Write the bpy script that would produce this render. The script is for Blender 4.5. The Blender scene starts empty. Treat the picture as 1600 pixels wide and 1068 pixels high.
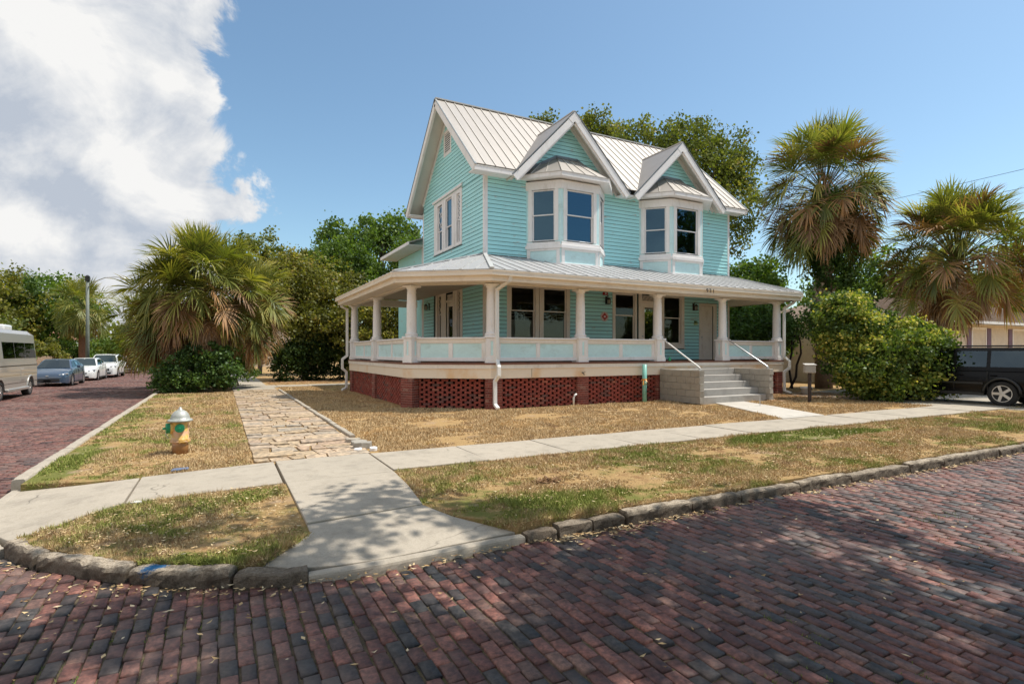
import bpy, math, random
import numpy as np
from mathutils import Vector, Matrix, noise as mnoise
random.seed(7); np.random.seed(7)
PI = math.pi
D2R = math.radians
S = bpy.context.scene
COL = S.collection

# ------------------------------------------------------------------ camera
cam_d = bpy.data.cameras.new('camera')
cam = bpy.data.objects.new('camera', cam_d); COL.objects.link(cam)
cam.location = (0, 0, 1.65)
cam.rotation_euler = (D2R(90), 0, D2R(-27.70))
cam_d.sensor_width = 36.0
cam_d.lens = 36.0 * 866.0 / 1600.0
cam_d.shift_y = 16.0 / 1600.0
cam_d.clip_start = 0.05
cam_d.clip_end = 3000
S.camera = cam
S.render.resolution_x = 1024; S.render.resolution_y = 683

# ------------------------------------------------------------------ view
S.view_settings.view_transform = 'Standard'
S.view_settings.look = 'None'
S.view_settings.gamma = 1
S.view_settings.use_curve_mapping = False
S.view_settings.exposure = 0.46

S.cycles.max_bounces = 10; S.cycles.diffuse_bounces = 6; S.cycles.transparent_max_bounces = 12
# ------------------------------------------------------------------ sun
SUN = Vector((0.50, -0.155, 1.0)).normalized()
sd = bpy.data.lights.new('sun', 'SUN'); sd.energy = 3.7; sd.angle = D2R(0.55); sd.color = (1.0, 0.94, 0.84)
so = bpy.data.objects.new('sun', sd); COL.objects.link(so)
so.rotation_euler = SUN.to_track_quat('Z', 'Y').to_euler()
so.location = (20, -10, 40)

# ------------------------------------------------------------------ world : sky with a cumulus bank over the side street
W = bpy.data.worlds.new('World'); S.world = W; W.use_nodes = True
wt = W.node_tree; wt.nodes.clear()
def N(nt, t, **kw):
    n = nt.nodes.new(t)
    for k, v in kw.items():
        if k == 'ins':
            for a, b in v.items(): n.inputs[a].default_value = b
        else: setattr(n, k, v)
    return n
def L(nt, a, b): nt.links.new(a, b)
def M(nt, op, a, b=None, c=None, clamp=False):
    n = nt.nodes.new('ShaderNodeMath'); n.operation = op; n.use_clamp = clamp
    for i, v in enumerate((a, b, c)):
        if v is None: continue
        if isinstance(v, (int, float)): n.inputs[i].default_value = v
        else: nt.links.new(v, n.inputs[i])
    return n.outputs[0]
def MIX(nt, f, a, b, mode='MIX'):
    n = nt.nodes.new('ShaderNodeMix'); n.data_type = 'RGBA'; n.blend_type = mode
    for s, v in ((n.inputs['Factor'], f), (n.inputs['A'], a), (n.inputs['B'], b)):
        if isinstance(v, (int, float)): s.default_value = v
        elif isinstance(v, tuple): s.default_value = v if len(v) == 4 else (*v, 1)
        else: nt.links.new(v, s)
    return n.outputs['Result']
def SM(nt, x, lo, hi):
    n = nt.nodes.new('ShaderNodeMapRange'); n.interpolation_type = 'SMOOTHSTEP'
    nt.links.new(x, n.inputs[0]); n.inputs[1].default_value = lo; n.inputs[2].default_value = hi
    return n.outputs[0]
def NOISE(nt, vec, scale, detail=4, rough=.5, dist=0.0):
    n = nt.nodes.new('ShaderNodeTexNoise'); n.inputs['Scale'].default_value = scale
    n.inputs['Detail'].default_value = detail; n.inputs['Roughness'].default_value = rough
    n.inputs['Distortion'].default_value = dist
    if vec is not None: nt.links.new(vec, n.inputs['Vector'])
    return n.outputs['Fac']
sky = N(wt, 'ShaderNodeTexSky', sky_type='NISHITA', sun_disc=False)
sky.sun_elevation = math.asin(SUN.z)
sky.sun_rotation = math.atan2(SUN.x, SUN.y)
sky.altitude = 0; sky.air_density = 1.0; sky.dust_density = 0.9; sky.ozone_density = 1.1
tc = N(wt, 'ShaderNodeTexCoord')
nrm = N(wt, 'ShaderNodeVectorMath', operation='NORMALIZE'); L(wt, tc.outputs['Generated'], nrm.inputs[0])
sep = N(wt, 'ShaderNodeSeparateXYZ'); L(wt, nrm.outputs[0], sep.inputs[0])
def voff(v, off, sc=(1, 1, 1)):
    m = N(wt, 'ShaderNodeMapping'); m.inputs['Location'].default_value = off; m.inputs['Scale'].default_value = sc
    L(wt, v, m.inputs[0]); return m.outputs[0]
V0 = voff(nrm.outputs[0], (0.31, 0.2, 0.05), (1, 1, 1.15))
V1 = voff(nrm.outputs[0], (0.31 + .035, 0.2, 0.05 + .06), (1, 1, 1.15))
def cl_fbm(v):
    big = NOISE(wt, v, 3.0, 3, .5, .25)
    med = NOISE(wt, v, 8.0, 10, .62, .45)
    return M(wt, 'ADD', M(wt, 'MULTIPLY', big, .62), M(wt, 'MULTIPLY', med, .38))
c0 = cl_fbm(V0); c1 = cl_fbm(V1)
edge = M(wt, 'ADD', M(wt, 'MULTIPLY', sep.outputs[0], -1.5), M(wt, 'MULTIPLY', M(wt, 'ABSOLUTE', M(wt, 'SUBTRACT', sep.outputs[2], .26)), -.22))
edge = M(wt, 'MINIMUM', edge, .34)
dens = M(wt, 'ADD', M(wt, 'SUBTRACT', c0, .455), edge)
mask = SM(wt, dens, -.005, .04)
front = SM(wt, sep.outputs[2], -.02, .03)
mask = M(wt, 'MULTIPLY', mask, front)
relief = M(wt, 'SUBTRACT', c0, c1)
fine_ = NOISE(wt, V0, 26, 6, .6, .3)
lit = M(wt, 'ADD', M(wt, 'ADD', M(wt, 'MULTIPLY', relief, 6.2), M(wt, 'MULTIPLY', M(wt, 'SUBTRACT', fine_, .5), .55)), .68)
thick = SM(wt, dens, .02, .5)
lit = M(wt, 'SUBTRACT', lit, M(wt, 'MULTIPLY', thick, .12))
band = NOISE(wt, voff(nrm.outputs[0], (1.7, .3, .2), (1, 1, 3.2)), 3.5, 4, .55)
lowb = M(wt, 'MULTIPLY', SM(wt, sep.outputs[2], .42, .05), M(wt, 'MULTIPLY', SM(wt, band, .42, .62), .34))
lit = M(wt, 'SUBTRACT', lit, lowb, clamp=True)
ccol = MIX(wt, lit, (2.45, 2.72, 3.15), (4.5, 4.48, 4.42))
cmul = N(wt, 'ShaderNodeVectorMath', operation='SCALE'); L(wt, ccol, cmul.inputs[0]); cmul.inputs['Scale'].default_value = 1.0
skyc = MIX(wt, 1.0, sky.outputs[0], (.74, .84, .81), 'MULTIPLY')
fin = MIX(wt, mask, skyc, cmul.outputs[0])
bg = N(wt, 'ShaderNodeBackground'); bg.inputs['Strength'].default_value = 0.15
L(wt, fin, bg.inputs['Color'])
wo = N(wt, 'ShaderNodeOutputWorld'); L(wt, bg.outputs[0], wo.inputs['Surface'])

# ------------------------------------------------------------------ materials
def srgb(r, g, b):
    f = lambda c: (c / 255 / 12.92) if c / 255 <= .04045 else ((c / 255 + .055) / 1.055) ** 2.4
    return (f(r), f(g), f(b))
MATS = {}
def newmat(name):
    m = bpy.data.materials.new(name); m.use_nodes = True; m.node_tree.nodes.clear()
    MATS[name] = m; return m, m.node_tree
def C4(c): return (c[0], c[1], c[2], 1)
def principled(nt, col, rough=.6, metal=0, spec=.5, bump=None, bstr=.3, bdist=.02):
    p = N(nt, 'ShaderNodeBsdfPrincipled'); o = N(nt, 'ShaderNodeOutputMaterial')
    if isinstance(col, tuple): p.inputs['Base Color'].default_value = C4(col)
    else: L(nt, col, p.inputs['Base Color'])
    if isinstance(rough, (int, float)): p.inputs['Roughness'].default_value = rough
    else: L(nt, rough, p.inputs['Roughness'])
    p.inputs['Metallic'].default_value = metal
    p.inputs['Specular IOR Level'].default_value = spec
    if bump is not None:
        b = N(nt, 'ShaderNodeBump'); b.inputs['Strength'].default_value = bstr; b.inputs['Distance'].default_value = bdist
        L(nt, bump, b.inputs['Height']); L(nt, b.outputs[0], p.inputs['Normal'])
    L(nt, p.outputs[0], o.inputs[0]); return p
def pos(nt): return N(nt, 'ShaderNodeNewGeometry').outputs['Position']
def mapv(nt, v, sc=(1, 1, 1), loc=(0, 0, 0)):
    m = N(nt, 'ShaderNodeMapping'); m.inputs['Scale'].default_value = sc; m.inputs['Location'].default_value = loc
    L(nt, v, m.inputs[0]); return m.outputs[0]
def scale3(c, k): return tuple(min(1, x * k) for x in c)
def surf(name, c, rough=.6, var=.18, nscale=3, dirt=None, dirt_amt=.4, streak=(1, 1, 1), bump=.15, bscale=60, bd=.004, metal=0, spec=.5, world=True):
    """plain painted / mineral surface: two scales of tone variation, optional dirt, fine bump"""
    m, nt = newmat(name)
    P = pos(nt) if world else N(nt, 'ShaderNodeTexCoord').outputs['Object']
    n1 = NOISE(nt, mapv(nt, P, streak), nscale, 6, .6)
    n2 = NOISE(nt, P, nscale * 9, 4, .6)
    f = M(nt, 'ADD', M(nt, 'MULTIPLY', n1, .65), M(nt, 'MULTIPLY', n2, .35))
    f = SM(nt, f, .3, .7)
    col = MIX(nt, f, scale3(c, 1 - var), scale3(c, 1 + var))
    if dirt:
        d = NOISE(nt, mapv(nt, P, streak, (5, 3, 1)), nscale * 1.7, 7, .65)
        col = MIX(nt, M(nt, 'MULTIPLY', SM(nt, d, .52, .72), dirt_amt), col, dirt)
    b = NOISE(nt, P, bscale, 3, .6)
    principled(nt, col, rough, metal, spec, b, bump, bd)
    return m
AQ = (.455, .87, .90)
m_aqua = None
def mat_siding():
    m, nt = newmat('siding_aqua')
    P = pos(nt); oi = N(nt, 'ShaderNodeObjectInfo')
    n1 = NOISE(nt, mapv(nt, P, (.5, .5, 2)), 1.6, 6, .6)
    c = MIX(nt, n1, scale3(AQ, .84), scale3(AQ, 1.12))
    c = MIX(nt, M(nt, 'MULTIPLY', oi.outputs['Random'], .22), c, (.40, .78, .80))
    w = NOISE(nt, mapv(nt, P, (1.3, 1.3, 9)), 1.5, 7, .7)
    c = MIX(nt, SM(nt, w, .635, .65), c, (.50, .47, .42))
    w2 = NOISE(nt, mapv(nt, P, (1, 1, 7), (4, 1, 2)), 3.1, 6, .7)
    c = MIX(nt, M(nt, 'MULTIPLY', SM(nt, w2, .55, .8), .4), c, (.22, .36, .34))
    b = NOISE(nt, mapv(nt, P, (3, 3, 40)), 8, 3, .6)
    principled(nt, c, .5, 0, .4, b, .2, .004)
    return m
m_siding = mat_siding()
m_back = surf('lap_shade_backing', (.045, .07, .065), .8)  # backing darkened in colour so the gaps between boards read as shadow lines
m_panel = surf('panel_aqua', (.62, .86, .88), .5, .06, 1.2, (.34, .45, .40), .35, (1, 1, 2), .08)
m_white = surf('trim_white', (.86, .84, .83), .5, .06, 2.0, (.5, .44, .36), .35, (1, 1, .4), .1)
m_trimw = surf('porch_cream', (.84, .77, .68), .55, .06, 2.0, (.5, .4, .3), .35, (1, 1, .5), .1)
def mat_fascia():
    m, nt = newmat('fascia_stained'); P = pos(nt)
    n = NOISE(nt, mapv(nt, P, (1, 1, .6)), 1.1, 6, .55); n2 = NOISE(nt, P, 12, 4, .6)
    c = MIX(nt, n2, (.88, .74, .57), (.92, .80, .65))
    c = MIX(nt, M(nt, 'MULTIPLY', SM(nt, n, .50, .68), .7), c, (.80, .48, .20))
    principled(nt, c, .5, 0, .4, n2, .1, .003); return m
m_fascia = mat_fascia()
def mat_roof(name, base, rust):
    m, nt = newmat(name); P = pos(nt); oi = N(nt, 'ShaderNodeObjectInfo')
    n = NOISE(nt, mapv(nt, P, (2.5, .5, .5)), 1.5, 7, .6); n2 = NOISE(nt, P, 14, 5, .65)
    c = MIX(nt, n, scale3(base, .82), scale3(base, 1.12))
    c = MIX(nt, M(nt, 'MULTIPLY', SM(nt, n2, .5, .75), .35), c, rust)
    c = MIX(nt, M(nt, 'MULTIPLY', oi.outputs['Random'], .22), c, (.36, .35, .34))
    principled(nt, c, .48, .25, .5, n2, .12, .004); return m
m_roof = mat_roof('roof_metal', (.36, .33, .30), (.26, .225, .19))
m_proof = mat_roof('porch_roof_metal', (.44, .44, .45), (.32, .31, .29))
m_seam = surf('roof_seam', (.50, .47, .43), .5, .12, 4, metal=.25)
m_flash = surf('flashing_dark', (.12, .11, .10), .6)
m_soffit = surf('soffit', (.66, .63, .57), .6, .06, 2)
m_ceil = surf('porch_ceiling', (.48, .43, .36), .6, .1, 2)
m_gutter = surf('gutter', (.85, .76, .64), .4, .05, 1.5, (.55, .42, .28), .3)
m_pipew = surf('downspout_white', (.82, .81, .78), .4, .04, 2, (.5, .48, .42), .3)
m_deck = surf('deck_boards', (.20, .08, .05), .6, .2, 3)
m_dark = surf('dark_void', (.012, .011, .010), .9, .1, 2)
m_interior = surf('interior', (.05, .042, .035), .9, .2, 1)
m_blind = surf('blinds', (.42, .43, .38), .6, .05, 2)
m_black = surf('black_metal', (.012, .012, .012), .35, .1, 5)
m_galv = surf('galvanised', (.55, .56, .57), .35, .08, 5, metal=.8)
m_red = surf('red_paint', (.42, .03, .03), .4, .1, 5)
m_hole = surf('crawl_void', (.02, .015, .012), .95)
def mat_glass(name, refl, tint, see=.5, rough=.02):
    m, nt = newmat(name)
    o = N(nt, 'ShaderNodeOutputMaterial')
    g = N(nt, 'ShaderNodeBsdfGlossy'); g.inputs['Color'].default_value = C4(refl); g.inputs['Roughness'].default_value = rough
    t = N(nt, 'ShaderNodeBsdfTransparent'); t.inputs['Color'].default_value = C4(tint)
    fr = N(nt, 'ShaderNodeFresnel'); fr.inputs[0].default_value = 1.6
    b = N(nt, 'ShaderNodeBump'); b.inputs['Strength'].default_value = .06; b.inputs['Distance'].default_value = .02
    L(nt, NOISE(nt, pos(nt), 2.2, 2, .5), b.inputs['Height']); L(nt, b.outputs[0], g.inputs['Normal'])
    x = N(nt, 'ShaderNodeMixShader'); f = M(nt, 'ADD', fr.outputs[0], 1 - see, clamp=True)
    L(nt, f, x.inputs[0]); L(nt, t.outputs[0], x.inputs[1]); L(nt, g.outputs[0], x.inputs[2]); L(nt, x.outputs[0], o.inputs[0])
    return m
m_glass = mat_glass('window_glass', (.24, .25, .24), (.8, .85, .82), .90)
m_glassup = mat_glass('window_glass_sky', (.13, .24, .33), (.5, .6, .65), .66)
m_carglass = mat_glass('car_glass', (.45, .56, .62), (.12, .16, .15), .88)
# bricks
def mat_brick(name, stops, use_attr, rough=.75, mortar=None, bump=.5, gscale=30, dusty=None):
    m, nt = newmat(name); P = pos(nt)
    if use_attr: r = N(nt, 'ShaderNodeAttribute', attribute_name='tone').outputs['Fac']
    else: r = N(nt, 'ShaderNodeObjectInfo').outputs['Random']
    cr = N(nt, 'ShaderNodeValToRGB'); L(nt, r, cr.inputs[0])
    el = cr.color_ramp.elements
    el[0].position = 0; el[0].color = C4(stops[0][1]); el[1].position = stops[-1][0]; el[1].color = C4(stops[-1][1])
    for p_, c_ in stops[1:-1]: e = el.new(p_); e.color = C4(c_)
    n = NOISE(nt, P, gscale, 6, .7); n2 = NOISE(nt, P, 5, 4, .6)
    c = MIX(nt, SM(nt, n, .3, .75), scale3((.42, .42, .44), 1), (1.5, 1.42, 1.32))
    c = MIX(nt, 1.0, cr.outputs[0], c, 'MULTIPLY')
    if dusty:
        n3 = NOISE(nt, P, .45, 4, .6); c = MIX(nt, M(nt, 'MULTIPLY', SM(nt, n3, .45, .65), .30), c, (.22, .175, .155)); n4 = NOISE(nt, P, 1.3, 5, .6); c = MIX(nt, M(nt, 'MULTIPLY', SM(nt, n4, .5, .7), .35), c, (.05, .035, .035))
        c = MIX(nt, M(nt, 'MULTIPLY', SM(nt, n2, .45, .75), .35), c, dusty)
    principled(nt, c, rough, 0, .45, n, bump, .004); return m
ROAD = [(0, (.065, .028, .026)), (.15, (.17, .068, .055)), (.34, (.25, .112, .088)), (.47, (.095, .043, .040)), (.62, (.215, .122, .096)), (.70, (.065, .045, .043)), (.80, (.040, .036, .038)), (.90, (.029, .033, .038)), (1, (.085, .073, .067))]
m_road_o = mat_brick('paving_brick', ROAD, False, .62, dusty=(.18, .12, .10))
m_road_a = mat_brick('paving_brick_far', ROAD, True, .62, dusty=(.19, .125, .105))
FND = [(0, (.26, .055, .038)), (.4, (.38, .085, .058)), (.75, (.31, .078, .056)), (.9, (.18, .09, .075)), (1, (.44, .15, .10))]
m_fb_o = mat_brick('foundation_brick', FND, False, .8)
m_fb_a = mat_brick('foundation_brick_joined', FND, True, .8)
PIER = [(0, (.24, .055, .038)), (.5, (.33, .10, .075)), (.8, (.19, .05, .04)), (1, (.42, .22, .17))]
m_pier = mat_brick('pier_brick', PIER, True, .85)
m_mortar = surf('mortar', (.46, .36, .29), .9, .2, 8)
m_sand = surf('road_sand', (.115, .088, .055), .95, .5, 9, (.10, .12, .03), .8, bump=.6, bscale=90, bd=.01)
FLAG = [(0, (.38, .29, .19)), (.35, (.47, .37, .25)), (.6, (.50, .39, .28)), (.8, (.35, .31, .25)), (1, (.45, .32, .22))]
m_flag = mat_brick('flagstone_tan', FLAG, False, .8, gscale=9, bump=.4)
def mat_conc(name, c, dirtc=(.24, .20, .15), da=.6):
    m, nt = newmat(name); P = pos(nt); oi = N(nt, 'ShaderNodeObjectInfo')
    a = NOISE(nt, P, .9, 7, .62); b = NOISE(nt, P, 5, 8, .75); s = NOISE(nt, P, 55, 5, .8)
    col = MIX(nt, a, scale3(c, .82), scale3(c, 1.1))
    col = MIX(nt, M(nt, 'MULTIPLY', SM(nt, b, .48, .78), da), col, dirtc)
    col = MIX(nt, M(nt, 'MULTIPLY', SM(nt, s, .42, .68), .42), col, scale3(c, .5)); w_ = NOISE(nt, P, 2.1, 9, .7); col = MIX(nt, M(nt, 'MULTIPLY', SM(nt, w_, .48, .68), .52), col, scale3(c, .50))
    vo = N(nt, 'ShaderNodeTexVoronoi'); vo.feature = 'DISTANCE_TO_EDGE'; vo.inputs['Scale'].default_value = .55; wp = N(nt, 'ShaderNodeVectorMath', operation='MULTIPLY_ADD'); L(nt, N(nt, 'ShaderNodeTexNoise').outputs['Color'], wp.inputs[0]); wp.inputs[1].default_value = (.25, .25, .25); L(nt, P, wp.inputs[2]); L(nt, wp.outputs[0], vo.inputs['Vector'])
    col = MIX(nt, M(nt, 'MULTIPLY', M(nt, 'MULTIPLY', SM(nt, vo.outputs['Distance'], .006, .001), SM(nt, a, .5, .6)), .7), col, scale3(c, .25))
    col = MIX(nt, M(nt, 'MULTIPLY', oi.outputs['Random'], .16), col, (.3, .27, .22))
    h = M(nt, 'ADD', s, M(nt, 'MULTIPLY', b, .5))
    principled(nt, col, .85, 0, .3, h, .35, .006); return m
m_conc = mat_conc('sidewalk_concrete', (.455, .40, .325))
m_conc2 = mat_conc('walk_concrete_new', (.58, .54, .48), (.4, .36, .3), .25)
m_conc3 = mat_conc('step_concrete', (.44, .42, .39), (.25, .23, .2), .4)
m_block = mat_conc('block_concrete', (.40, .37, .32), (.24, .21, .17), .45)
def mat_kerb(name, blue=False):
    m, nt = newmat(name); P = pos(nt)
    b = NOISE(nt, P, 7, 7, .75); s = NOISE(nt, P, 60, 5, .75); g = N(nt, 'ShaderNodeNewGeometry'); sp = N(nt, 'ShaderNodeSeparateXYZ'); L(nt, P, sp.inputs[0])
    col = MIX(nt, SM(nt, s, .3, .7), (.26, .205, .15), (.62, .53, .41))
    col = MIX(nt, M(nt, 'MULTIPLY', SM(nt, b, .44, .62), .8), col, (.10, .08, .06))
    z_noisy = M(nt, 'ADD', sp.outputs[2], M(nt, 'MULTIPLY', M(nt, 'SUBTRACT', b, .5), .12)); col = MIX(nt, M(nt, 'MULTIPLY', SM(nt, z_noisy, -.02, -.10), .75), col, (.06, .042, .03))  # stone colour goes darker towards the bottom, boundary broken by noise
    if blue:
        d = N(nt, 'ShaderNodeVectorMath', operation='DISTANCE'); L(nt, mapv(nt, P, (.8, 1.25, .6)), d.inputs[0]); d.inputs[1].default_value = (-.46 * .8, 5.16 * 1.25, -.02 * .6)
        f = M(nt, 'ADD', d.outputs['Value'], M(nt, 'MULTIPLY', M(nt, 'SUBTRACT', s, .5), .16)); col = MIX(nt, SM(nt, f, .095, .05), col, (.02, .12, .27))
    principled(nt, col, .9, 0, .25, M(nt, 'ADD', s, b), .9, .012); return m
m_kerb = mat_kerb('granite_kerb')
m_kerbb = mat_kerb('granite_kerb_paint_mark', True)
# grass
def grass_fac(nt, P):
    big = NOISE(nt, P, .55, 5, .6); med = NOISE(nt, P, 3.1, 5, .65)
    f = M(nt, 'ADD', M(nt, 'MULTIPLY', big, .5), M(nt, 'MULTIPLY', med, .5))
    sp = N(nt, 'ShaderNodeSeparateXYZ'); L(nt, P, sp.inputs[0])
    # greener verge and street strip, dormant front lawn (real patches of the turf)
    verge = M(nt, 'MULTIPLY', SM(nt, sp.outputs[1], 8.3, 7.6), .05)
    strip = M(nt, 'MULTIPLY', SM(nt, sp.outputs[0], .3, -.9), .045)
    f = M(nt, 'ADD', f, M(nt, 'ADD', verge, strip))
    lawn = M(nt, 'MULTIPLY', SM(nt, sp.outputs[0], 1.5, 2.5), SM(nt, sp.outputs[1], 8.6, 9.2))
    f = M(nt, 'SUBTRACT', f, M(nt, 'MULTIPLY', lawn, .06))
    for (cx, cy, rx, ry, a) in ((10.2, 7.1, 2.0, .55, .30), (12.1, 6.9, 1.0, .3, .2), (-2.1, 10.5, .35, 2.4, .14), (-2.0, 15.0, .5, 6, .07), (.25, 12, .3, 6, .05), (3.6, 5.2, 1.6, .5, .10), (5.3, 6.6, 1.6, .7, .07), (-.2, 5.15, .7, .3, .11), (.5, 7.2, .5, .3, .08)):
        dx = M(nt, 'DIVIDE', M(nt, 'SUBTRACT', sp.outputs[0], cx), rx); dy = M(nt, 'DIVIDE', M(nt, 'SUBTRACT', sp.outputs[1], cy), ry)
        d = M(nt, 'ADD', M(nt, 'MULTIPLY', dx, dx), M(nt, 'MULTIPLY', dy, dy))
        f = M(nt, 'ADD', f, M(nt, 'MULTIPLY', SM(nt, d, 1.3, .0), a))
    return f
def mat_ground():
    m, nt = newmat('lawn_soil'); P = pos(nt)
    f = grass_fac(nt, P); fine = NOISE(nt, P, 45, 6, .75); d = NOISE(nt, P, 1.7, 5, .6)
    straw = MIX(nt, fine, (.22, .135, .06), (.56, .38, .18)); cl2 = NOISE(nt, P, 2.3, 7, .7); straw = MIX(nt, M(nt, 'MULTIPLY', SM(nt, cl2, .52, .66), .65), straw, (.20, .10, .05))
    grn = MIX(nt, fine, (.09, .10, .025), (.24, .24, .07))
    c = MIX(nt, SM(nt, f, .53, .68), straw, grn)
    c = MIX(nt, M(nt, 'MULTIPLY', SM(nt, d, .56, .66), .6), c, (.36, .26, .19))
    principled(nt, c, .95, 0, .1, fine, .9, .02); return m
m_ground = mat_ground()
def mat_blade():
    m, nt = newmat('grass_blades'); P = pos(nt); t = N(nt, 'ShaderNodeAttribute', attribute_name='tone').outputs['Fac']
    f = M(nt, 'ADD', grass_fac(nt, P), M(nt, 'MULTIPLY', M(nt, 'SUBTRACT', t, .5), .10))
    straw = MIX(nt, t, (.36, .25, .13), (.74, .56, .32)); cl2 = NOISE(nt, P, 2.3, 7, .7); straw = MIX(nt, M(nt, 'MULTIPLY', SM(nt, cl2, .52, .66), .65), straw, (.26, .15, .085)); cl3 = NOISE(nt, P, 1.1, 4, .6); straw = MIX(nt, M(nt, 'MULTIPLY', SM(nt, cl3, .52, .64), .4), straw, (.74, .50, .23))
    grn = MIX(nt, t, (.14, .18, .035), (.34, .36, .09))
    c = MIX(nt, SM(nt, f, .53, .66), straw, grn)
    p = principled(nt, c, .7, 0, .2); return m
m_blade = mat_blade()
m_litter = None
def mat_tone(name, stops, rough=.7, transl=0.0, spec=.3, scalevar=None, gloss=.06):
    m, nt = newmat(name); P = pos(nt)
    t = N(nt, 'ShaderNodeAttribute', attribute_name='tone').outputs['Fac']
    cr = N(nt, 'ShaderNodeValToRGB'); L(nt, t, cr.inputs[0]); el = cr.color_ramp.elements
    el[0].position = 0; el[0].color = C4(stops[0][1]); el[1].position = stops[-1][0]; el[1].color = C4(stops[-1][1])
    for p_, c_ in stops[1:-1]: e = el.new(p_); e.color = C4(c_)
    o = N(nt, 'ShaderNodeOutputMaterial')
    if transl:
        a = N(nt, 'ShaderNodeBsdfDiffuse'); L(nt, cr.outputs[0], a.inputs[0])
        b = N(nt, 'ShaderNodeBsdfTranslucent'); bc = MIX(nt, 1.0, cr.outputs[0], (1.5, 1.6, .6), 'MULTIPLY'); L(nt, bc, b.inputs[0])
        g = N(nt, 'ShaderNodeBsdfGlossy'); g.inputs['Roughness'].default_value = .5; g.inputs['Color'].default_value = (.7, .75, .75, 1)
        x = N(nt, 'ShaderNodeMixShader'); x.inputs[0].default_value = transl; L(nt, a.outputs[0], x.inputs[1]); L(nt, b.outputs[0], x.inputs[2])
        y = N(nt, 'ShaderNodeMixShader'); y.inputs[0].default_value = gloss; L(nt, x.outputs[0], y.inputs[1]); L(nt, g.outputs[0], y.inputs[2])
        L(nt, y.outputs[0], o.inputs[0])
    else:
        p = N(nt, 'ShaderNodeBsdfPrincipled'); L(nt, cr.outputs[0], p.inputs['Base Color']); p.inputs['Roughness'].default_value = rough
        p.inputs['Specular IOR Level'].default_value = spec; L(nt, p.outputs[0], o.inputs[0])
    return m
m_oak = mat_tone('leaves_oak', [(0, (0.062, 0.081, 0.018)), (.5, (0.144, 0.169, 0.033)), (.85, (0.250, 0.250, 0.056)), (1, (0.350, 0.263, 0.100))], transl=.35, gloss=.03)
m_dense = mat_tone('leaves_green', [(0, (0.050, 0.094, 0.018)), (.5, (0.112, 0.181, 0.033)), (.9, (0.213, 0.288, 0.062)), (1, (0.263, 0.312, 0.088))], transl=.35, gloss=.03)
m_olive = mat_tone('leaves_olive', [(0, (0.078, 0.086, 0.018)), (.5, (0.195, 0.195, 0.036)), (.85, (0.325, 0.286, 0.065)), (1, (0.416, 0.260, 0.104))], transl=.35, gloss=.03)
m_varieg = mat_tone('leaves_variegated', [(0, (0.046, 0.081, 0.016)), (.40, (0.127, 0.190, 0.030)), (.65, (0.276, 0.322, 0.057)), (.8, (0.575, 0.517, 0.115)), (1, (0.759, 0.644, 0.184))], transl=.3, gloss=.035)
m_shrub = mat_tone('leaves_shrub', [(0, (.030, .060, .014)), (.5, (.07, .13, .024)), (1, (.15, .24, .06))], transl=.3, gloss=.035)
m_palm = mat_tone('palm_green', [(0, (.065, .085, .018)), (.4, (.165, .185, .036)), (.7, (.34, .31, .07)), (.85, (.52, .42, .12)), (1, (.60, .42, .17))], transl=.3, gloss=.04)
m_dead = mat_tone('palm_dead', [(0, (.15, .080, .04)), (.5, (.34, .21, .12)), (.8, (.50, .26, .10)), (1, (.60, .47, .34))], transl=.15, gloss=.02)
m_litter = mat_tone('leaf_litter', [(0, (.16, .08, .03)), (.4, (.42, .27, .12)), (.8, (.62, .46, .25)), (1, (.70, .58, .38))])
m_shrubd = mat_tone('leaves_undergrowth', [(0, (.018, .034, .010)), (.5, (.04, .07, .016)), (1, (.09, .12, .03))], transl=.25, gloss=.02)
m_weed = mat_tone('weeds', [(0, (.07, .13, .02)), (1, (.22, .27, .06))])
def mat_bark(name, c, sc=(1, 1, .35)):
    m, nt = newmat(name); P = pos(nt); n = NOISE(nt, mapv(nt, P, sc), 9, 7, .7, .6)
    principled(nt, MIX(nt, n, scale3(c, .45), scale3(c, 1.5)), .9, 0, .2, n, .9, .03); return m
m_bark = mat_bark('bark', (.13, .10, .075))
m_pbark = mat_bark('palm_bark', (.24, .165, .11), (.6, .6, 2.5))
m_boot = mat_bark('palm_boots', (.52, .40, .28))
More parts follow.
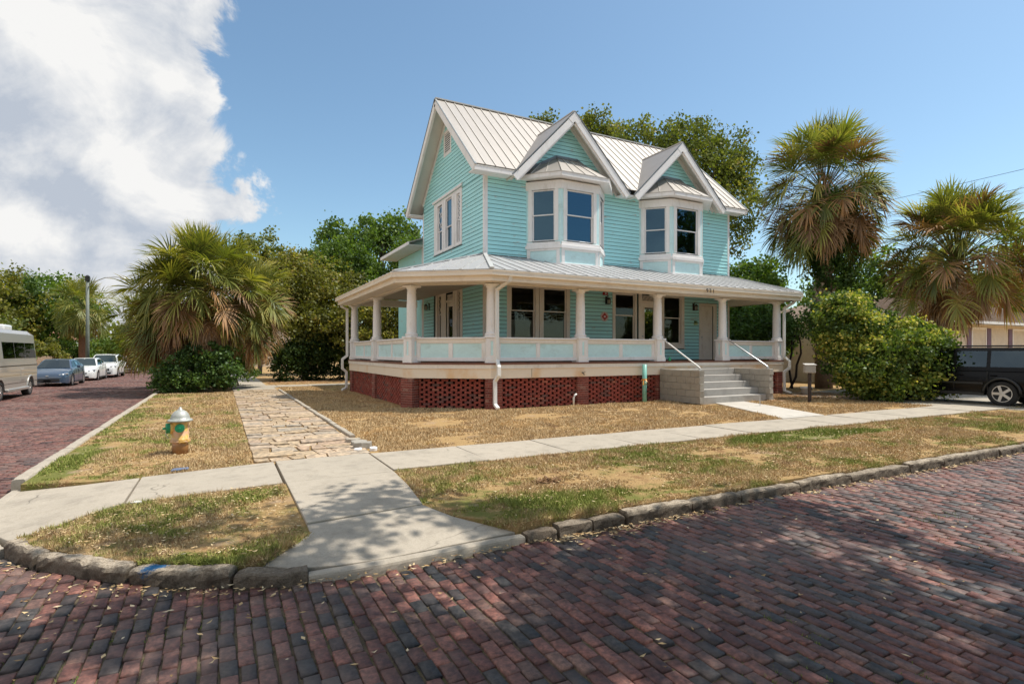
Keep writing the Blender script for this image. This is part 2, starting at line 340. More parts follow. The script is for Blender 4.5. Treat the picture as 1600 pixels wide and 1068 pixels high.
# ------------------------------------------------------------------ geometry helpers
WO = {}                                   # build-time world origin of every root/part
def tag(o, label=None, cat=None, group=None, kind=None):
    if label: o['label'] = label
    if cat: o['category'] = cat
    if group: o['group'] = group
    if kind: o['kind'] = kind
    return o
def thing(name, loc, label, cat, group=None):
    o = bpy.data.objects.new(name, None); COL.objects.link(o); o.empty_display_size = .2
    o.location = loc; WO[o.name] = Vector(loc)
    return tag(o, label, cat, group)
def link(name, me, origin, parent=None, kind=None):
    o = bpy.data.objects.new(name, me); COL.objects.link(o); origin = Vector(origin)
    if parent is not None:
        o.parent = parent; o.location = origin - WO[parent.name]
    else: o.location = origin
    WO[o.name] = origin
    if kind: o['kind'] = kind
    return o
class MB:
    def __init__(s): s.v = []; s.f = []; s.t = []; s.tone = 0.5
    def add(s, vs, fs):
        b = len(s.v); s.v += [tuple(p) for p in vs]; s.t += [s.tone] * len(vs)
        s.f += [tuple(i + b for i in q) for q in fs]; return s
    def box(s, x0, y0, z0, x1, y1, z1, M4=None):
        if x0 > x1: x0, x1 = x1, x0
        if y0 > y1: y0, y1 = y1, y0
        if z0 > z1: z0, z1 = z1, z0
        vs = [(x0, y0, z0), (x1, y0, z0), (x1, y1, z0), (x0, y1, z0), (x0, y0, z1), (x1, y0, z1), (x1, y1, z1), (x0, y1, z1)]
        if M4 is not None: vs = [tuple(M4 @ Vector(p)) for p in vs]
        return s.add(vs, [(0, 3, 2, 1), (4, 5, 6, 7), (0, 1, 5, 4), (1, 2, 6, 5), (2, 3, 7, 6), (3, 0, 4, 7)])
    def bar(s, a, b, w, h, up=(0, 0, 1)):
        """square bar from a to b"""
        a = Vector(a); b = Vector(b); d = (b - a).normalized(); u = Vector(up)
        x = d.cross(u)
        if x.length < 1e-4: x = d.cross(Vector((0, 1, 0)))
        x.normalize(); y = x.cross(d).normalized()
        vs = []
        for p in (a, b):
            for (i, j) in ((-1, -1), (1, -1), (1, 1), (-1, 1)): vs.append(p + x * i * w / 2 + y * j * h / 2)
        return s.add(vs, [(0, 1, 2, 3), (7, 6, 5, 4), (0, 4, 5, 1), (1, 5, 6, 2), (2, 6, 7, 3), (3, 7, 4, 0)])
    def prism(s, poly, z0, z1):
        n = len(poly); area = sum(poly[i][0] * poly[(i + 1) % n][1] - poly[(i + 1) % n][0] * poly[i][1] for i in range(n))
        if area < 0: poly = poly[::-1]
        vs = [(p[0], p[1], z0) for p in poly] + [(p[0], p[1], z1) for p in poly]
        fs = [tuple(range(n - 1, -1, -1)), tuple(range(n, 2 * n))] + [(i, (i + 1) % n, (i + 1) % n + n, i + n) for i in range(n)]
        return s.add(vs, fs)
    def slab(s, quad, th):
        """thick plate: polygon of 3-D points extruded against its normal"""
        q = [Vector(p) for p in quad]; n = (q[1] - q[0]).cross(q[2] - q[0]).normalized()
        k = len(q); vs = q + [p - n * th for p in q]
        return s.add(vs, [tuple(range(k)), tuple(range(2 * k - 1, k - 1, -1))] + [((i + 1) % k, i, i + k, (i + 1) % k + k) for i in range(k)])
    def tube(s, pts, rs, n=8, cap=True):
        pts = [Vector(p) for p in pts]; b = len(s.v)
        if isinstance(rs, (int, float)): rs = [rs] * len(pts)
        ref = Vector((0.123, .31, .95)).normalized(); vs = []
        for i, p in enumerate(pts):
            d = (pts[min(i + 1, len(pts) - 1)] - pts[max(i - 1, 0)]).normalized()
            x = d.cross(ref)
            if x.length < .05: x = d.cross(Vector((1, 0, 0)))
            x.normalize(); y = d.cross(x)
            for k in range(n):
                a = 2 * PI * k / n; vs.append(p + (x * math.cos(a) + y * math.sin(a)) * rs[i])
        fs = []
        for i in range(len(pts) - 1):
            for k in range(n): fs.append((i * n + k, i * n + (k + 1) % n, (i + 1) * n + (k + 1) % n, (i + 1) * n + k))
        if cap: fs.append(tuple(range(n - 1, -1, -1))); fs.append(tuple(range((len(pts) - 1) * n, len(pts) * n)))
        return s.add(vs, fs)
    def lathe(s, prof, c, n=16, M4=None):
        vs = []; fs = []
        for (r, z) in prof:
            for k in range(n):
                a = 2 * PI * k / n; p = Vector((r * math.cos(a), r * math.sin(a), z))
                if M4 is not None: p = M4 @ p
                vs.append((p[0] + c[0], p[1] + c[1], p[2] + c[2]))
        m = len(prof)
        for i in range(m - 1):
            for k in range(n): fs.append((i * n + k, i * n + (k + 1) % n, (i + 1) * n + (k + 1) % n, (i + 1) * n + k))
        fs.append(tuple(range(n - 1, -1, -1))); fs.append(tuple(range((m - 1) * n, m * n)))
        return s.add(vs, fs)
    def mesh(s, name, mat, origin=None, tone=False, smooth=False):
        v = np.array(s.v, dtype=float)
        if origin is None:
            lo = v.min(0); hi = v.max(0); origin = ((lo[0] + hi[0]) / 2, (lo[1] + hi[1]) / 2, lo[2])
        v = v - np.array(origin)
        me = bpy.data.meshes.new(name); me.from_pydata(v.tolist(), [], s.f)
        if mat: me.materials.append(mat)
        if tone:
            a = me.attributes.new('tone', 'FLOAT', 'POINT'); a.data.foreach_set('value', np.array(s.t, dtype=np.float32))
        if smooth:
            me.polygons.foreach_set('use_smooth', [True] * len(me.polygons))
        me.update(); return me, origin
    def build(s, name, mat, parent=None, kind=None, origin=None, tone=False, smooth=False, bevel=0, seg=1, label=None):
        me, org = s.mesh(name, mat, origin, tone, smooth)
        o = link(name, me, org, parent, kind)
        if bevel:
            b = o.modifiers.new('bevel', 'BEVEL'); b.width = bevel; b.segments = seg; b.limit_method = 'ANGLE'; b.angle_limit = D2R(40)
        if label: o['label'] = label
        return o
def np_mesh(name, verts, faces_n, mat, tone=None, origin=(0, 0, 0), smooth=False):
    """verts (K,3), every face has faces_n verts in order (no sharing)"""
    v = np.asarray(verts, dtype=np.float32) - np.array(origin, dtype=np.float32); K = len(v); F = K // faces_n
    me = bpy.data.meshes.new(name)
    me.vertices.add(K); me.vertices.foreach_set('co', v.ravel())
    me.loops.add(K); me.loops.foreach_set('vertex_index', np.arange(K, dtype=np.int32))
    me.polygons.add(F); me.polygons.foreach_set('loop_start', np.arange(0, K, faces_n, dtype=np.int32))
    me.polygons.foreach_set('loop_total', np.full(F, faces_n, dtype=np.int32))
    if mat: me.materials.append(mat)
    if tone is not None:
        a = me.attributes.new('tone', 'FLOAT', 'POINT'); a.data.foreach_set('value', np.asarray(tone, dtype=np.float32))
    me.update(calc_edges=True); return me
def np_mesh_idx(name, verts, quads, mat, tone=None):
    me = bpy.data.meshes.new(name); v = np.asarray(verts, dtype=np.float32); q = np.asarray(quads, dtype=np.int32)
    me.vertices.add(len(v)); me.vertices.foreach_set('co', v.ravel())
    me.loops.add(q.size); me.loops.foreach_set('vertex_index', q.ravel())
    me.polygons.add(len(q)); me.polygons.foreach_set('loop_start', np.arange(0, q.size, q.shape[1], dtype=np.int32))
    me.polygons.foreach_set('loop_total', np.full(len(q), q.shape[1], dtype=np.int32))
    if mat: me.materials.append(mat)
    if tone is not None:
        a = me.attributes.new('tone', 'FLOAT', 'POINT'); a.data.foreach_set('value', np.asarray(tone, dtype=np.float32))
    me.update(calc_edges=True); return me
def inside(poly, x, y):
    x = np.asarray(x); y = np.asarray(y); r = np.zeros(x.shape, bool); n = len(poly); j = n - 1
    for i in range(n):
        xi, yi = poly[i]; xj, yj = poly[j]
        if yi != yj:
            c = ((yi > y) != (yj > y)) & (x < (xj - xi) * (y - yi) / (yj - yi) + xi); r ^= c
        j = i
    return r
# ------------------------------------------------------------------ ground, block, streets
FX, FY, RX, RY = .4648, .8854, .8854, -.4648
ZS = -.165                                # street level (tops of the paving bricks)
CORNER = [(-2.36, 9.3), (-2.34, 8.6), (-2.27, 7.8), (-2.07, 7.05), (-1.74, 6.46), (-1.36, 5.90), (-.86, 5.36), (-.46, 5.07), (-.14, 4.90), (.28, 4.70), (.60, 4.62), (1.20, 4.57), (1.92, 4.60), (2.55, 4.62), (2.95, 4.60)]
block_outline = CORNER + [(75, 4.62), (75, 120), (-2.36, 120)]
MB().box(-400, -400, -1.3, 900, 900, -.27).build('ground', m_ground, kind='structure')
_ctr = Vector((8, 14))
def shrink(poly, o):
    out = []; n = len(poly)
    for i in range(n):
        a, b, c = Vector(poly[i - 1]), Vector(poly[i]), Vector(poly[(i + 1) % n]); d1 = (b - a).normalized(); d2 = (c - b).normalized()
        n1 = Vector((-d1.y, d1.x)); n2 = Vector((-d2.y, d2.x)); m = (n1 + n2).normalized(); out.append(tuple(b + m * o / max(.3, m.dot(n1))))
    return out
MB().prism(shrink(block_outline, .10), -.30, -.205).build('subsoil', m_sand, kind='structure')
for poly in ([(.735, 7.6), (-.955, 7.4), (-1.5, 6.62), (-1.64, 6.55), (-1.48, 6.27), (-1.28, 6.0), (-1.02, 5.72), (-.76, 5.48), (-.58, 5.32), (-.38, 5.20), (-.2, 5.10), (.12, 4.94), (.30, 4.945), (.735, 5.42)],
             [(-.93, 8.8), (.73, 9.05), (.73, 26), (.73, 120), (-2.25, 120), (-2.25, 9.12), (-1.6, 8.92)],
             [(2.135, 7.6), (1.965, 5.83), (2.13, 5.3), (2.57, 4.78), (75, 4.78), (75, 120), (.74, 120), (.74, 9.1), (2.135, 9.1)]):
    MB().prism(poly, -.30, -.028).build('lawn', m_ground, kind='structure')
MB().prism([(-9.35, 60), (-9.35, 5.4), (-9.8, 4.4), (-60, 4.4), (-60, 160), (-9.35, 160)], -.30, -.03).build('lawn', m_ground, kind='structure')
MB().box(-60, -4.6, -.3, 75, -40, -.03).build('lawn', m_ground, kind='structure')
# beds the bricks lie on
main_bed = MB().add([(-60, -4.6, -.225), (75, -4.6, -.225), (75, 5.6, -.225), (-60, 5.6, -.225)], [(0, 1, 2, 3)]).build('street', m_sand, kind='structure')
side_bed = MB().add([(-9.6, 5.6, -.219), (-2.0, 5.6, -.219), (-2.0, 150, -.219), (-9.6, 150, -.219)], [(0, 1, 2, 3)]).build('side_street', m_sand, kind='structure')
def road_z(x, y):
    return ZS + .016 * np.sin(x * 1.3 + y * .7) * np.cos(y * 1.1 - x * .4) + .012 * np.sin(x * .6 - y * 1.9) + .004 * np.sin(7 * x) * np.cos(5 * y)
def bed_sheet(par, x0, x1, y0, y1, st):
    xs = np.arange(x0, x1 + st, st); ys = np.arange(y0, y1 + st, st); X, Y = np.meshgrid(xs, ys); Z = road_z(X, Y) - .0165; V = np.stack([X.ravel(), Y.ravel(), Z.ravel()], 1); nx = len(xs)
    i = np.arange(len(ys) - 1)[:, None] * nx + np.arange(nx - 1)[None]; i = i.ravel(); q = np.stack([i, i + 1, i + 1 + nx, i + nx], 1)
    me = np_mesh_idx('joint_sand', V, q, m_sand); o = bpy.data.objects.new('joint_sand', me); COL.objects.link(o); o.parent = par; o.location = -WO[par.name]; o['kind'] = 'stuff'
bed_sheet(main_bed, -14, 48, -4.6, 6.42, .16); bed_sheet(side_bed, -9.3, -2.2, 6.44, 61.5, .2)
def brick_field(x0, x1, y0, y1, px, py, along_y, seed):
    """running-bond field; returns centres, half sizes, yaw, tilt, tone"""
    r = np.random.RandomState(seed); out = []
    if along_y:
        xs = np.arange(x0, x1, px)
        for i, x in enumerate(xs):
            ys = np.arange(y0 + (i % 2) * py / 2 + r.uniform(-.02, .02), y1, py); out.append(np.stack([np.full_like(ys, x) + .006 * np.sin(ys * 2 + i * .2), ys], 1))
    else:
        ys = np.arange(y0, y1, px)
        for i, y in enumerate(ys):
            xs = np.arange(x0 + (i % 2) * py / 2 + r.uniform(-.02, .02), x1, py); out.append(np.stack([xs, np.full_like(xs, y) + .006 * np.sin(xs * 2 + i * .2)], 1))
    c = np.concatenate(out); c = c + r.uniform(-.005, .005, c.shape)
    return c, r
def brick_verts(c, hx, hy, r, zf, lift=0):
    n = len(c); z = zf(c[:, 0], c[:, 1]) + r.uniform(-.006, .006, n) + lift
    tx = r.normal(0, .018, n); ty = r.normal(0, .018, n); yaw = r.normal(0, .012, n)
    hx = hx * (1 + r.uniform(-.05, .03, n)); hy = hy * (1 + r.uniform(-.03, .02, n))
    V = np.zeros((n, 12, 3), np.float32)
    b = .0042
    for k, (i, j) in enumerate(((-1, -1), (1, -1), (1, 1), (-1, 1))):
        jit = r.uniform(-.006, .006, (n, 2))
        for lev, (ins, dz) in enumerate(((b, 0), (0, -.008), (0, -.05))):
            lx = i * (hx - ins) + (jit[:, 0] if lev else jit[:, 0] * .7); ly = j * (hy - ins) + (jit[:, 1] if lev else jit[:, 1] * .7)
            X = c[:, 0] + lx * np.cos(yaw) - ly * np.sin(yaw); Y = c[:, 1] + lx * np.sin(yaw) + ly * np.cos(yaw)
            Z = z + dz + lx * tx + ly * ty
            V[:, lev * 4 + k] = np.stack([X, Y, Z], 1)
    return V
BQ = np.array([(0, 1, 2, 3)] + [(l * 4 + 4 + k, l * 4 + 4 + (k + 1) % 4, l * 4 + (k + 1) % 4, l * 4 + k) for l in (0, 1) for k in range(4)], np.int32)
def bricks(parent, fields, mat_o, mat_a, lim=300, name='brick'):
    """fields: list of (V) arrays; nearest lim become objects, the rest one joined part"""
    V = np.concatenate(fields); cen = V.mean(1)
    d = cen[:, 0] * FX + cen[:, 1] * FY; l = cen[:, 0] * RX + cen[:, 1] * RY
    k = l / np.maximum(d, .01); py = 866 * (1.65 - cen[:, 2]) / np.maximum(d, .01)
    vis = (d > .5) & (np.abs(k) < .915) & (py < 515)
    order = np.lexsort((d, ~vis)); sel = order[:lim]; rest = order[lim:]
    base = WO[parent.name]; base = np.array(base)
    protos = []
    r = np.random.RandomState(3)
    for i in sel:
        c = cen[i]; c = np.array([c[0], c[1], V[i, 0:4, 2].mean()])
        if len(protos) < 24:
            me = np_mesh_idx(name, V[i] - c, BQ, mat_o); protos.append(me)
        else: me = protos[r.randint(24)]
        o = bpy.data.objects.new(name, me); COL.objects.link(o); o.parent = parent; o.location = c - base
    R = V[rest]; n = len(R); q = (BQ[None] + (np.arange(n) * 12)[:, None, None]).reshape(-1, 4)
    me = np_mesh_idx('brick_paving', R.reshape(-1, 3), q, mat_a, np.repeat(r.rand(n), 12))
    o = bpy.data.objects.new('brick_paving', me); COL.objects.link(o); o.parent = parent; o.location = -base; o['kind'] = 'stuff'
c, r = brick_field(-14, 48, -4.5, 6.6, .101, .186, True, 1)
ok = ~inside(block_outline, c[:, 0], c[:, 1]) & ~((c[:, 0] < -9.4) & (c[:, 1] > 4.4)) & (c[:, 1] < 6.4 - .0 * c[:, 0])
c = c[ok]; Va = brick_verts(c, .0452, .0878, r, road_z)
bricks(main_bed, [Va], m_road_o, m_road_a)
c, r = brick_field(-9.25, -1.9, 6.45, 62, .100, .190, False, 2)
ok = ~inside([(p[0] - .08, p[1]) for p in block_outline], c[:, 0], c[:, 1]); c = c[ok]
Vb = brick_verts(c, .0895, .0445, r, road_z)
n = len(Vb); q = (BQ[None] + (np.arange(n) * 12)[:, None, None]).reshape(-1, 4)
me = np_mesh_idx('brick_paving', Vb.reshape(-1, 3), q, m_road_a, np.repeat(r.rand(n) * .72, 12))
o = bpy.data.objects.new('brick_paving', me); COL.objects.link(o); o.parent = side_bed; o['kind'] = 'stuff'; o.location = -WO[side_bed.name]
MB().add([(-9.3, 62, -.17), (-2.3, 62, -.17), (-2.3, 150, -.17), (-9.3, 150, -.17)], [(0, 1, 2, 3)]).build('street_far_surface', surf('far_brick', (.17, .09, .08), .8, .25, 2), side_bed)

# ------------------------------------------------------------------ kerbs
def rough_box(path, w, z0, z1, seed, amp=.015, nl=7):
    """kerb stone running along a short path (list of xy); subdivided and roughened"""
    r = random.Random(seed); m = MB(); pts = [Vector((p[0], p[1], 0)) for p in path]
    tot = sum((pts[i + 1] - pts[i]).length for i in range(len(pts) - 1)); nl = max(5, int(tot / .055)); sec = []
    def at(t):
        t *= tot
        for i in range(len(pts) - 1):
            L_ = (pts[i + 1] - pts[i]).length
            if t <= L_ or i == len(pts) - 2: return pts[i] + (pts[i + 1] - pts[i]) * min(1, t / L_), (pts[i + 1] - pts[i]).normalized()
            t -= L_
    prof = [(-.5, 0), (-.5, .35), (-.5, .55), (-.49, .72), (-.47, .86), (-.42, .955), (-.30, 1), (-.1, 1.0), (.1, 1.0), (.3, .99), (.44, .95), (.5, .85), (.5, 0)]
    off = r.uniform(0, 99)
    for i in range(nl + 1):
        p, d = at(i / nl); nrm_ = Vector((-d.y, d.x, 0)); endk = 1 - .05 * (abs(i / nl * 2 - 1) ** 10)
        for (u, v) in prof:
            q = p + nrm_ * u * w * endk; z = z0 + (z1 - z0) * v * endk
            a = mnoise.noise(Vector((q.x * 5 + off, q.y * 5, z * 9))) * amp * 1.0 + mnoise.noise(Vector((q.x * 13, q.y * 13 + off, z * 16))) * amp * .9 + mnoise.noise(Vector((q.x * 31, q.y * 31 + off, z * 34))) * amp * .55
            f = 1 if v > 0 else 0
            sec.append((q.x - nrm_.x * 0 + nrm_.x * a * (1.3 if abs(u) > .3 else .2), q.y + nrm_.y * a * (1.3 if abs(u) > .3 else .2), z + a * f * .8))
    k = len(prof); fs = []
    for i in range(nl):
        for j in range(k - 1): fs.append((i * k + j, i * k + j + 1, (i + 1) * k + j + 1, (i + 1) * k + j))
    fs.append(tuple(range(k - 1, -1, -1))); fs.append(tuple(range(nl * k, nl * k + k)))
    m.add(sec, fs); return m
kerb = MB().box(2.9, 4.70, -.25, 70, 4.74, -.10).build('kerb', m_kerb, kind='structure')
cn = [(-1.72, 6.46), (-1.55, 6.17), (-1.36, 5.90), (-1.12, 5.62), (-.86, 5.36), (-.66, 5.19), (-.46, 5.07), (-.28, 4.97), (-.12, 4.89), (.05, 4.80), (.27, 4.70), (.42, 4.65), (.58, 4.63)]
for k, (a, b, z1, m_) in enumerate(((0, 2, -.030, m_kerb), (2, 5, -.026, m_kerb), (5, 9, -.030, m_kerbb), (9, 12, -.075, m_kerb))):
    seg_ = [(p[0] + .05, p[1] + .075) for p in cn[a:b + 1]]
    d = Vector(seg_[-1]) - Vector(seg_[0]); d.normalize(); seg_[0] = tuple(Vector(seg_[0]) + d * .015); seg_[-1] = tuple(Vector(seg_[-1]) - d * .015)
    rough_box(seg_, .16, -.3, z1, 30 + k, .017).build('kerb_stone', m_, kerb)
x = 2.95; k = 0; rr = random.Random(5)
while x < 60:
    w = rr.choice((.8, 1.1, 1.35, 1.5, .95)) if x > 3.4 else .42
    rough_box([(x + .012, 4.69 + rr.uniform(-.015, .015)), (x + w - .012, 4.69 + rr.uniform(-.015, .015))], .15, -.3, rr.uniform(-.055, -.025) if x > 3.4 else -.06, 60 + k, .013).build('kerb_stone', m_kerb, kerb)
    x += w; k += 1
rough_box([(2.60, 4.69), (2.93, 4.69)], .15, -.3, -.085, 51, .012).build('kerb_stone', m_kerb, kerb)
# low concrete lip in front of the ramp
lip = [(.62, 4.68), (.9, 4.645), (1.2, 4.64), (1.55, 4.65), (1.85, 4.665), (2.2, 4.68), (2.58, 4.70)]
rough_box(lip, .13, -.3, -.105, 81, .004).build('kerb_lip', m_conc, kerb)
lip2 = [(-2.31, 9.2), (-2.29, 8.6), (-2.22, 7.8), (-2.03, 7.0), (-1.76, 6.5)]
rough_box(lip2, .13, -.3, -.10, 82, .006).build('kerb_lip', m_conc, kerb)
skerb = MB().box(-2.26, 9.5, -.28, -2.2, 60, -.10).build('side_kerb', m_conc, kind='structure')
y = 9.35
while y < 60:
    w = 3.0 if y > 9.4 else 2.7
    rough_box([(-2.33, y + .01), (-2.33, y + w - .01)], .17, -.3, .012, int(y * 10), .006).build('kerb_stone', m_conc, skerb); y += w
MB().box(-9.5, 5.5, -.28, -9.3, 60, -.02).build('far_kerb', m_conc, kind='structure')
# ------------------------------------------------------------------ sidewalks
sw = MB().box(.8, 4.8, -.2, 60, 9.0, -.05)
sw = MB().box(.78, 7.65, -.16, 60, 9.08, -.06).build('sidewalk', m_sand, kind='structure')
def slabp(poly, mat=m_conc, name='paving_slab', z=0.0, par=None, th=.10, slope=None):
    n = len(poly); cx = sum(p[0] for p in poly) / n; cy = sum(p[1] for p in poly) / n
    m = MB(); m.prism(poly, z - th, z); rj = random.Random(int(cx * 100) + int(cy * 10))
    m.v = [(v[0], v[1], v[2] + (rj.uniform(-.006, .006))) for v in m.v]
    if slope: m.v = [(v[0], v[1], v[2] + slope(v[0], v[1])) for v in m.v]
    return m.build(name, mat, par or sw, bevel=.008, seg=2)
slabp([(.735, 9.12), (2.13, 9.12), (2.13, 7.60), (.735, 7.60)])
slabp([(.735, 7.585), (2.13, 7.585), (2.06, 6.7), (1.955, 5.83), (.735, 5.67)])
slabp([(.735, 5.655), (1.95, 5.815), (2.12, 5.3), (2.55, 4.79), (1.95, 4.75), (1.25, 4.725), (.85, 4.735), (.50, 4.82), (.30, 4.95), (.73, 5.40)], z=-.008, slope=lambda x, y: -.105 * min(1, max(0, (5.5 - y) / .75)))
slabp([(.70, 9.07), (.70, 7.60), (-.10, 7.50), (-.93, 7.38), (-.93, 8.80), (-.1, 8.95)])
slabp([(-.955, 8.80), (-.955, 7.38), (-1.27, 7.0), (-1.50, 6.62), (-1.68, 6.56), (-1.97, 7.10), (-2.17, 7.84), (-2.24, 8.6), (-2.25, 9.12), (-1.6, 8.92)], z=-.008, slope=lambda x, y: -.10 * min(1, max(0, (-1.35 - x) / .5)))
x = 2.155; k = 0
while x < 46:
    w = 1.5; slabp([(x, 7.70 + .0), (x + w - .015, 7.70), (x + w - .015, 9.08), (x, 9.08)], z=rr.uniform(-.004, .006)); x += w; k += 1
# driveway, entry walk and the walk crossing behind
MB().prism([(19.6, 9.1), (27.5, 9.1), (27.5, 15), (19.6, 15)], -.1, -.012).build('driveway', m_conc, kind='structure')
MB().prism([(20.4, 4.6), (27.5, 4.6), (27.5, 7.68), (20.4, 7.68)], -.1, -.014).build('driveway_apron', m_conc, kind='structure')
ew = MB().prism([(12.5, 9.1), (14.1, 9.1), (15.6, 12.8), (14.2, 12.8)], -.12, -.02).build('entry_walk', m_conc2, kind='structure')
slabp([(12.42, 9.11), (14.08, 9.11), (14.82, 10.95), (13.32, 10.95)], m_conc2, par=ew, z=.006)
slabp([(13.33, 10.97), (14.83, 10.97), (15.6, 12.9), (14.25, 12.9)], m_conc2, par=ew, z=.006)
bw = MB().box(.5, 26.6, -.12, 9, 31, -.03).build('back_walk', m_sand, kind='structure')
slabp([(.45, 26.9), (2.2, 26.9), (2.2, 28.5), (.45, 28.5)], par=bw); slabp([(.45, 28.52), (2.4, 28.52), (2.4, 30.2), (.45, 30.2)], par=bw)
for k in range(5): slabp([(2.42 + k * 1.5, 28.9 + k * .12), (3.9 + k * 1.5, 29.02 + k * .12), (3.9 + k * 1.5, 30.2 + k * .12), (2.42 + k * 1.5, 30.1 + k * .12)], par=bw)
for k in range(14): slabp([(.45, 30.22 + k * 1.5), (2.0, 30.22 + k * 1.5), (2.0, 31.7 + k * 1.5), (.45, 31.7 + k * 1.5)], par=bw)
# flagstone path : irregular tan stones in rough rows
fp = MB().box(.42, 9.1, -.12, 2.22, 26.9, -.05).build('flagstone_path', m_sand, kind='structure')
rf = random.Random(11); y = 9.14; rows = []
edges = [9.14]
while edges[-1] < 26.8: edges.append(edges[-1] + rf.uniform(.24, .50))
def rowy(i, x): return edges[i] + .05 * math.sin(x * 3.1 + i * 1.7) + .03 * math.sin(x * 7 + i)
for i in range(len(edges) - 1):
    xs = [.44]
    while xs[-1] < 2.0: xs.append(xs[-1] + rf.choice((.22, .34, .42, .55, .62, .3)))
    if xs[-1] > 2.3: xs.pop()
    xs[-1] = 2.20 + rf.uniform(-.03, .02)
    g = .012
    tilt = [rf.uniform(-.06, .06) for _ in xs]
    for j in range(len(xs) - 1):
        a, b = xs[j], xs[j + 1]; ta, tb = (tilt[j] if j else 0), (tilt[j + 1] if j < len(xs) - 2 else 0)
        def sub(a, b, y0f, y1f, ta, tb):
            gg = g * rf.uniform(.5, 1.8)
            P = [(a + ta * -.5 + gg, y0f(a) + gg), ((a + b) / 2 + rf.uniform(-.05, .05), y0f((a + b) / 2) + gg + rf.uniform(-.015, .02)), (b - tb * .5 - gg, y0f(b) + gg), (b + tb * .5 - gg, y1f(b) - gg), ((a + b) / 2 + rf.uniform(-.05, .05), y1f((a + b) / 2) - gg + rf.uniform(-.02, .015)), (a + ta * .5 + gg, y1f(a) - gg)]
            cut = rf.randint(0, 5)
            if rf.random() < .5:
                q = Vector(P[cut]); q1 = Vector(P[cut - 1]); q2 = Vector(P[(cut + 1) % 6]); P[cut:cut + 1] = [tuple(q + (q1 - q) * .22), tuple(q + (q2 - q) * .25)]
            m = MB(); m.prism(P, -.09, 0.0); rz = rf.uniform(-.012, .014); tx = rf.uniform(-.02, .02)
            m.v = [(v[0], v[1], v[2] + rz + tx * (v[0] - a)) for v in m.v]
            m.build('flagstone', m_flag, fp)
        y0 = lambda x_, i=i: rowy(i, x_); y1 = lambda x_, i=i: rowy(i + 1, x_)
        if edges[i + 1] - edges[i] > .40 and rf.random() < .45:
            ym = lambda x_, i=i, r0=rf.uniform(.4, .6): y0(x_) * (1 - r0) + y1(x_) * r0
            sub(a, b, y0, ym, ta, tb); sub(a, b, ym, y1, ta, tb)
        else: sub(a, b, y0, y1, ta, tb)
# edging bricks of stone along the right side of the path and the loose pile by the corner
ed = MB().box(2.24, 11.2, -.1, 2.33, 26.5, -.02).build('path_edging', m_block, kind='structure')
y = 11.1
while y < 26.4:
    w = rf.uniform(.4, .75); rough_box([(2.29, y), (2.29, y + w - .02)], .11, -.1, rf.uniform(.015, .04), int(y * 31), .006).build('edging_stone', m_conc, ed); y += w
def stone(x, y, rx, ry, h, z=0, label='', seed=0, mat=None):
    r = random.Random(seed); P = []
    for k in range(7):
        a = 2 * PI * k / 7 + r.uniform(-.25, .25); P.append((x + rx * math.cos(a), y + ry * math.sin(a)))
    m = MB(); m.prism(P, z - .03, z + h); m.v = [(v[0], v[1], v[2] + (r.uniform(-.015, .015) if v[2] > z else 0)) for v in m.v]
    o = m.build('loose_stone', mat or m_block, bevel=.008); tag(o, label, 'stone', 'loose stones at the corner of the flagstone path'); return o
stone(2.18, 9.78, .17, .12, .09, 0, 'thick grey broken stone nearest the sidewalk, beside the flagstone path', 1)
stone(2.20, 10.12, .16, .14, .06, 0, 'mid grey flat stone in the middle of the broken stones by the path', 2)
stone(2.17, 10.50, .14, .12, .05, 0, 'pale flat stone at the far end of the broken stones by the path', 3, m_conc)
stone(2.05, 9.52, .07, .04, .03, 0, 'small white stone chip left of the thick broken stone by the path', 4, m_white)
stone(2.30, 9.45, .07, .05, .035, 0, 'small white stone chip between the thick broken stone and the sidewalk', 5, m_white)

# ------------------------------------------------------------------ grass
def sample(poly, dens0, seed, dref=7.0):
    """uniform candidates thinned with distance"""
    r = np.random.RandomState(seed); P = np.array(poly); lo = P.min(0); hi = P.max(0); A = (hi - lo).prod()
    n = int(A * dens0); x = r.uniform(lo[0], hi[0], n); y = r.uniform(lo[1], hi[1], n)
    d = x * FX + y * FY; keep = inside(poly, x, y) & (r.rand(n) < np.minimum(1, (dref / np.maximum(d, 1)) ** 1.25))
    return x[keep], y[keep], d[keep], r
_rs = np.random.RandomState(99); _K = [(_rs.normal(0, 1, 2) * f_, _rs.uniform(0, 6.28), 1 / f_ ** .4) for f_ in (1.5, 2.5, 4, 6, 9, 13, 18, 26, 34, 42) for _ in range(2)]
def tuft(x, y):
    s_ = sum(a_ * np.sin(k_[0] * x + k_[1] * y + p_) for k_, p_, a_ in _K); return s_ / 1.9
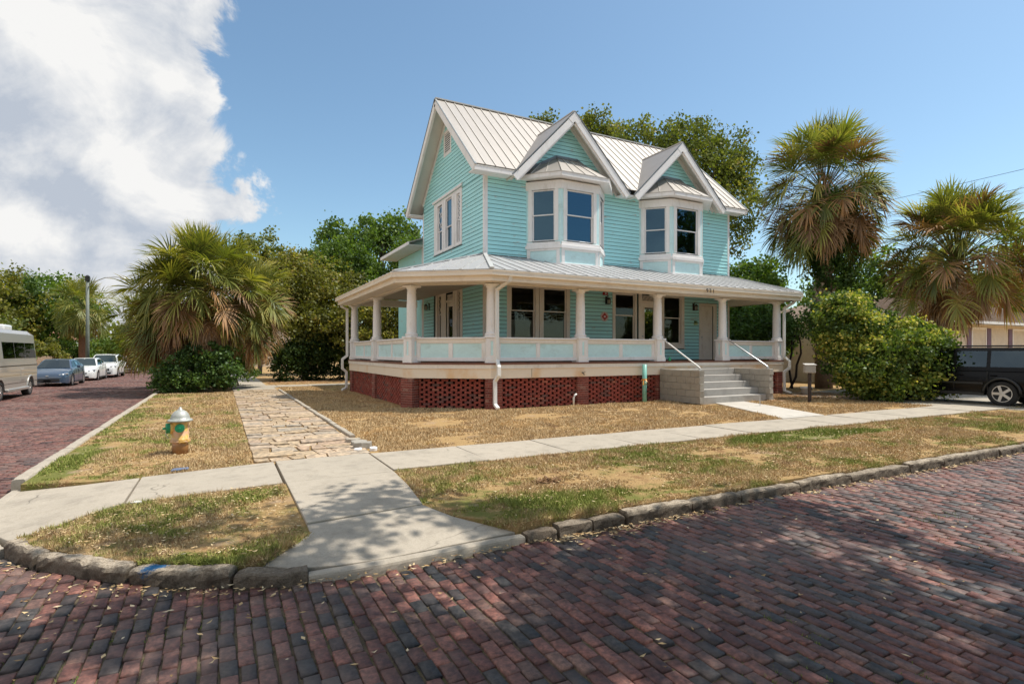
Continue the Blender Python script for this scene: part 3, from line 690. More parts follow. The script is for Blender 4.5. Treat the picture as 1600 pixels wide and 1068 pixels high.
def blades(x, y, d, r, h=.034, w=.006, z=-.028, tone=None, lay=.9):
    tf = tuft(x, y); kk = tf > -.85 + .35 * r.rand(len(x)); x, y, d, tf = x[kk], y[kk], d[kk], tf[kk]
    if tone is not None: tone = tone[kk]
    n = len(x); h = h * (1 + .75 * np.clip(tf, -.6, 1.3)); sc = np.clip(d / 7, .8, 3.2); hh = h * r.uniform(.4, 1.3, n) * np.clip(sc, .8, 1.5) ** .4; ww = w * sc * r.uniform(.7, 1.4, n)
    a = r.uniform(0, 2 * PI, n); b = r.uniform(0, 2 * PI, n); tl = r.uniform(.1, lay, n) * 1.5
    p0 = np.stack([x - np.cos(a) * ww, y - np.sin(a) * ww, np.full(n, z)], 1); p1 = np.stack([x + np.cos(a) * ww, y + np.sin(a) * ww, np.full(n, z)], 1)
    p2 = np.stack([x + np.cos(b) * hh * np.sin(tl), y + np.sin(b) * hh * np.sin(tl), z + .006 + hh * np.cos(tl)], 1)
    V = np.stack([p0, p1, p2], 1).reshape(-1, 3); t = r.rand(n) if tone is None else tone
    return V, np.repeat(t, 3)
GR = [([(.70, 7.55), (-.93, 7.36), (-1.40, 6.74), (-1.60, 6.52), (-1.18, 5.98), (-.72, 5.50), (-.05, 5.06), (.27, 4.92), (.68, 5.42)], 5200),
      ([(-2.24, 9.35), (-1.0, 8.86), (.42, 9.15), (.42, 26.5), (-2.24, 26.5)], 4200),
      ([(2.36, 9.12), (12.45, 9.12), (13.4, 11.2), (14.1, 12.7), (13.35, 12.8), (13.35, 14.5), (6.9, 14.5), (4.85, 16.4), (4.85, 24.6), (8, 26), (8, 28.8), (2.4, 28.4), (2.36, 12)], 4200),
      ([(14.15, 9.12), (19.6, 9.12), (19.6, 14.6), (17, 14.6), (17, 12.9), (15.65, 12.8)], 3600),
      ([(2.16, 7.66), (2.10, 6.8), (1.98, 5.85), (2.15, 5.3), (2.56, 4.80), (20.4, 4.79), (20.4, 7.66)], 5600),
      ([(27.5, 4.7), (44, 4.7), (44, 7.66), (27.5, 7.66)], 3000), ([(16, 7.66), (14, 7.60), (2.2, 7.60), (2.2, 7.72), (30, 7.72)], 3000)]
vs = []; ts = []
for i, (p, dn) in enumerate(GR):
    x, y, d, r = sample(p, dn, 40 + i); V, t = blades(x, y, d, r); vs.append(V); ts.append(t)
me = np_mesh('grass', np.concatenate(vs), 3, m_blade, np.concatenate(ts)); print('grass', len(me.polygons))
# blades hanging over the cut edges beside the ramps
def edge_blades(P, n, seed):
    r = np.random.RandomState(seed); P = np.array(P); sl = np.linalg.norm(np.diff(P, axis=0), axis=1); i = r.choice(len(sl), n, p=sl / sl.sum()); t = r.rand(n)[:, None]; q = P[i] + (P[i + 1] - P[i]) * t + r.normal(0, .018, (n, 2)); V, tt = blades(q[:, 0], q[:, 1], np.full(n, 6.), r, .042, .006, z=-.03, lay=1.0)
    n2 = len(V) // 3; V[:, 2] -= np.repeat(np.abs(r.normal(0, .03, n2)), 3); return V, tt
for P_, n_, s_ in (([(2.0, 5.83), (2.13, 5.3), (2.55, 4.80), (5, 4.78), (12, 4.78), (20, 4.78)], 16000, 1), ([(.72, 5.42), (.31, 4.96), (.12, 4.96), (-.2, 5.12), (-.58, 5.34), (-1.02, 5.74), (-1.48, 6.3), (-1.62, 6.53)], 7000, 2), ([(-2.2, 9.14), (-1.6, 8.93), (-.93, 8.81), (.4, 9.07)], 3000, 3), ([(-1.55, 6.58), (-.96, 7.36), (.7, 7.58)], 2500, 4)):
    V, t = edge_blades(P_, n_, s_); vs.append(V); ts.append(t)
me = np_mesh('grass', np.concatenate(vs), 3, m_blade, np.concatenate(ts))
g = link('grass', me, (0, 0, 0), kind='stuff'); tag(g, 'short dry straw coloured turf with green patches on the verge and front lawn', 'grass')
# leaf litter : small curled tan leaves along the kerbs, on the bricks and the grass
def litter(pts, r, z, size=(.012, .032), name='leaf_litter', mat=None, label=None, cat='leaves'):
    n = len(pts); s = r.uniform(size[0], size[1], n); a = r.uniform(0, 2 * PI, n); w = s * r.uniform(.25, .5, n)
    dx, dy = np.cos(a), np.sin(a); zz = z + r.uniform(.002, .012, n); cur = r.uniform(-.004, .012, n)
    P = [np.stack([pts[:, 0] + dx * s, pts[:, 1] + dy * s, zz + cur], 1), np.stack([pts[:, 0] - dy * w, pts[:, 1] + dx * w, zz], 1),
         np.stack([pts[:, 0] - dx * s, pts[:, 1] - dy * s, zz + cur * .6], 1), np.stack([pts[:, 0] + dy * w, pts[:, 1] - dx * w, zz], 1)]
    V = np.stack(P, 1).reshape(-1, 3); me = np_mesh(name, V, 4, mat or m_litter, np.repeat(r.rand(n), 4))
    o = link(name, me, (0, 0, 0), kind='stuff'); tag(o, label, cat); return o
r = np.random.RandomState(9)
path = np.array(cn + [(p[0], p[1]) for p in lip] + [(2.95, 4.60), (60, 4.60)])
pts = []
seglen = np.linalg.norm(np.diff(path, axis=0), axis=1)
for i in range(len(path) - 1):
    n = int(min(seglen[i], 22) * 55); t = r.rand(n) ** (1.5 if seglen[i] > 20 else 1); p = path[i] + (path[i + 1] - path[i]) * t[:, None] * (min(1, 22 / seglen[i]))
    d = path[i + 1] - path[i]; nn = np.array([d[1], -d[0]]) / seglen[i]; off = np.abs(r.normal(0, .09, n)) + .03; far = r.rand(n) < .12; off[far] += r.exponential(.35, far.sum())
    pts.append(p + nn * off[:, None])
n = 260; pts.append(np.stack([r.normal(-1.1, 1.3, n), 5.3 - np.abs(r.normal(0, .8, n))], 1)); pts.append(np.stack([r.uniform(-3, 9, 200), r.uniform(.5, 4.4, 200)], 1))
pts = np.concatenate(pts); pts = pts[~inside(block_outline, pts[:, 0], pts[:, 1])]
litter(pts, r, float(ZS) + .012, label='fallen tan leaves lying on the street bricks along the kerb')
a = []
for p_, n in ((GR[0][0], 1500), (GR[4][0], 2600), (GR[1][0], 900)):
    P = np.array(p_); lo = P.min(0); hi = P.max(0)
    if hi[0] > 15: hi[0] = 14
    x = r.uniform(lo[0], hi[0], n); y = r.uniform(lo[1], min(hi[1], 15), n); k = inside(p_, x, y); a.append(np.stack([x[k], y[k]], 1))
litter(np.concatenate(a), r, .002, (.010, .026), label='small dead leaves scattered through the dry grass')
# moss and weeds in the brick joints
n = 7500; x = np.round(r.uniform(-3, 9, n) / .101) * .101; x = -14 + (np.floor((r.uniform(-3, 9, n) + 14) / .101) + .5) * .101 + r.normal(0, .006, n)
y = r.uniform(.3, 4.5, n); cl = np.array([mnoise.noise(Vector((a_ * 1.2, b_ * 1.2, 3.3))) for a_, b_ in zip(x, y)]); k = (cl > .05) & ~inside(block_outline, x, y)
x, y = x[k], y[k]; d = x * FX + y * FY; rep = 3; x = np.repeat(x, rep) + r.normal(0, .008, len(x) * rep); y = np.repeat(y, rep) + r.normal(0, .02, len(y) * rep)
V, t = blades(x, y, np.full(len(x), 4.), r, .018, .0035, z=float(ZS) - .02, lay=1.0); V[:, 2] += .0
me = np_mesh('joint_weeds', V, 3, m_weed, t); o = link('joint_weeds', me, (0, 0, 0), kind='stuff'); tag(o, 'tiny green weeds growing in the joints between street bricks', 'weeds')
# ================================================================== THE HOUSE
YF, XL, XR, YB = 17.14, 7.95, 19.75, 23.56
house = thing('house', (14, 20, 0), 'two storey aqua clapboard house with metal gable roofs, two bay windows and wraparound porch', 'house')
def TM(o, du, dn):
    return Matrix(((du[0], dn[0], 0, o[0]), (du[1], dn[1], 0, o[1]), (0, 0, 1, 0), (0, 0, 0, 1)))
TF = TM((0, YF), (1, 0), (0, -1)); TL = TM((XL, 0), (0, 1), (-1, 0))
TR = TM((XR, 0), (0, 1), (1, 0)); TB = TM((0, YB), (1, 0), (0, 1))
boards = []
def siding(T, u0, u1, z0, z1, openings=(), clip=None, p=.140, keep=True):
    z = z0; k = 0
    while z < z1 - .02:
        zt = min(z + p, z1); a, b = u0, u1
        if clip: a, b = clip(zt - .03)
        segs = [(a, b)] if b - a > .05 else []
        for (ua, ub, za, zb) in openings:
            if zt > za + .03 and z < zb - .03:
                ns = []
                for (s, e) in segs:
                    if ub <= s or ua >= e: ns.append((s, e)); continue
                    if ua > s: ns.append((s, ua))
                    if ub < e: ns.append((ub, e))
                segs = ns
        for (s, e) in segs:
            if e - s < .03: continue
            # split very long boards at butt joints like real stock
            parts_ = [(s, e)]
            if e - s > 4.2:
                m_ = s + (e - s) * (.38 + .24 * ((k * 37) % 10) / 10); parts_ = [(s, m_ - .002), (m_ + .002, e)]
            for (s2, e2) in parts_:
                j = random.uniform(-.002, .002)
                o = .026 + j; i = .014
                vs = [(s2, o, z), (e2, o, z), (e2, i, zt - .017), (s2, i, zt - .017), (s2, -.003, z), (e2, -.003, z), (e2, -.003, zt - .017), (s2, -.003, zt - .017)]
                vs = [tuple(T @ Vector(v)) for v in vs]
                boards.append(((e2 - s2) * (1 if keep else .01), vs))
        z = zt; k += 1
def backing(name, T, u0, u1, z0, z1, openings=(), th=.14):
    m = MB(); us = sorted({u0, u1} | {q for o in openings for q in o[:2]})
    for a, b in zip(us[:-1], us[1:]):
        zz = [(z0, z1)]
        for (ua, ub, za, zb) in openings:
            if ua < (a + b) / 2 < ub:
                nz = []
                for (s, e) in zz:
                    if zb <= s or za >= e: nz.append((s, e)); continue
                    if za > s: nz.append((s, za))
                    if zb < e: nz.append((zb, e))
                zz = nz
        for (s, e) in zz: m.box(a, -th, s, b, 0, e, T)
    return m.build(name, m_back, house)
def extr(poly, vec):
    k = len(poly); q = [Vector(p) for p in poly]; v = Vector(vec); m = MB()
    return m.add(q + [p + v for p in q], [tuple(range(k)), tuple(range(2 * k - 1, k - 1, -1))] + [((i + 1) % k, i, i + k, (i + 1) % k + k) for i in range(k)])
def window(T, par, u0, u1, z0, z1, rail=None, cas=(.12, .12, .14, .08), glass=None, lat_up=False, blind=None, name='window', trim=None, n0=0.0, sash=True, casd=.035):
    """u0..z1 = visible sash opening; returns the part"""
    trim = trim or m_white; g = glass or m_glass; l, r_, t, b = cas; m = MB(); d = casd + n0
    m.box(u0 - l, n0, z0 - b, u0, d, z1 + t, T); m.box(u1, n0, z0 - b, u1 + r_, d, z1 + t, T)
    m.box(u0, n0, z1, u1, d, z1 + t, T); m.box(u0, n0, z0 - b, u1, d, z0, T)
    # reveals
    m.box(u0, -.12, z0, u0 + .012, n0, z1, T); m.box(u1 - .012, -.12, z0, u1, n0, z1, T); m.box(u0 + .012, -.12, z1 - .012, u1 - .012, n0, z1, T); m.box(u0 + .012, -.12, z0, u1 - .012, n0, z0 + .012, T)
    w = m.build(name, trim, house if par is None else par, bevel=.004)
    if b: MB().box(u0 - l - .03, n0, z0 - b - .035, u1 + r_ + .03, d + .04, z0 - b - .002, T).build('sill', trim, w)
    zr = rail or (z0 + z1) / 2; s = .035
    def fr(a, b_, c, e, nn, nm):
        q = MB(); q.box(a, nn - .03, c, a + s, nn, e, T); q.box(b_ - s, nn - .03, c, b_, nn, e, T); q.box(a + s, nn - .03, c, b_ - s, nn, c + s, T); q.box(a + s, nn - .03, e - s, b_ - s, nn, e, T)
        q.build(nm, trim, w)
        MB().add([tuple(T @ Vector(v)) for v in ((a + s, nn - .017, c + s), (b_ - s, nn - .017, c + s), (b_ - s, nn - .017, e - s), (a + s, nn - .017, e - s))], [(0, 1, 2, 3)]).build('pane', g, w)
    if sash:
        fr(u0 + .013, u1 - .013, zr - .02, z1 - .013, -.02, 'sash'); fr(u0 + .013, u1 - .013, z0 + .013, zr + .015, -.055, 'sash')
    if lat_up:
        q = MB(); a, b_, c, e = u0 + .05, u1 - .05, zr + .02, z1 - .05; wdt = b_ - a; st = wdt / 1.0; k = c - wdt
        while k < e:
            for sg in (1, -1):
                # clipped diagonal
                if sg > 0: P = [(a, k), (b_, k + wdt)]
                else: P = [(a, k + wdt), (b_, k)]
                (ua, za), (ub, zb) = P
                def cl(u, zz, u2, z2):
                    if zz < c: t_ = (c - zz) / (z2 - zz); return (u + (u2 - u) * t_, c)
                    if zz > e: t_ = (e - zz) / (z2 - zz); return (u + (u2 - u) * t_, e)
                    return (u, zz)
                if max(za, zb) <= c or min(za, zb) >= e: continue
                A = cl(ua, za, ub, zb); B = cl(ub, zb, ua, za)
                q.bar(T @ Vector((A[0], -.028, A[1])), T @ Vector((B[0], -.028, B[1])), .016, .02)
            k += st / 1.0 if wdt > .3 else .17
        q.build('lattice', trim, w)
    if blind:
        q = MB(); zz = blind[0]
        while zz < blind[1]: q.box(u0 + .05, -.16, zz, u1 - .05, -.13, zz + .022, T); zz += .034
        q.build('blind', m_blind, w)
        if len(blind) > 2:      # fretwork valance above the blind
            q = MB(); a, b_ = u0 + .06, u1 - .06; c, e = blind[1] + .02, blind[1] + .24
            q.box(a, -.15, c - .02, b_, -.13, c, T); q.box(a, -.15, e, b_, -.13, e + .02, T); k = 3; st = (b_ - a) / k
            for i in range(k):
                ua, ub = a + i * st, a + (i + 1) * st
                if i == 1:
                    q.bar(T @ Vector((ua, -.14, c)), T @ Vector((ub, -.14, e)), .018, .02); q.bar(T @ Vector((ua, -.14, e)), T @ Vector((ub, -.14, c)), .018, .02)
                    q.bar(T @ Vector(((ua + ub) / 2, -.14, c)), T @ Vector(((ua + ub) / 2, -.14, e)), .016, .02); q.box(ua - .01, -.15, c, ua + .01, -.13, e, T); q.box(ub - .01, -.15, c, ub + .01, -.13, e, T)
                else:
                    q.bar(T @ Vector((ua, -.14, (c + e) / 2)), T @ Vector((ub, -.14, (c + e) / 2)), .014, .02)
            q.build('valance', m_blind, w)
    return w
# ---------------- upper and lower walls
op_low_f = [(8.93, 9.95, 1.98, 3.98), (10.25, 11.28, 1.98, 3.98), (13.48, 14.50, 1.98, 3.95), (14.80, 15.66, 1.34, 3.95), (15.97, 16.95, 1.98, 3.95), (18.05, 18.81, 1.34, 3.64)]
ext_low_f = [(8.80, 11.42, 1.80, 4.1), (13.36, 17.10, 1.80, 4.1), (14.66, 15.80, 1.3, 4.1), (17.94, 18.93, 1.3, 3.77)]
bays = [(9.57, 4.31), (14.70, 9.44)]
BX = [(9.57, 12.95), (14.70, 18.08)]
op_up_f = [(a + .25, b - .25, 4.7, 7.5) for a, b in BX]
ext_up_f = [(a, b, 4.5, 7.62) for a, b in BX]
G = [(11.25, 10.27, 2.5), (16.46, 10.07, 2.45)]          # cross gables: ridge x, ridge z, half width
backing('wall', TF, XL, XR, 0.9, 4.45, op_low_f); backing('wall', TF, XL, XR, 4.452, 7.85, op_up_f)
siding(TF, XL + .10, XR - .09, 1.36, 4.06, ext_low_f)
siding(TF, XL + .10, XR - .09, 4.78, 7.82, ext_up_f)
for gx, gz, hw in G:
    k = (gz - 7.68) / hw
    siding(TF, 0, 0, 7.82, gz - .15, (), clip=lambda z, gx=gx, gz=gz, k=k: (gx - (gz - .13 - z) / k, gx + (gz - .13 - z) / k))
    h = (gz - .14 - 7.852) / k
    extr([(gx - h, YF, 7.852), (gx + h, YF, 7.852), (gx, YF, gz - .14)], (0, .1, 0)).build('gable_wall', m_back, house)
op_l = [(19.27, 19.63, 5.78, 7.66), (20.09, 20.82, 5.78, 7.72), (21.17, 21.74, 5.78, 7.62)]
ext_l = [(19.08, 22.15, 5.62, 7.89)]
op_ll = [(19.24, 19.63, 1.98, 4.0), (19.98, 20.80, 1.34, 4.0), (21.28, 21.76, 1.98, 4.0)]
ext_ll = [(19.04, 22.22, 1.34, 4.1)]
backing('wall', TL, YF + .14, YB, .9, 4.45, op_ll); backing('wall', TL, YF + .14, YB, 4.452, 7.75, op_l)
siding(TL, YF + .02, YB - .08, 1.36, 4.06, ext_ll); siding(TL, YF + .02, YB - .08, 4.80, 7.78, ext_l)
GY = 20.35
siding(TL, 0, 0, 7.78, 11.1, [(20.18, 20.98, 9.44, 10.44)], clip=lambda z: (max(YF + .02, GY - (11.22 - z) / .955), min(YB - .08, GY + (11.22 - z) / .955)))
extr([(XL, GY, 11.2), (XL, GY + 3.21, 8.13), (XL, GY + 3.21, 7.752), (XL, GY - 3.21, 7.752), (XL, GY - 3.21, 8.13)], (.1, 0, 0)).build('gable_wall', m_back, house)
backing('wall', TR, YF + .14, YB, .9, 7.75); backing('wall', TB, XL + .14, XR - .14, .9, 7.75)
extr([(XR, GY - 3.4, 7.752), (XR, GY + 3.4, 7.752), (XR, GY, 11.15)], (-.1, 0, 0)).build('gable_wall', m_siding, house)
siding(TR, YF + .02, YB, 4.8, 7.75, (), keep=False)
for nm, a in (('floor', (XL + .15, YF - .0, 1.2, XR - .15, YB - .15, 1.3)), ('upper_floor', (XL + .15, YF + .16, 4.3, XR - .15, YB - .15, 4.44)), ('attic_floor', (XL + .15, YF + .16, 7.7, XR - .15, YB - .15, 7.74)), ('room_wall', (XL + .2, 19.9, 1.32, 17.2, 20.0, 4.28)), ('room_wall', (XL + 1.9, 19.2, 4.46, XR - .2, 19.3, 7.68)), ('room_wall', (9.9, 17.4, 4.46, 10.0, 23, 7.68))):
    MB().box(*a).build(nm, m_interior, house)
# corner boards
cb = MB(); cb.box(XL - .028, YF - .028, 1.34, XL + .10, YF + .0, 4.05); cb.box(XL - .028, YF, 1.34, XL, YF + .1, 4.05); cb.build('corner_board', m_trimw, house)
cb = MB(); cb.box(XL - .028, YF - .028, 4.9, XL + .10, YF + .0, 7.75); cb.box(XL - .028, YF, 4.9, XL, YF + .1, 7.75); cb.build('corner_board', m_white, house)
MB().box(XR - .09, YF - .028, 4.8, XR + .02, YF, 7.7).build('corner_board', m_white, house)
MB().box(XR - .09, YF - .028, 1.34, XR + .02, YF, 4.05).build('corner_board', m_trimw, house)
MB().box(XL - .028, YB - .08, 1.3, XL, YB + .03, 7.75).build('corner_board', m_white, house)
MB().box(XL + .1, YF - .05, 4.86, XR - .1, YF, 4.99).build('flashing', m_flash, house)
# boards: the 300 longest as objects, the rest as one part
boards.sort(key=lambda b: -b[0])
BF = [(0, 1, 2, 3), (4, 7, 6, 5), (0, 4, 5, 1), (3, 2, 6, 7), (1, 5, 6, 2), (0, 3, 7, 4)]
for ln, vs in boards[:300]: MB().add(vs, BF).build('siding_board', m_siding, house)
rest = MB()
for ln, vs in boards[300:]: rest.add(vs, BF)
rest.build('siding_boards_short', m_siding, house, kind='stuff'); print('boards', len(boards))
# a few bare patches where paint has flaked: thin chips of bare wood under the paint edge
# ---------------- windows, lower front
window(TF, None, 8.95, 9.93, 2.0, 3.96, 3.12, (.16, .15, .1, .1), blind=(2.02, 2.78, 1), trim=m_trimw)
window(TF, None, 10.27, 11.26, 2.0, 3.96, 3.12, (.17, .14, .1, .1), blind=(2.02, 2.78, 1), trim=m_trimw)
window(TF, None, 13.50, 14.48, 2.0, 3.93, 3.09, (.13, .08, .1, .1), trim=m_trimw)
window(TF, None, 15.99, 16.93, 2.0, 3.93, 3.06, (.20, .17, .1, .16), trim=m_trimw)
def door(T, u0, u1, z0, z1, glass, label=None, slats=False, trim=None, cas=.1, casr=.1, transom=None, extra=0):
    trim = trim or m_trimw
    m = MB(); zt = transom[1] + .04 if transom else z1
    m.box(u0 - cas, 0, z0, u0, .035, zt + .1, T); m.box(u1, 0, z0, u1 + casr, .035, zt + .1, T); m.box(u0, 0, zt, u1, .035, zt + .1, T)
    if transom: m.box(u0, -.05, z1, u1, .02, transom[0], T)
    f = m.build('door_frame', trim, house, bevel=.004)
    d = MB(); n = -.035
    if glass:
        ga, gb, gc, ge = glass
        d.box(u0, n - .04, z0, ga, n, z1, T); d.box(gb, n - .04, z0, u1, n, z1, T); d.box(ga, n - .04, ge, gb, n, z1, T); d.box(ga, n - .04, z0, gb, n, gc, T)
        dd = d.build('door', trim, house, label=label)
        MB().box(ga, n - .03, gc, gb, n - .02, ge, T).build('pane', m_glass, dd)
        q = MB(); q.box(ga - .03, n, gc - .03, ga, n + .015, ge + .03, T); q.box(gb, n, gc - .03, gb + .03, n + .015, ge + .03, T); q.box(ga, n, ge, gb, n + .015, ge + .03, T); q.box(ga, n, gc - .03, gb, n + .015, gc, T); q.build('glass_bead', trim, dd)
    else:
        d.box(u0, n - .04, z0, u1, n, z1, T); dd = d.build('door', trim, house, label=label)
        for k in range(6):
            zz = z0 + .12 + k * (z1 - z0 - .2) / 6; MB().box(u0 + .1, n, zz, u1 - .1, n + .014, zz + (z1 - z0 - .2) / 6 - .07, T).build('panel', trim, dd, bevel=.006)
    MB().tube([T @ Vector((u0 + .06, n + .01, z0 + .95)), T @ Vector((u0 + .06, n + .06, z0 + .95))], .025, 8).build('door_knob', m_galv, dd)
    return f
f = door(TF, 14.82, 15.64, 1.34, 3.62, (15.0, 15.48, 1.62, 3.44), 'cream door with a tall glass pane, between two front windows', transom=(3.70, 3.95), cas=.16, casr=.14)
q = MB(); MB().box(14.84, -.1, 3.71, 15.62, -.08, 3.93, TF).build('vent_backing', m_dark, f)
for k in range(11): q.bar(TF @ Vector((14.84 + k * .071, -.03, 3.93)), TF @ Vector((14.84 + k * .071 + .07, -.03, 3.71)), .012, .03)
q.build('vent_slats', m_trimw, f, kind='stuff')
door(TF, 18.07, 18.79, 1.34, 3.62, None, 'cream panelled door at the right end of the porch', cas=.12, casr=.2)
# ---------------- gable side lower: door with sidelights
for (a, b, zr, l, r_) in ((19.26, 19.61, 3.2, .2, .2), (21.30, 21.74, 3.2, .2, .2)):
    window(TL, None, a, b, 2.0, 3.98, zr, (l, r_, .08, .1), lat_up=True, trim=m_trimw)
f = door(TL, 20.0, 20.78, 1.34, 3.62, (20.14, 20.62, 1.62, 3.44), 'cream door with a glass pane between lattice sidelights on the gable side', transom=(3.70, 3.95), cas=.16, casr=.3)
MB().box(20.03, -.1, 3.71, 20.75, -.08, 3.93, TL).build('vent_backing', m_dark, f); q = MB()
for k in range(10):
    q.bar(TL @ Vector((20.03 + k * .07, -.03, 3.93)), TL @ Vector((20.03 + k * .07 + .07, -.03, 3.71)), .014, .02); q.bar(TL @ Vector((20.03 + k * .07, -.03, 3.71)), TL @ Vector((20.03 + k * .07 + .07, -.03, 3.93)), .014, .02)
q.build('transom_lattice', m_trimw, f)
# ---------------- gable side upper triple window
window(TL, None, 19.30, 19.62, 5.80, 7.64, 6.66, (.2, .22, .16, .1), glass=m_glassup, lat_up=True)
window(TL, None, 20.12, 20.80, 5.80, 7.70, 6.62, (.26, .20, .10, .1), glass=m_glassup)
window(TL, None, 21.20, 21.72, 5.80, 7.64, 6.60, (.18, .40, .16, .1), glass=m_glassup, lat_up=True)
MB().box(19.02, .036, 7.82, 22.20, .09, 7.91, TL).build('window_head', m_white, house)
for (a, b, c) in ((20.02, 20.66, .35), (20.1, 20.6, .5)): pass
q = MB(); q.box(20.12, 0, 5.83, 20.80, .002, 5.84, TL)
MB().box(20.15, -.2, 5.85, 20.77, -.18, 7.6, TL).build('curtain', surf('curtain', (.42, .37, .31), .8), house)
# gable vent
m = MB(); m.box(20.18, 0, 9.44, 20.28, .035, 10.44, TL); m.box(20.88, 0, 9.44, 20.98, .035, 10.44, TL); m.box(20.28, 0, 10.32, 20.88, .035, 10.44, TL); m.box(20.28, 0, 9.44, 20.88, .035, 9.54, TL)
gv = m.build('gable_vent', m_white, house); MB().box(20.28, -.005, 9.54, 20.88, .004, 10.32, TL).build('vent_backing', m_dark, gv)
for k in range(9):
    z = 9.56 + k * .085; MB().add([tuple(TL @ Vector(v)) for v in ((20.28, .03, z), (20.88, .03, z), (20.88, .008, z + .06), (20.28, .008, z + .06), (20.28, .028, z - .008), (20.88, .028, z - .008), (20.88, .004, z + .05), (20.28, .004, z + .05))], [(0, 1, 2, 3), (7, 6, 5, 4), (0, 4, 5, 1), (3, 2, 6, 7), (0, 3, 7, 4), (1, 5, 6, 2)]).build('louvre', m_white, gv)
# ---------------- bay windows
def bay(x0, lab):
    p, w = .88, 1.62
    P = [(x0, YF), (x0 + p, YF - p), (x0 + p + w, YF - p), (x0 + p + w + p, YF)]
    body = None
    faces = []
    for a, b in zip(P[:-1], P[1:]):
        du = (Vector(b) - Vector(a)); ln = du.length; du.normalize(); dn = Vector((du.y, -du.x))
        faces.append((TM(a, du, dn), ln))
    core = MB()
    for T, ln in faces:
        mg = .245 if ln > 1.4 else .215
        core.box(0, -.1, 4.52, ln, 0, 5.5, T); core.box(0, -.1, 7.36, ln, 0, 7.62, T); core.box(0, -.1, 5.5, mg, 0, 7.36, T); core.box(ln - mg, -.1, 5.5, ln, 0, 7.36, T)
    body = core.build('bay_window', m_panel, house, label=lab)
    for T, ln in faces:
        mg = .245 if ln > 1.4 else .215
        window(T, body, mg, ln - mg, 5.54, 7.34, 6.46, (.135, .135, .0, .0), glass=m_glassup)
        c = MB(); c.box(-.01, 0, 7.34, ln + .01, .04, 7.64, T); c.build('frieze_board', m_white, body)
        c = MB(); c.box(-.02, 0, 5.27, ln + .02, .075, 5.395, T); c.box(.02, 0, 5.397, ln - .02, .045, 5.50, T); c.build('sill_band', m_white, body, bevel=.006)
        c = MB(); c.box(.03, 0, 4.66, .15, .035, 5.268, T); c.box(ln - .15, 0, 4.66, ln - .03, .035, 5.268, T); c.box(.152, 0, 5.20, ln - .152, .035, 5.268, T); c.box(-.01, 0, 4.50, ln + .01, .045, 4.76, T)
        c.build('panel_frame', m_white, body, bevel=.004)
    MB().prism([(x0 + .05, YF - .02), (x0 + p, YF - p + .05), (x0 + p + w, YF - p + .05), (x0 + 2 * p + w - .05, YF - .02)], 7.645, 7.66).build('bay_ceiling', m_white, body)
    # eave
    o = .34; cx = x0 + p + w / 2
    E_ = [(x0 - .42, YF), (x0 + p - .19, YF - p - o), (x0 + p + w + .19, YF - p - o), (x0 + 2 * p + w + .42, YF)]
    c = MB(); c.prism(E_, 7.70, 7.73); c.build('bay_soffit', m_white, body)
    c = MB()
    for a, b in zip(E_[:-1], E_[1:]): c.bar((*a, 7.745), (*b, 7.745), .05, .13)
    c.build('bay_fascia', m_white, body)
    c = MB()
    for a, b in zip(E_[:-1], E_[1:]): c.bar((*a, 7.822), (*b, 7.822), .08, .022)
    c.build('drip_edge', m_seam, body)
    Tp = [(cx - .40, YF - .02, 8.72), (cx + .40, YF - .02, 8.72)]
    ez = 7.835
    e3 = [(a[0], a[1], ez) for a in E_]
    def lerp(a, b, t): return tuple(a[i] + (b[i] - a[i]) * t for i in range(3))
    def face(a, b, c, d, n):   # a->b eave, d->c top
        for k in range(n):
            t0, t1 = k / n, (k + 1) / n; q = [lerp(a, b, t0), lerp(a, b, t1), lerp(d, c, t1), lerp(d, c, t0)]
            if (Vector(q[2]) - Vector(q[3])).length < 1e-4: q = q[:3]
            MB().slab(q, .02).build('roof_panel', m_roof, body)
        s = MB()
        for k in range(n + 1):
            t0 = k / n; A = Vector(lerp(a, b, t0)) + Vector((0, 0, .012)); B = Vector(lerp(d, c, t0)) + Vector((0, 0, .012)); s.bar(A, B, .018, .03)
        s.build('roof_seam', m_seam, body)
    apex_l = Tp[0]; apex_r = Tp[1]
    face(e3[0], e3[1], apex_l, (x0 - .2 + .45, YF - .02, 8.25), 3)
    face(e3[1], e3[2], apex_r, apex_l, 4)
    face(e3[2], e3[3], (x0 + 2 * p + w + .2 - .45, YF - .02, 8.25), apex_r, 3)
    for sx, ap in ((-1, apex_l), (1, apex_r)):
        xe = x0 - .42 if sx < 0 else x0 + 2 * p + w + .42; xm = x0 + .25 if sx < 0 else x0 + 2 * p + w - .25
        MB().slab([(xe, YF - .01, ez), (xm, YF - .021, 8.25), (xe + (xm - xe) * .5, YF - .4, ez + .1)], .01).build('roof_corner', m_roof, body)
    f = MB(); f.bar((cx - .46, YF - .03, 8.76), (cx + .46, YF - .03, 8.76), .05, .09); f.bar((cx - .44, YF - .03, 8.76), (xm if False else x0 - .1, YF - .03, 8.05), .05, .09); f.bar((cx + .44, YF - .03, 8.76), (x0 + 2 * p + w + .1, YF - .03, 8.05), .05, .09)
    f.build('flashing', m_flashg, body)
m_flashg = surf('flashing_grey', (.17, .20, .22), .5)
bay(9.57, 'left bay window with three sashes under its own small hipped metal roof')
bay(14.70, 'right bay window with three sashes under its own small hipped metal roof')
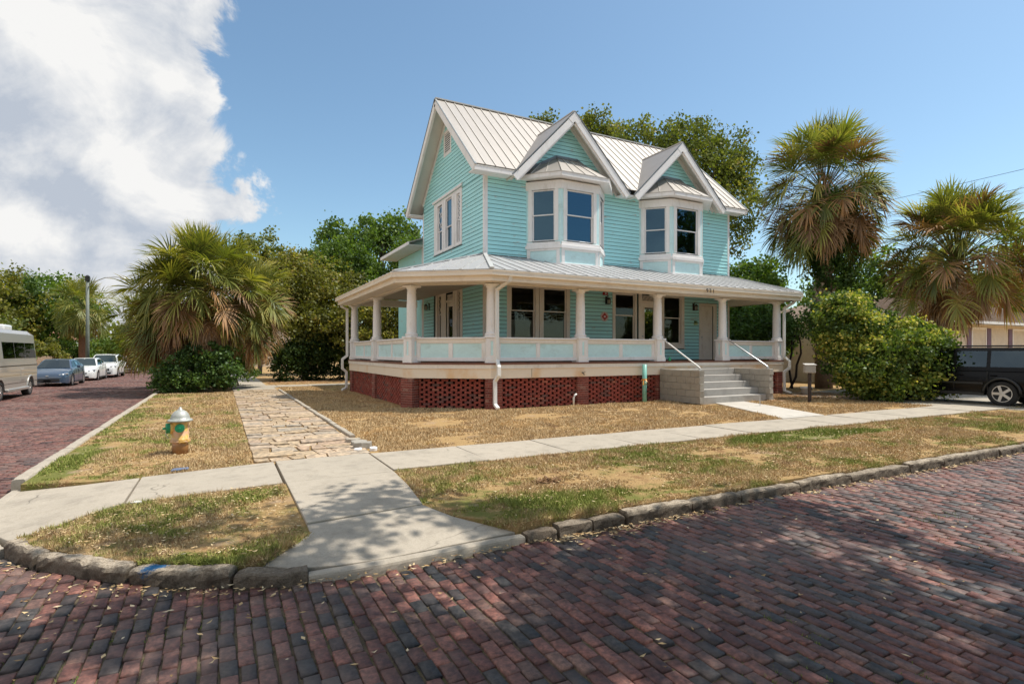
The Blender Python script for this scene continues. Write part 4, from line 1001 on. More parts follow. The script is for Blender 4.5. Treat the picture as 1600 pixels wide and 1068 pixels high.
# ---------------- main roof
roof = MB()
KM = .952; YE = 16.58; ZE = 7.84; XA, XB = 7.33, 20.25
def zm(y): return ZE + (y - YE) * KM
def yv(x):
    y = YE
    for gx, gz, hw in G:
        k = (gz - 7.68) / hw; zg = gz - abs(x - gx) * k
        if abs(x - gx) < hw: y = max(y, YE + (zg - ZE) / KM)
    return y
under = MB(); zr_ = zm(GY)
under.slab([(XA + .03, GY, zr_ - .06), (XA + .03, YE, ZE - .06), (8.9, YE, ZE - .06), (8.9, GY, zr_ - .06)], .05)
under.slab([(18.8, GY, zr_ - .06), (18.8, YE, ZE - .06), (XB - .03, YE, ZE - .06), (XB - .03, GY, zr_ - .06)], .05)
under.slab([(8.9, GY, zr_ - .06), (8.9, 17.2, zm(17.2) - .06), (18.8, 17.2, zm(17.2) - .06), (18.8, GY, zr_ - .06)], .05)
under.slab([(XA + .03, GY, zr_ - .06), (XB - .03, GY, zr_ - .06), (XB - .03, 24.12, ZE - .06), (XA + .03, 24.12, ZE - .06)], .05)
rf_ = under.build('roof', m_soffit, house)
x = XA; k = 0
seams = MB()
while x < XB - .05:
    x2 = min(x + .38, XB); a, b = yv(x + .001), yv(x2 - .001)
    xm_ = None
    for gx, _, _ in G:
        if x < gx < x2: a, b = yv(x), yv(x2)
    MB().slab([(x, a, zm(a)), (x2, b, zm(b)), (x2, GY, zr_), (x, GY, zr_)], .03).build('roof_panel', m_roof, rf_)
    s = MB(); s.bar((x + .012, a, zm(a) + .015), (x + .012, GY, zr_ + .015), .022, .035); s.build('roof_seam', m_seam, rf_)
    x = x2; k += 1
x = XA
while x < XB - .05:
    x2 = min(x + .38, XB); MB().slab([(x, GY, zr_), (x2, GY, zr_), (x2, 24.12, ZE), (x, 24.12, ZE)], .03).build('rear_roof_panel', m_roof, rf_); x = x2
MB().bar((XA, GY, zr_ + .03), (XB, GY, zr_ + .03), .12, .05).build('ridge_cap', m_seam, rf_)
# left and right rakes
for X_, sg in ((XA, -1), (XB, 1)):
    for (ya, yb) in ((YE, GY), (24.12, GY)):
        r_ = MB(); e = .22
        d = Vector((0, yb - ya, zr_ - ZE)).normalized(); n = Vector((0, -d.z, d.y)) if d.y > 0 else Vector((0, d.z, -d.y))
        a = Vector((X_, ya, ZE)) - n * .13; b = Vector((X_, yb, zr_)) - Vector((0, 0, .185))
        r_.bar(a - d * .08, b, .045, .23, n); r_.build('rake_board', m_white, rf_)
        r_ = MB(); a2 = a + Vector((-sg * .05, 0, 0)) - n * .10; r_.bar(a2, b - Vector((sg * .05, 0, .12)), .05, .07, n); r_.build('rake_moulding', m_white, rf_)
        r_ = MB(); off = Vector((-sg * .01, 0, 0)); r_.bar(Vector((X_, ya, ZE)) - d * .1 + n * .012, Vector((X_, yb, zr_)) + n * .012, .075, .02, n); r_.build('drip_edge', m_flashg, rf_)
    # frieze on the wall under the rake
for (ya, yb) in ((YF - .02, GY), (YB, GY)):
    za = 11.22 - abs(ya - GY) * .955
    MB().bar((XL - .03, ya, za - .06), (XL - .03, GY, 11.16), .05, .16, (0, 0, 1)).build('frieze_board', m_white, house)
# eave fascia and soffit in front
for (a, b) in ((XA, 8.82), (18.86, XB)):
    m = MB(); m.box(a, YE + .01, 7.63, b, YE + .05, 7.80); m.box(a + .02, YE + .05, 7.66, b - .02, YF, 7.69); m.build('eave_fascia', m_white, rf_)
m = MB(); m.box(XA, 24.06, 7.63, XB, 24.1, 7.8); m.box(XA + .02, YB, 7.66, XB, 24.06, 7.69); m.build('eave_fascia', m_white, rf_)
MB().box(13.5, YE + .06, 7.62, 14.2, YF, 7.66).build('valley_soffit', m_white, rf_)
# ---------------- cross gables
for gi, (gx, gz, hw) in enumerate(G):
    k = (gz - 7.68) / hw; yr = YE + (gz - ZE) / KM
    par = MB().box(gx - .03, YE + .1, gz - .16, gx + .03, yr, gz - .10).build('cross_gable_roof', m_soffit, house)
    for sg in (-1, 1):
        ys = [YE + (yr - YE) * j / 7 for j in range(8)]
        for a, b in zip(ys[:-1], ys[1:]):
            da = (gz - zm(a)) / k if a > YE + .01 else hw; db = max(0, (gz - zm(b)) / k)
            za = gz - da * k; zb = gz - db * k
            q = [(gx, a, gz), (gx, b, gz), (gx + sg * db, b, zb), (gx + sg * da, a, za)]
            if db < .02: q = [q[0], q[1], q[3]]
            if sg > 0: q = q[::-1]
            q = [(p[0], p[1], p[2] + .012) for p in q]
            MB().slab(q[::-1], .03).build('roof_panel', m_roof, par)
            MB().bar((gx, a + .01, gz + .03), (gx + sg * da, a + .01, za + .03), .022, .03, (0, 1, 0)).build('roof_seam', m_seam, par)
        # valley flashing
        MB().bar((gx + sg * hw * .94, YE, gz - hw * .94 * k + .0), (gx, yr, gz + .02), .14, .02).build('valley', m_seam, par)
        # deck/soffit under overhang
        q = [(gx, YE + .02, gz - .06), (gx, YF + .02, gz - .06), (gx + sg * (hw + .0), YF + .02, 7.68 - .06), (gx + sg * (hw + .0), YE + .02, 7.68 - .06)]
        MB().slab(q, .05).build('soffit', m_soffit, par)
        d = Vector((sg * hw, 0, -(gz - 7.68))).normalized(); n = Vector((-d.z * sg, 0, d.x * sg)) * 1.0
        if n.z < 0: n = -n
        A = Vector((gx, YE, gz)); B = Vector((gx + sg * hw, YE, 7.68))
        MB().bar(A - n * .13 + d * .10, B - n * .13 + d * .03, .045, .23, n).build('rake_board', m_white, par)
        MB().bar(A - n * .26 + d * .2 + Vector((0, .05, 0)), B - n * .26 - d * .05 + Vector((0, .05, 0)), .05, .08, n).build('rake_moulding', m_white, par)
        MB().bar(A + n * .02, B + n * .02 + d * .03, .08, .02, n).build('drip_edge', m_flashg, par)
        MB().bar(A + Vector((0, .56 - .03, -.15)) + d * .1, B + Vector((0, .56 - .03, 0)) - n * .12 - d * .1, .04, .13, n).build('frieze_board', m_white, par)
    MB().bar((gx, YE, gz + .03), (gx, yr, gz + .03), .12, .04).build('ridge_cap', m_seam, par)
    extr([(gx, YE - .028, gz + .0), (gx - .27, YE - .028, gz - .27 * k), (gx - .10, YE - .028, gz - .42), (gx, YE - .028, gz - .34), (gx + .10, YE - .028, gz - .42), (gx + .27, YE - .028, gz - .27 * k)], (0, .06, 0)).build('rake_peak', m_white, par)
# ---------------- rear wing glimpsed at the left edge
m = MB(); m.box(8.1, YB + .02, .3, 13, 28, 6.35); wing = m.build('rear_wing', m_siding, house)
MB().box(8.06, 24.05, .3, 8.1, 24.16, 6.4).build('corner_board', m_white, wing)
MB().slab([(7.3, 23.6, 6.5), (7.3, 28.4, 6.5), (10.5, 28.4, 7.7), (10.5, 23.6, 7.7)][::-1], .05).build('wing_roof', m_roof, wing)
MB().box(7.26, 23.6, 6.36, 7.30, 28.4, 6.5).build('eave_fascia', m_white, wing)
MB().box(7.30, 23.6, 6.36, 8.1, 28.4, 6.38).build('soffit', m_soffit, wing)
# ================================================================== PORCH
ZF = 1.33
A_, B_, C_, D_ = (19.95, 14.62), (6.98, 14.62), (4.93, 16.2), (4.93, 24.6)
floor_poly = [A_, B_, C_, D_, (7.9, 24.6), (7.9, 17.2), (19.95, 17.2)]
porch = MB().prism(floor_poly, ZF - .05, ZF).build('porch_floor', m_deck, house)
def off(poly_pts, o):
    """offset the open porch edge A-B-C-D outwards"""
    pts = [Vector(p) for p in poly_pts]; out = []
    ns = []
    for a, b in zip(pts[:-1], pts[1:]):
        d = (b - a).normalized(); ns.append(Vector((-d.y, d.x)) * -1)
    # outward = away from the house
    c = Vector((10, 19)); ns2 = []
    for (a, b), n in zip(zip(pts[:-1], pts[1:]), ns):
        if (a - c).dot(n) < 0: n = -n
        ns2.append(n)
    for i, p in enumerate(pts):
        if i == 0: out.append(p + ns2[0] * o)
        elif i == len(pts) - 1: out.append(p + ns2[-1] * o)
        else:
            n1, n2 = ns2[i - 1], ns2[i]; m = (n1 + n2).normalized(); out.append(p + m * (o / m.dot(n1)))
    return [tuple(q) for q in out]
edge_ = [A_, B_, C_, D_]
def strip(name, o0, o1, z0, z1, mat, par=house, ends=None, e=None):
    a = off(e or edge_, o0); b = off(e or edge_, o1)
    for i in range(len(a) - 1):
        m = MB(); m.prism([a[i], a[i + 1], b[i + 1], b[i]], z0, z1); m.build(name, mat, par)
strip('deck_edge', -.05, .045, ZF - .045, ZF + .004, m_deck)
fe = [(19.95, 14.62), (6.98, 14.62), (4.93, 16.2), (4.93, 24.6)]
strip('fascia_band', -.08, .03, 1.165, 1.283, m_trimw); 
strip('fascia_board', -.08, 0.0, .875, 1.163, m_fascia)
MB().box(19.87, 14.7, .875, 19.95, 17.2, 1.283).build('fascia_board', m_fascia, house)
MB().box(8.35, 14.612, .885, 8.356, 14.619, 1.16).build('board_joint', m_dark, house)
# posts
cols = [(19.80, 14.80), (16.72, 14.80), (13.52, 14.80), (10.26, 14.80), (7.08, 14.80), (5.12, 16.30), (5.12, 20.5), (5.12, 24.4)]
def postang(i): return {4: D2R(19), 5: D2R(-19 - 90 + 90)}.get(i, 0)
for i, (cx, cy) in enumerate(cols):
    ang = -D2R(19) if i == 4 else (D2R(-71 + 0) + PI / 2 - D2R(0) if False else (-D2R(64) + PI / 2 - PI / 2 if i == 5 else 0))
    Rz = Matrix.Translation((cx, cy, 0)) @ Matrix.Rotation(ang, 4, 'Z')
    m = MB(); m.box(-.165, -.165, ZF, .165, .165, 2.10, Rz)
    ped = m.build('post_pedestal', m_white, house)
    m = MB(); m.box(-.195, -.195, ZF, .195, .195, ZF + .13, Rz); m.box(-.185, -.185, ZF + .13, .185, .185, ZF + .17, Rz); m.box(-.21, -.21, 2.07, .21, .21, 2.13, Rz); m.build('pedestal_moulding', m_white, ped, bevel=.006)
    for a in range(4):
        R2 = Rz @ Matrix.Rotation(a * PI / 2, 4, 'Z')
        MB().box(-.035, -.168, 1.56, .035, -.166, 1.98, R2).build('inset', m_panel, ped)
        m = MB(); m.box(-.16, -.180, 1.50, -.055, -.165, 2.06, R2); m.box(.055, -.180, 1.50, .16, -.165, 2.06, R2); m.box(-.055, -.180, 1.50, .055, -.165, 1.56, R2); m.box(-.055, -.180, 1.98, .055, -.165, 2.06, R2); m.build('inset_frame', m_white, ped)
    prof = [(.185, 2.13), (.185, 2.155), (.20, 2.17), (.20, 2.20), (.165, 2.22), (.155, 2.25), (.153, 2.6), (.148, 3.05), (.138, 3.37), (.13, 3.44), (.145, 3.445), (.145, 3.465), (.13, 3.47), (.13, 3.54), (.15, 3.56), (.165, 3.60), (.17, 3.61)]
    m = MB(); m.lathe(prof, (cx, cy, 0), 24); c = m.build('column', m_white, house, smooth=False)
    c.data.polygons.foreach_set('use_smooth', [True] * len(c.data.polygons))
    es = c.modifiers.new('split', 'EDGE_SPLIT'); es.split_angle = D2R(35)
    MB().box(-.20, -.20, 3.61, .20, .20, 3.662, Rz).build('capital', m_white, c)
# railings
def railing(a, b, npan, ta=.17, tb=.17):
    a = Vector(a); b = Vector(b); d = (b - a); ln = d.length; d.normalize(); T = TM(a, d, Vector((d.y, -d.x)))
    u0, u1 = ta, ln - tb
    m = MB(); m.box(u0, -.085, 2.045, u1, .085, 2.095, T); cap = m.build('railing', m_white, house, bevel=.006)
    m = MB(); m.box(u0, -.05, 1.935, u1, .05, 2.043, T); m.build('top_rail', m_trimw, cap)
    m = MB(); m.box(u0, -.05, 1.385, u1, .05, 1.475, T); m.build('bottom_rail', m_white, cap)
    w = (u1 - u0) / npan
    for k in range(npan):
        MB().box(u0 + k * w + .02, -.012, 1.477, u0 + (k + 1) * w - .02, .012, 1.933, T).build('railing_panel', m_panel, cap)
        for s in (1, -1):
            q = MB(); e = .012 * s; e2 = .03 * s
            xa, xb = u0 + k * w + (.10 if k == 0 else .05), u0 + (k + 1) * w - (.10 if k == npan - 1 else .05)
            q.box(xa, e, 1.477, xa + .02, e2, 1.933, T); q.box(xb - .02, e, 1.477, xb, e2, 1.933, T); q.box(xa + .02, e, 1.913, xb - .02, e2, 1.933, T); q.box(xa + .02, e, 1.477, xb - .02, e2, 1.497, T)
            q.build('panel_bead', m_white, cap)
    for k in range(npan + 1):
        c = u0 + k * w; h = .05; lo = max(u0, c - (h if 0 < k < npan else .1)); hi = min(u1, c + (h if 0 < k < npan else .1))
        MB().box(lo, -.045, 1.477, hi, .045, 1.933, T).build('baluster', m_white, cap)
P = cols
railing(P[1], P[0], 2); railing(P[3], P[2], 2); railing(P[4], P[3], 2); railing(P[5], P[4], 2); railing(P[6], P[5], 2); railing(P[7], P[6], 2)
# beams
def beam(a, b, z0=3.665, z1=3.96, w=.20, mat=None):
    MB().bar((*a, (z0 + z1) / 2), (*b, (z0 + z1) / 2), w, z1 - z0).build('porch_beam', mat or m_trimw, house)
beam((19.9, 14.80), (7.15, 14.80)); beam((6.98, 14.86), (5.2, 16.24)); beam((5.12, 16.42), (5.12, 24.5)); beam((5.22, 24.4), (7.9, 24.4)); beam((19.80, 14.92), (19.80, 17.12))
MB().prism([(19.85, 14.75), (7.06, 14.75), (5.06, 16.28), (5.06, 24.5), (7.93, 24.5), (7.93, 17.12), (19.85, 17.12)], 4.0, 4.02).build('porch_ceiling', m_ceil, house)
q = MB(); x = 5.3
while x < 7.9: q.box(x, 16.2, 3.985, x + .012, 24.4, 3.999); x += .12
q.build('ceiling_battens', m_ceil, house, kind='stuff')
# gutter, fascia, soffit
GE = [(20.35, 14.12), (6.78, 14.12), (4.47, 15.92), (4.47, 24.75)]
def stripe(name, pts, o0, o1, z0, z1, mat): strip(name, o0, o1, z0, z1, mat, house, e=pts)
stripe('gutter', GE, -.01, .10, 3.83, 3.965, m_gutter); stripe('gutter_lip', GE, .10, .115, 3.945, 3.975, m_gutter)
stripe('porch_fascia', GE, -.06, -.012, 3.68, 3.88, m_gutter); stripe('porch_soffit', GE, -.55, -.06, 3.69, 3.71, m_trimw)
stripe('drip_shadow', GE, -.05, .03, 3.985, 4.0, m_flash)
MB().box(20.30, 14.1, 3.68, 20.36, 17.6, 3.96).build('porch_fascia', m_gutter, house)
MB().box(19.95, 14.2, 3.69, 20.3, 17.6, 3.71).build('porch_soffit', m_trimw, house)
# porch roof panels
AP = Vector((XL, YF, 5.0)); AR = Vector((XR, YF, 4.95)); ez = 4.01
def slope_panels(e0, e1, t0, t1, wd):
    """eave e0->e1, top t0->t1 (any polygon between), split into strips square to the eave"""
    e0, e1, t0, t1 = [Vector(v) for v in (e0, e1, t0, t1)]; d = (e1 - e0); ln = d.length; d.normalize()
    nrm_ = d.cross(t0 - e0 + (t1 - e1)).normalized()
    if nrm_.z < 0: nrm_ = -nrm_
    up = nrm_.cross(d).normalized()
    if up.z < 0: up = -up
    def loc(p): v = p - e0; return (v.dot(d), v.dot(up))
    a, b = loc(t0), loc(t1)
    def top(u):
        pts = [(0, 0), a, b, (ln, 0)]
        for (p, q) in zip(pts[:-1], pts[1:]):
            if p[0] - 1e-6 <= u <= q[0] + 1e-6 and q[0] - p[0] > 1e-6: return p[1] + (q[1] - p[1]) * (u - p[0]) / (q[0] - p[0])
        return 0
    brk = sorted(set([0, ln, a[0], b[0]] + [k * wd for k in range(1, int(ln / wd) + 1)]))
    brk = [u for u in brk if -1e-6 <= u <= ln + 1e-6]
    for u, v in zip(brk[:-1], brk[1:]):
        if v - u < .01: continue
        hu, hv = top(u + 1e-5), top(v - 1e-5)
        q = [e0 + d * u, e0 + d * v, e0 + d * v + up * hv, e0 + d * u + up * hu]
        if hu < .02: q = q[:3]
        elif hv < .02: q = [q[0], q[1], q[3]]
        MB().slab(q if (q[1] - q[0]).cross(q[2] - q[0]).z > 0 else q[::-1], .02).build('porch_roof_panel', m_proof, house)
        if hu > .05: MB().bar(q[0] + nrm_ * .012, e0 + d * u + up * hu + nrm_ * .012, .02, .026, nrm_).build('porch_roof_seam', m_proofs, house)
m_proofs = surf('porch_roof_seam', (.50, .50, .49), .5, metal=.25)
E1 = off(GE, .03)
slope_panels((*E1[1], ez), (20.42, E1[0][1], ez), AP, AR, .41)
slope_panels((*E1[2], ez), (*E1[1], ez), AP, AP + Vector((.001, 0, 0)), .41)
slope_panels((E1[3][0], 24.75, ez), (*E1[2], ez), Vector((XL, 24.75, 5.0)), AP, .45)
slope_panels((20.42, E1[0][1], ez), (20.42, 17.7, ez), AR, Vector((XR, 17.7, 4.95)), .45)
for e, t in ((E1[1], AP), (E1[2], AP), ((20.42, E1[0][1]), AR)):
    MB().bar(Vector((*e, ez + .03)), Vector(t) + Vector((0, 0, .03)), .12, .035).build('hip_cap', m_proofs, house)
# ---------------- brick foundation: piers and pierced panels
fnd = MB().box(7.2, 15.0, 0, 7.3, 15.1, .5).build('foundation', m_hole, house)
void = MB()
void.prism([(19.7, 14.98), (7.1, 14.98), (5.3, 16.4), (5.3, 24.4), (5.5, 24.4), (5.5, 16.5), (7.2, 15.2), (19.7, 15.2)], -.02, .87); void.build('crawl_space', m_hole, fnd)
fb = []
def pierced(a, b, z0=0.0, z1=.875):
    a = Vector(a); b = Vector(b); d = b - a; ln = d.length; d.normalize(); T = TM(a, d, Vector((d.y, -d.x)))
    row = 0; z = z0 - .02; pit = .285; bl = .205
    while z < z1 - .01:
        u = -(pit / 2) * (row % 2) - .02 + random.uniform(-.004, .004)
        zt = min(z + .066, z1)
        while u < ln:
            s, e = max(0, u), min(ln, u + bl)
            if e - s > .03:
                j = random.uniform(-.006, .006)
                vs = [tuple(T @ Vector(v)) for v in ((s, -.08, z), (e, -.08, z), (e, j, z), (s, j, z), (s, -.08, zt), (e, -.08, zt), (e, j, zt), (s, j, zt))]
                c = T @ Vector(((s + e) / 2, 0, z)); fb.append((c.x * FX + c.y * FY, vs))
            u += pit
        z += .0725; row += 1
    m = MB()
BXF = [(0, 3, 2, 1), (4, 5, 6, 7), (0, 1, 5, 4), (1, 2, 6, 5), (2, 3, 7, 6), (3, 0, 4, 7)]
def pier(cx, cy, ang, w=.44, z1=.873, lab=None):
    R_ = Matrix.Translation((cx, cy, 0)) @ Matrix.Rotation(ang, 4, 'Z')
    m = MB(); m.box(-w / 2 + .012, -.15 + .012, -.05, w / 2 - .012, .15, z1, R_); core = m.build('brick_pier', m_mortar, fnd)
    z = -.02; k = 0; q = MB(); rr_ = random.Random(int(cx * 10))
    while z < z1 - .02:
        zt = min(z + .062, z1 - .001); cuts = [-w / 2] + ([-w / 2 + .21, w / 2 - .012 * 0] if k % 2 == 0 else [-w / 2 + .10, -w / 2 + .32, w / 2])
        for s, e in zip(cuts[:-1], cuts[1:]): q.tone = rr_.random(); q.box(s + .004, -.15, z, e - .005, -.06, zt, R_)
        for s, e in ((-.15, .0), (.0, .14)):
            for sd in (-1, 1): q.tone = rr_.random(); q.box(sd * (w / 2) - (.03 if sd > 0 else 0), s + .095 + .004, z, sd * (w / 2) + (.03 if sd < 0 else 0), e + .095, zt, R_) if False else None
        for sd in (-1, 1):
            q.tone = rr_.random(); xs = sd * w / 2
            q.box(min(xs, xs - sd * .05), -.055, z, max(xs, xs - sd * .05), .15, zt, R_)
        z += .0725; k += 1
    q.build('pier_bricks', m_pier, fnd, kind='stuff', tone=True)
pier(7.13, 14.78, -D2R(19), .50); pier(5.08, 16.34, -D2R(64), .50); pier(10.26, 14.79, 0); pier(13.50, 14.79, 0, .3); pier(16.72, 14.79, 0); pier(19.78, 14.79, 0, .34)
pier(5.10, 20.4, -PI / 2, .44); pier(5.10, 24.38, -PI / 2, .44)
pierced((7.38, 14.72), (10.03, 14.72)); pierced((10.49, 14.72), (13.36, 14.72)); pierced((16.9, 14.72), (19.6, 14.72))
dv = (Vector((7.0, 14.76)) - Vector((5.0, 16.3))).normalized()
pierced(Vector((5.05, 16.32)) + dv * .32, Vector((7.05, 14.78)) - dv * .22)
pierced((5.03, 20.18), (5.03, 16.62)); pierced((5.03, 24.15), (5.03, 20.62))
fb.sort(key=lambda t: t[0])
for d, vs in fb[:300]: MB().add(vs, BXF).build('brick', m_fb_o, fnd)
q = MB(); rr_ = random.Random(4)
for d, vs in fb[300:]: q.tone = rr_.random(); q.add(vs, BXF)
q.build('pierced_brickwork', m_fb_a, fnd, kind='stuff', tone=True); print('fbricks', len(fb))
# ---------------- downspouts
def downspout(pts, par=house, w=.10, d=.075, mat=None):
    m = MB()
    for a, b in zip(pts[:-1], pts[1:]):
        a = Vector(a); b = Vector(b); dd = (b - a).normalized(); m.bar(a - dd * .02, b + dd * .02, w, d, (0, 1, .001) if abs(dd.z) > .5 else (0, 0, 1))
    o = m.build('downspout', mat or m_pipew, par, bevel=.008); return o
downspout([(7.36, 14.10, 3.85), (7.34, 14.14, 3.70), (7.16, 14.58, 3.48), (7.16, 14.58, 1.42), (7.14, 14.42, 1.22), (7.14, 14.42, .98), (7.08, 14.55, .80), (7.08, 14.55, .12), (7.08, 14.36, .03)], w=.11)
downspout([(4.55, 24.55, 3.85), (4.60, 24.5, 3.6), (4.83, 24.55, 3.5), (4.83, 24.55, 1.5), (4.62, 24.5, 1.35), (4.62, 24.5, .95), (4.80, 24.55, .8), (4.80, 24.55, .12), (4.6, 24.4, .04)])
downspout([(20.25, 14.15, 3.85), (20.15, 14.3, 3.62), (19.99, 14.60, 3.40), (19.99, 14.60, 1.46), (20.2, 14.52, 1.28), (20.2, 14.52, 1.02), (20.0, 14.6, .86), (20.0, 14.6, .12), (20.12, 14.4, .04)])
# ================================================================== things fixed to or standing by the house
def lantern(T, u, z, lab):
    o = thing('wall_lantern', tuple(T @ Vector((u, 0, z))), lab, 'lantern', 'black lanterns on the porch walls')
    MB().box(u - .06, .02, z - .14, u + .06, .045, z + .16, T).build('back_plate', m_black, o, bevel=.01)
    m = MB(); m.tube([T @ Vector((u, .04, z + .12)), T @ Vector((u, .10, z + .19)), T @ Vector((u, .17, z + .17)), T @ Vector((u, .17, z + .10))], .012, 8); m.build('arm', m_black, o)
    c = T @ Vector((u, .17, 0)); m = MB(); m.lathe([(.02, z + .11), (.085, z + .045), (.085, z + .035)], (c.x, c.y, 0), 6); m.build('roof', m_black, o)
    m = MB(); 
    for a in range(6): an = a * PI / 3; m.tube([(c.x + .07 * math.cos(an), c.y + .07 * math.sin(an), z - .13), (c.x + .075 * math.cos(an), c.y + .075 * math.sin(an), z + .035)], .006, 4)
    m.lathe([(.075, z - .145), (.075, z - .13)], (c.x, c.y, 0), 6); m.build('cage', m_black, o)
    m = MB(); m.lathe([(.05, z - .125), (.055, z + .03)], (c.x, c.y, 0), 10); m.build('glass', surf('lantern_glass', (.5, .47, .4), .2), o, smooth=True)
lantern(TF, 13.07, 3.62, 'black wall lantern below the red alarm box, left of the middle window')
lantern(TF, 17.62, 3.54, 'black wall lantern on the aqua wall left of the panelled door')
lantern(TL, 22.75, 3.60, 'black wall lantern on the gable side beside the lattice sidelight')
o = thing('alarm_box', tuple(TF @ Vector((13.0, 0, 3.9))), 'small red alarm box under the porch ceiling above the black lantern', 'alarm')
MB().box(12.89, .02, 3.83, 13.11, .07, 3.94, TF).build('case', m_red, o, bevel=.01); MB().tube([TF @ Vector((13.0, .07, 3.895)), TF @ Vector((13.0, .085, 3.895))], .035, 12).build('lens', m_white, o)
o = thing('warning_sign', tuple(TF @ Vector((12.98, 0, 3.0))), 'round white sign with a red diamond on the aqua porch wall', 'sign')
MB().tube([TF @ Vector((12.98, .024, 3.01)), TF @ Vector((12.98, .034, 3.01))], .185, 20).build('plate', surf('sign_plate', (.62, .50, .45), .5), o)
T = TF @ Matrix.Translation((12.98, 0, 3.01)) @ Matrix.Rotation(PI / 4, 4, 'Y'); MB().box(-.105, .034, -.105, .105, .040, .105, T).build('diamond', m_red, o)
MB().box(12.945, .040, 2.98, 13.015, .043, 3.04, TF).build('emblem', m_white, o)
# house number 921
def text(body, size, loc, rot, mat, name, par=None, ext=.004):
    cu = bpy.data.curves.new(name, 'FONT'); cu.body = body; cu.size = size; cu.extrude = ext; cu.align_x = 'CENTER'; cu.align_y = 'CENTER'
    t = bpy.data.objects.new(name, cu); COL.objects.link(t); dg = bpy.context.evaluated_depsgraph_get(); me = bpy.data.meshes.new_from_object(t.evaluated_get(dg))
    bpy.data.objects.remove(t); me.materials.clear(); me.materials.append(mat)
    o = bpy.data.objects.new(name, me); COL.objects.link(o); o.rotation_euler = rot; WO[o.name] = Vector(loc)
    if par: o.parent = par; o.location = Vector(loc) - WO[par.name]
    else: o.location = loc
    return o
m_ink = surf('number_black', (.015, .013, .012), .4)
hn = thing('house_number', (15.25, 14.02, 3.78), 'black house number 921 on the porch gutter board above the steps', 'house number')
for k, ch in enumerate('921'):
    text(ch, .19, (15.08 + k * .155, 14.008, 3.80), (PI / 2, 0, 0), m_ink, 'digit', hn, .006)
# planter plaque by the door
o = thing('wall_planter', tuple(TF @ Vector((17.72, 0, 2.9))), 'small pale wall holder with a green sprig left of the panelled door', 'planter')
MB().box(17.63, .02, 2.80, 17.82, .08, 2.87, TF).build('tray', surf('planter', (.45, .55, .25), .6), o, bevel=.01)
q = MB()
for k in range(16): a = random.uniform(-.07, .07); q.bar(TF @ Vector((17.72 + a, .05, 2.87)), TF @ Vector((17.72 + a * 1.7, .06, 2.87 + random.uniform(.04, .12))), .022, .006)
q.build('leaves', surf('planter_leaf', (.08, .14, .02), .6), o)
# ---------------- block steps
steps = thing('entry_steps', (15.1, 13.7, 0), 'concrete entry steps between grey rough block walls at the porch', 'steps')
def blockwall(x, w, flip):
    for c in range(5):
        z0 = c * .215 + .0; o_ = (c % 2) * .2; u = 12.78 - o_
        while u < 14.55:
            a, b = max(12.78, u), min(14.58, u + .405)
            if b - a > .05:
                m = MB(); r_ = random.Random(int(x * 10 + c * 7 + u * 31)); zlo, zhi = z0 + .003, z0 + .212
                m.box(x, a + .003, zlo, x + w, b - .003, zhi)
                m.v = [(v[0] + r_.uniform(-.008, .008), v[1] + (r_.uniform(-.03, .015) if a <= 12.79 and abs(v[1] - a) < .01 else 0), v[2]) for v in m.v]
                m.build('block', m_block, steps, bevel=.008)
            u += .405
blockwall(13.42, .20, 0); blockwall(16.72, .20, 1)
for x in (13.42, 16.72):
    q = MB(); q.box(x + .03, 12.85, .0, x + .17, 14.57, 1.06); q.build('block_core', m_block, steps)
for k in range(5):
    MB().box(13.63, 12.88 + k * .34, -.05 if k == 0 else k * .215 - .008, 16.71, 14.60, .205 + k * .215).build('step', m_conc3, steps, bevel=.012)
def handrail(x, lab):
    h = thing('handrail', (x, 12.9, 1.07), lab, 'handrail', 'white pipe handrails of the entry steps')
    MB().tube([(x, 14.72, 2.16), (x, 14.5, 2.06), (x, 12.92, 1.16), (x, 12.86, 1.08)], .024, 10).build('pipe', m_pipew if x < 15 else m_galv, h, smooth=True)
    MB().lathe([(.06, 1.075), (.06, 1.09), (.035, 1.10), (.035, 1.14)], (x, 12.90, 0), 12).build('base_flange', m_galv, h)
    MB().tube([(x, 14.70, 2.16), (x, 14.76, 2.19)], .045, 10).build('wall_flange', m_galv, h)
handrail(13.56, 'white pipe handrail from the porch column down to the left block wall'); handrail(16.80, 'grey pipe handrail from the porch column down to the right block wall')
q = thing('green_bottle', (14.2, 14.7, ZF), 'small green plastic bottle on the porch floor edge beside the left handrail', 'bottle')
MB().lathe([(.05, ZF + .004), (.055, ZF + .09), (.02, ZF + .13), (.02, ZF + .16)], (13.95, 14.66, 0), 10).build('body', surf('green_plastic', (.02, .35, .14), .3), q, smooth=True)
# ---------------- pipes in the lawn
o = thing('standpipe', (12.6, 14.45, 0), 'aqua vertical pipe with orange tape in front of the pierced brick foundation', 'pipe')
MB().tube([(12.6, 14.42, -.05), (12.6, 14.42, 1.24)], .075, 16).build('pipe', surf('pipe_aqua', (.22, .52, .45), .4), o, smooth=True)
MB().tube([(12.6, 14.42, .56), (12.6, 14.42, .66)], .081, 16).build('coupling', surf('pipe_joint', (.30, .45, .32), .5), o, smooth=True)
q = MB(); q.tube([(12.6, 14.42, .70), (12.6, 14.42, .76)], .084, 12)
for k in range(7): a = k * .9; q.bar((12.6 + .08 * math.cos(a), 14.42 + .08 * math.sin(a), .74), (12.6 + .16 * math.cos(a), 14.36 + .10 * math.sin(a), .74 + random.uniform(-.22, .10)), .03, .004)
q.build('tape', surf('orange_tape', (.75, .32, .05), .5), o)
o = thing('vent_pipe', (9.8, 14.5, 0), 'short white elbow pipe sticking out of the lawn by the pierced brickwork', 'pipe')
MB().tube([(9.80, 14.5, -.03), (9.80, 14.5, .22), (9.84, 14.5, .30), (9.90, 14.48, .34)], .032, 10).build('elbow', m_pipew, o, smooth=True)
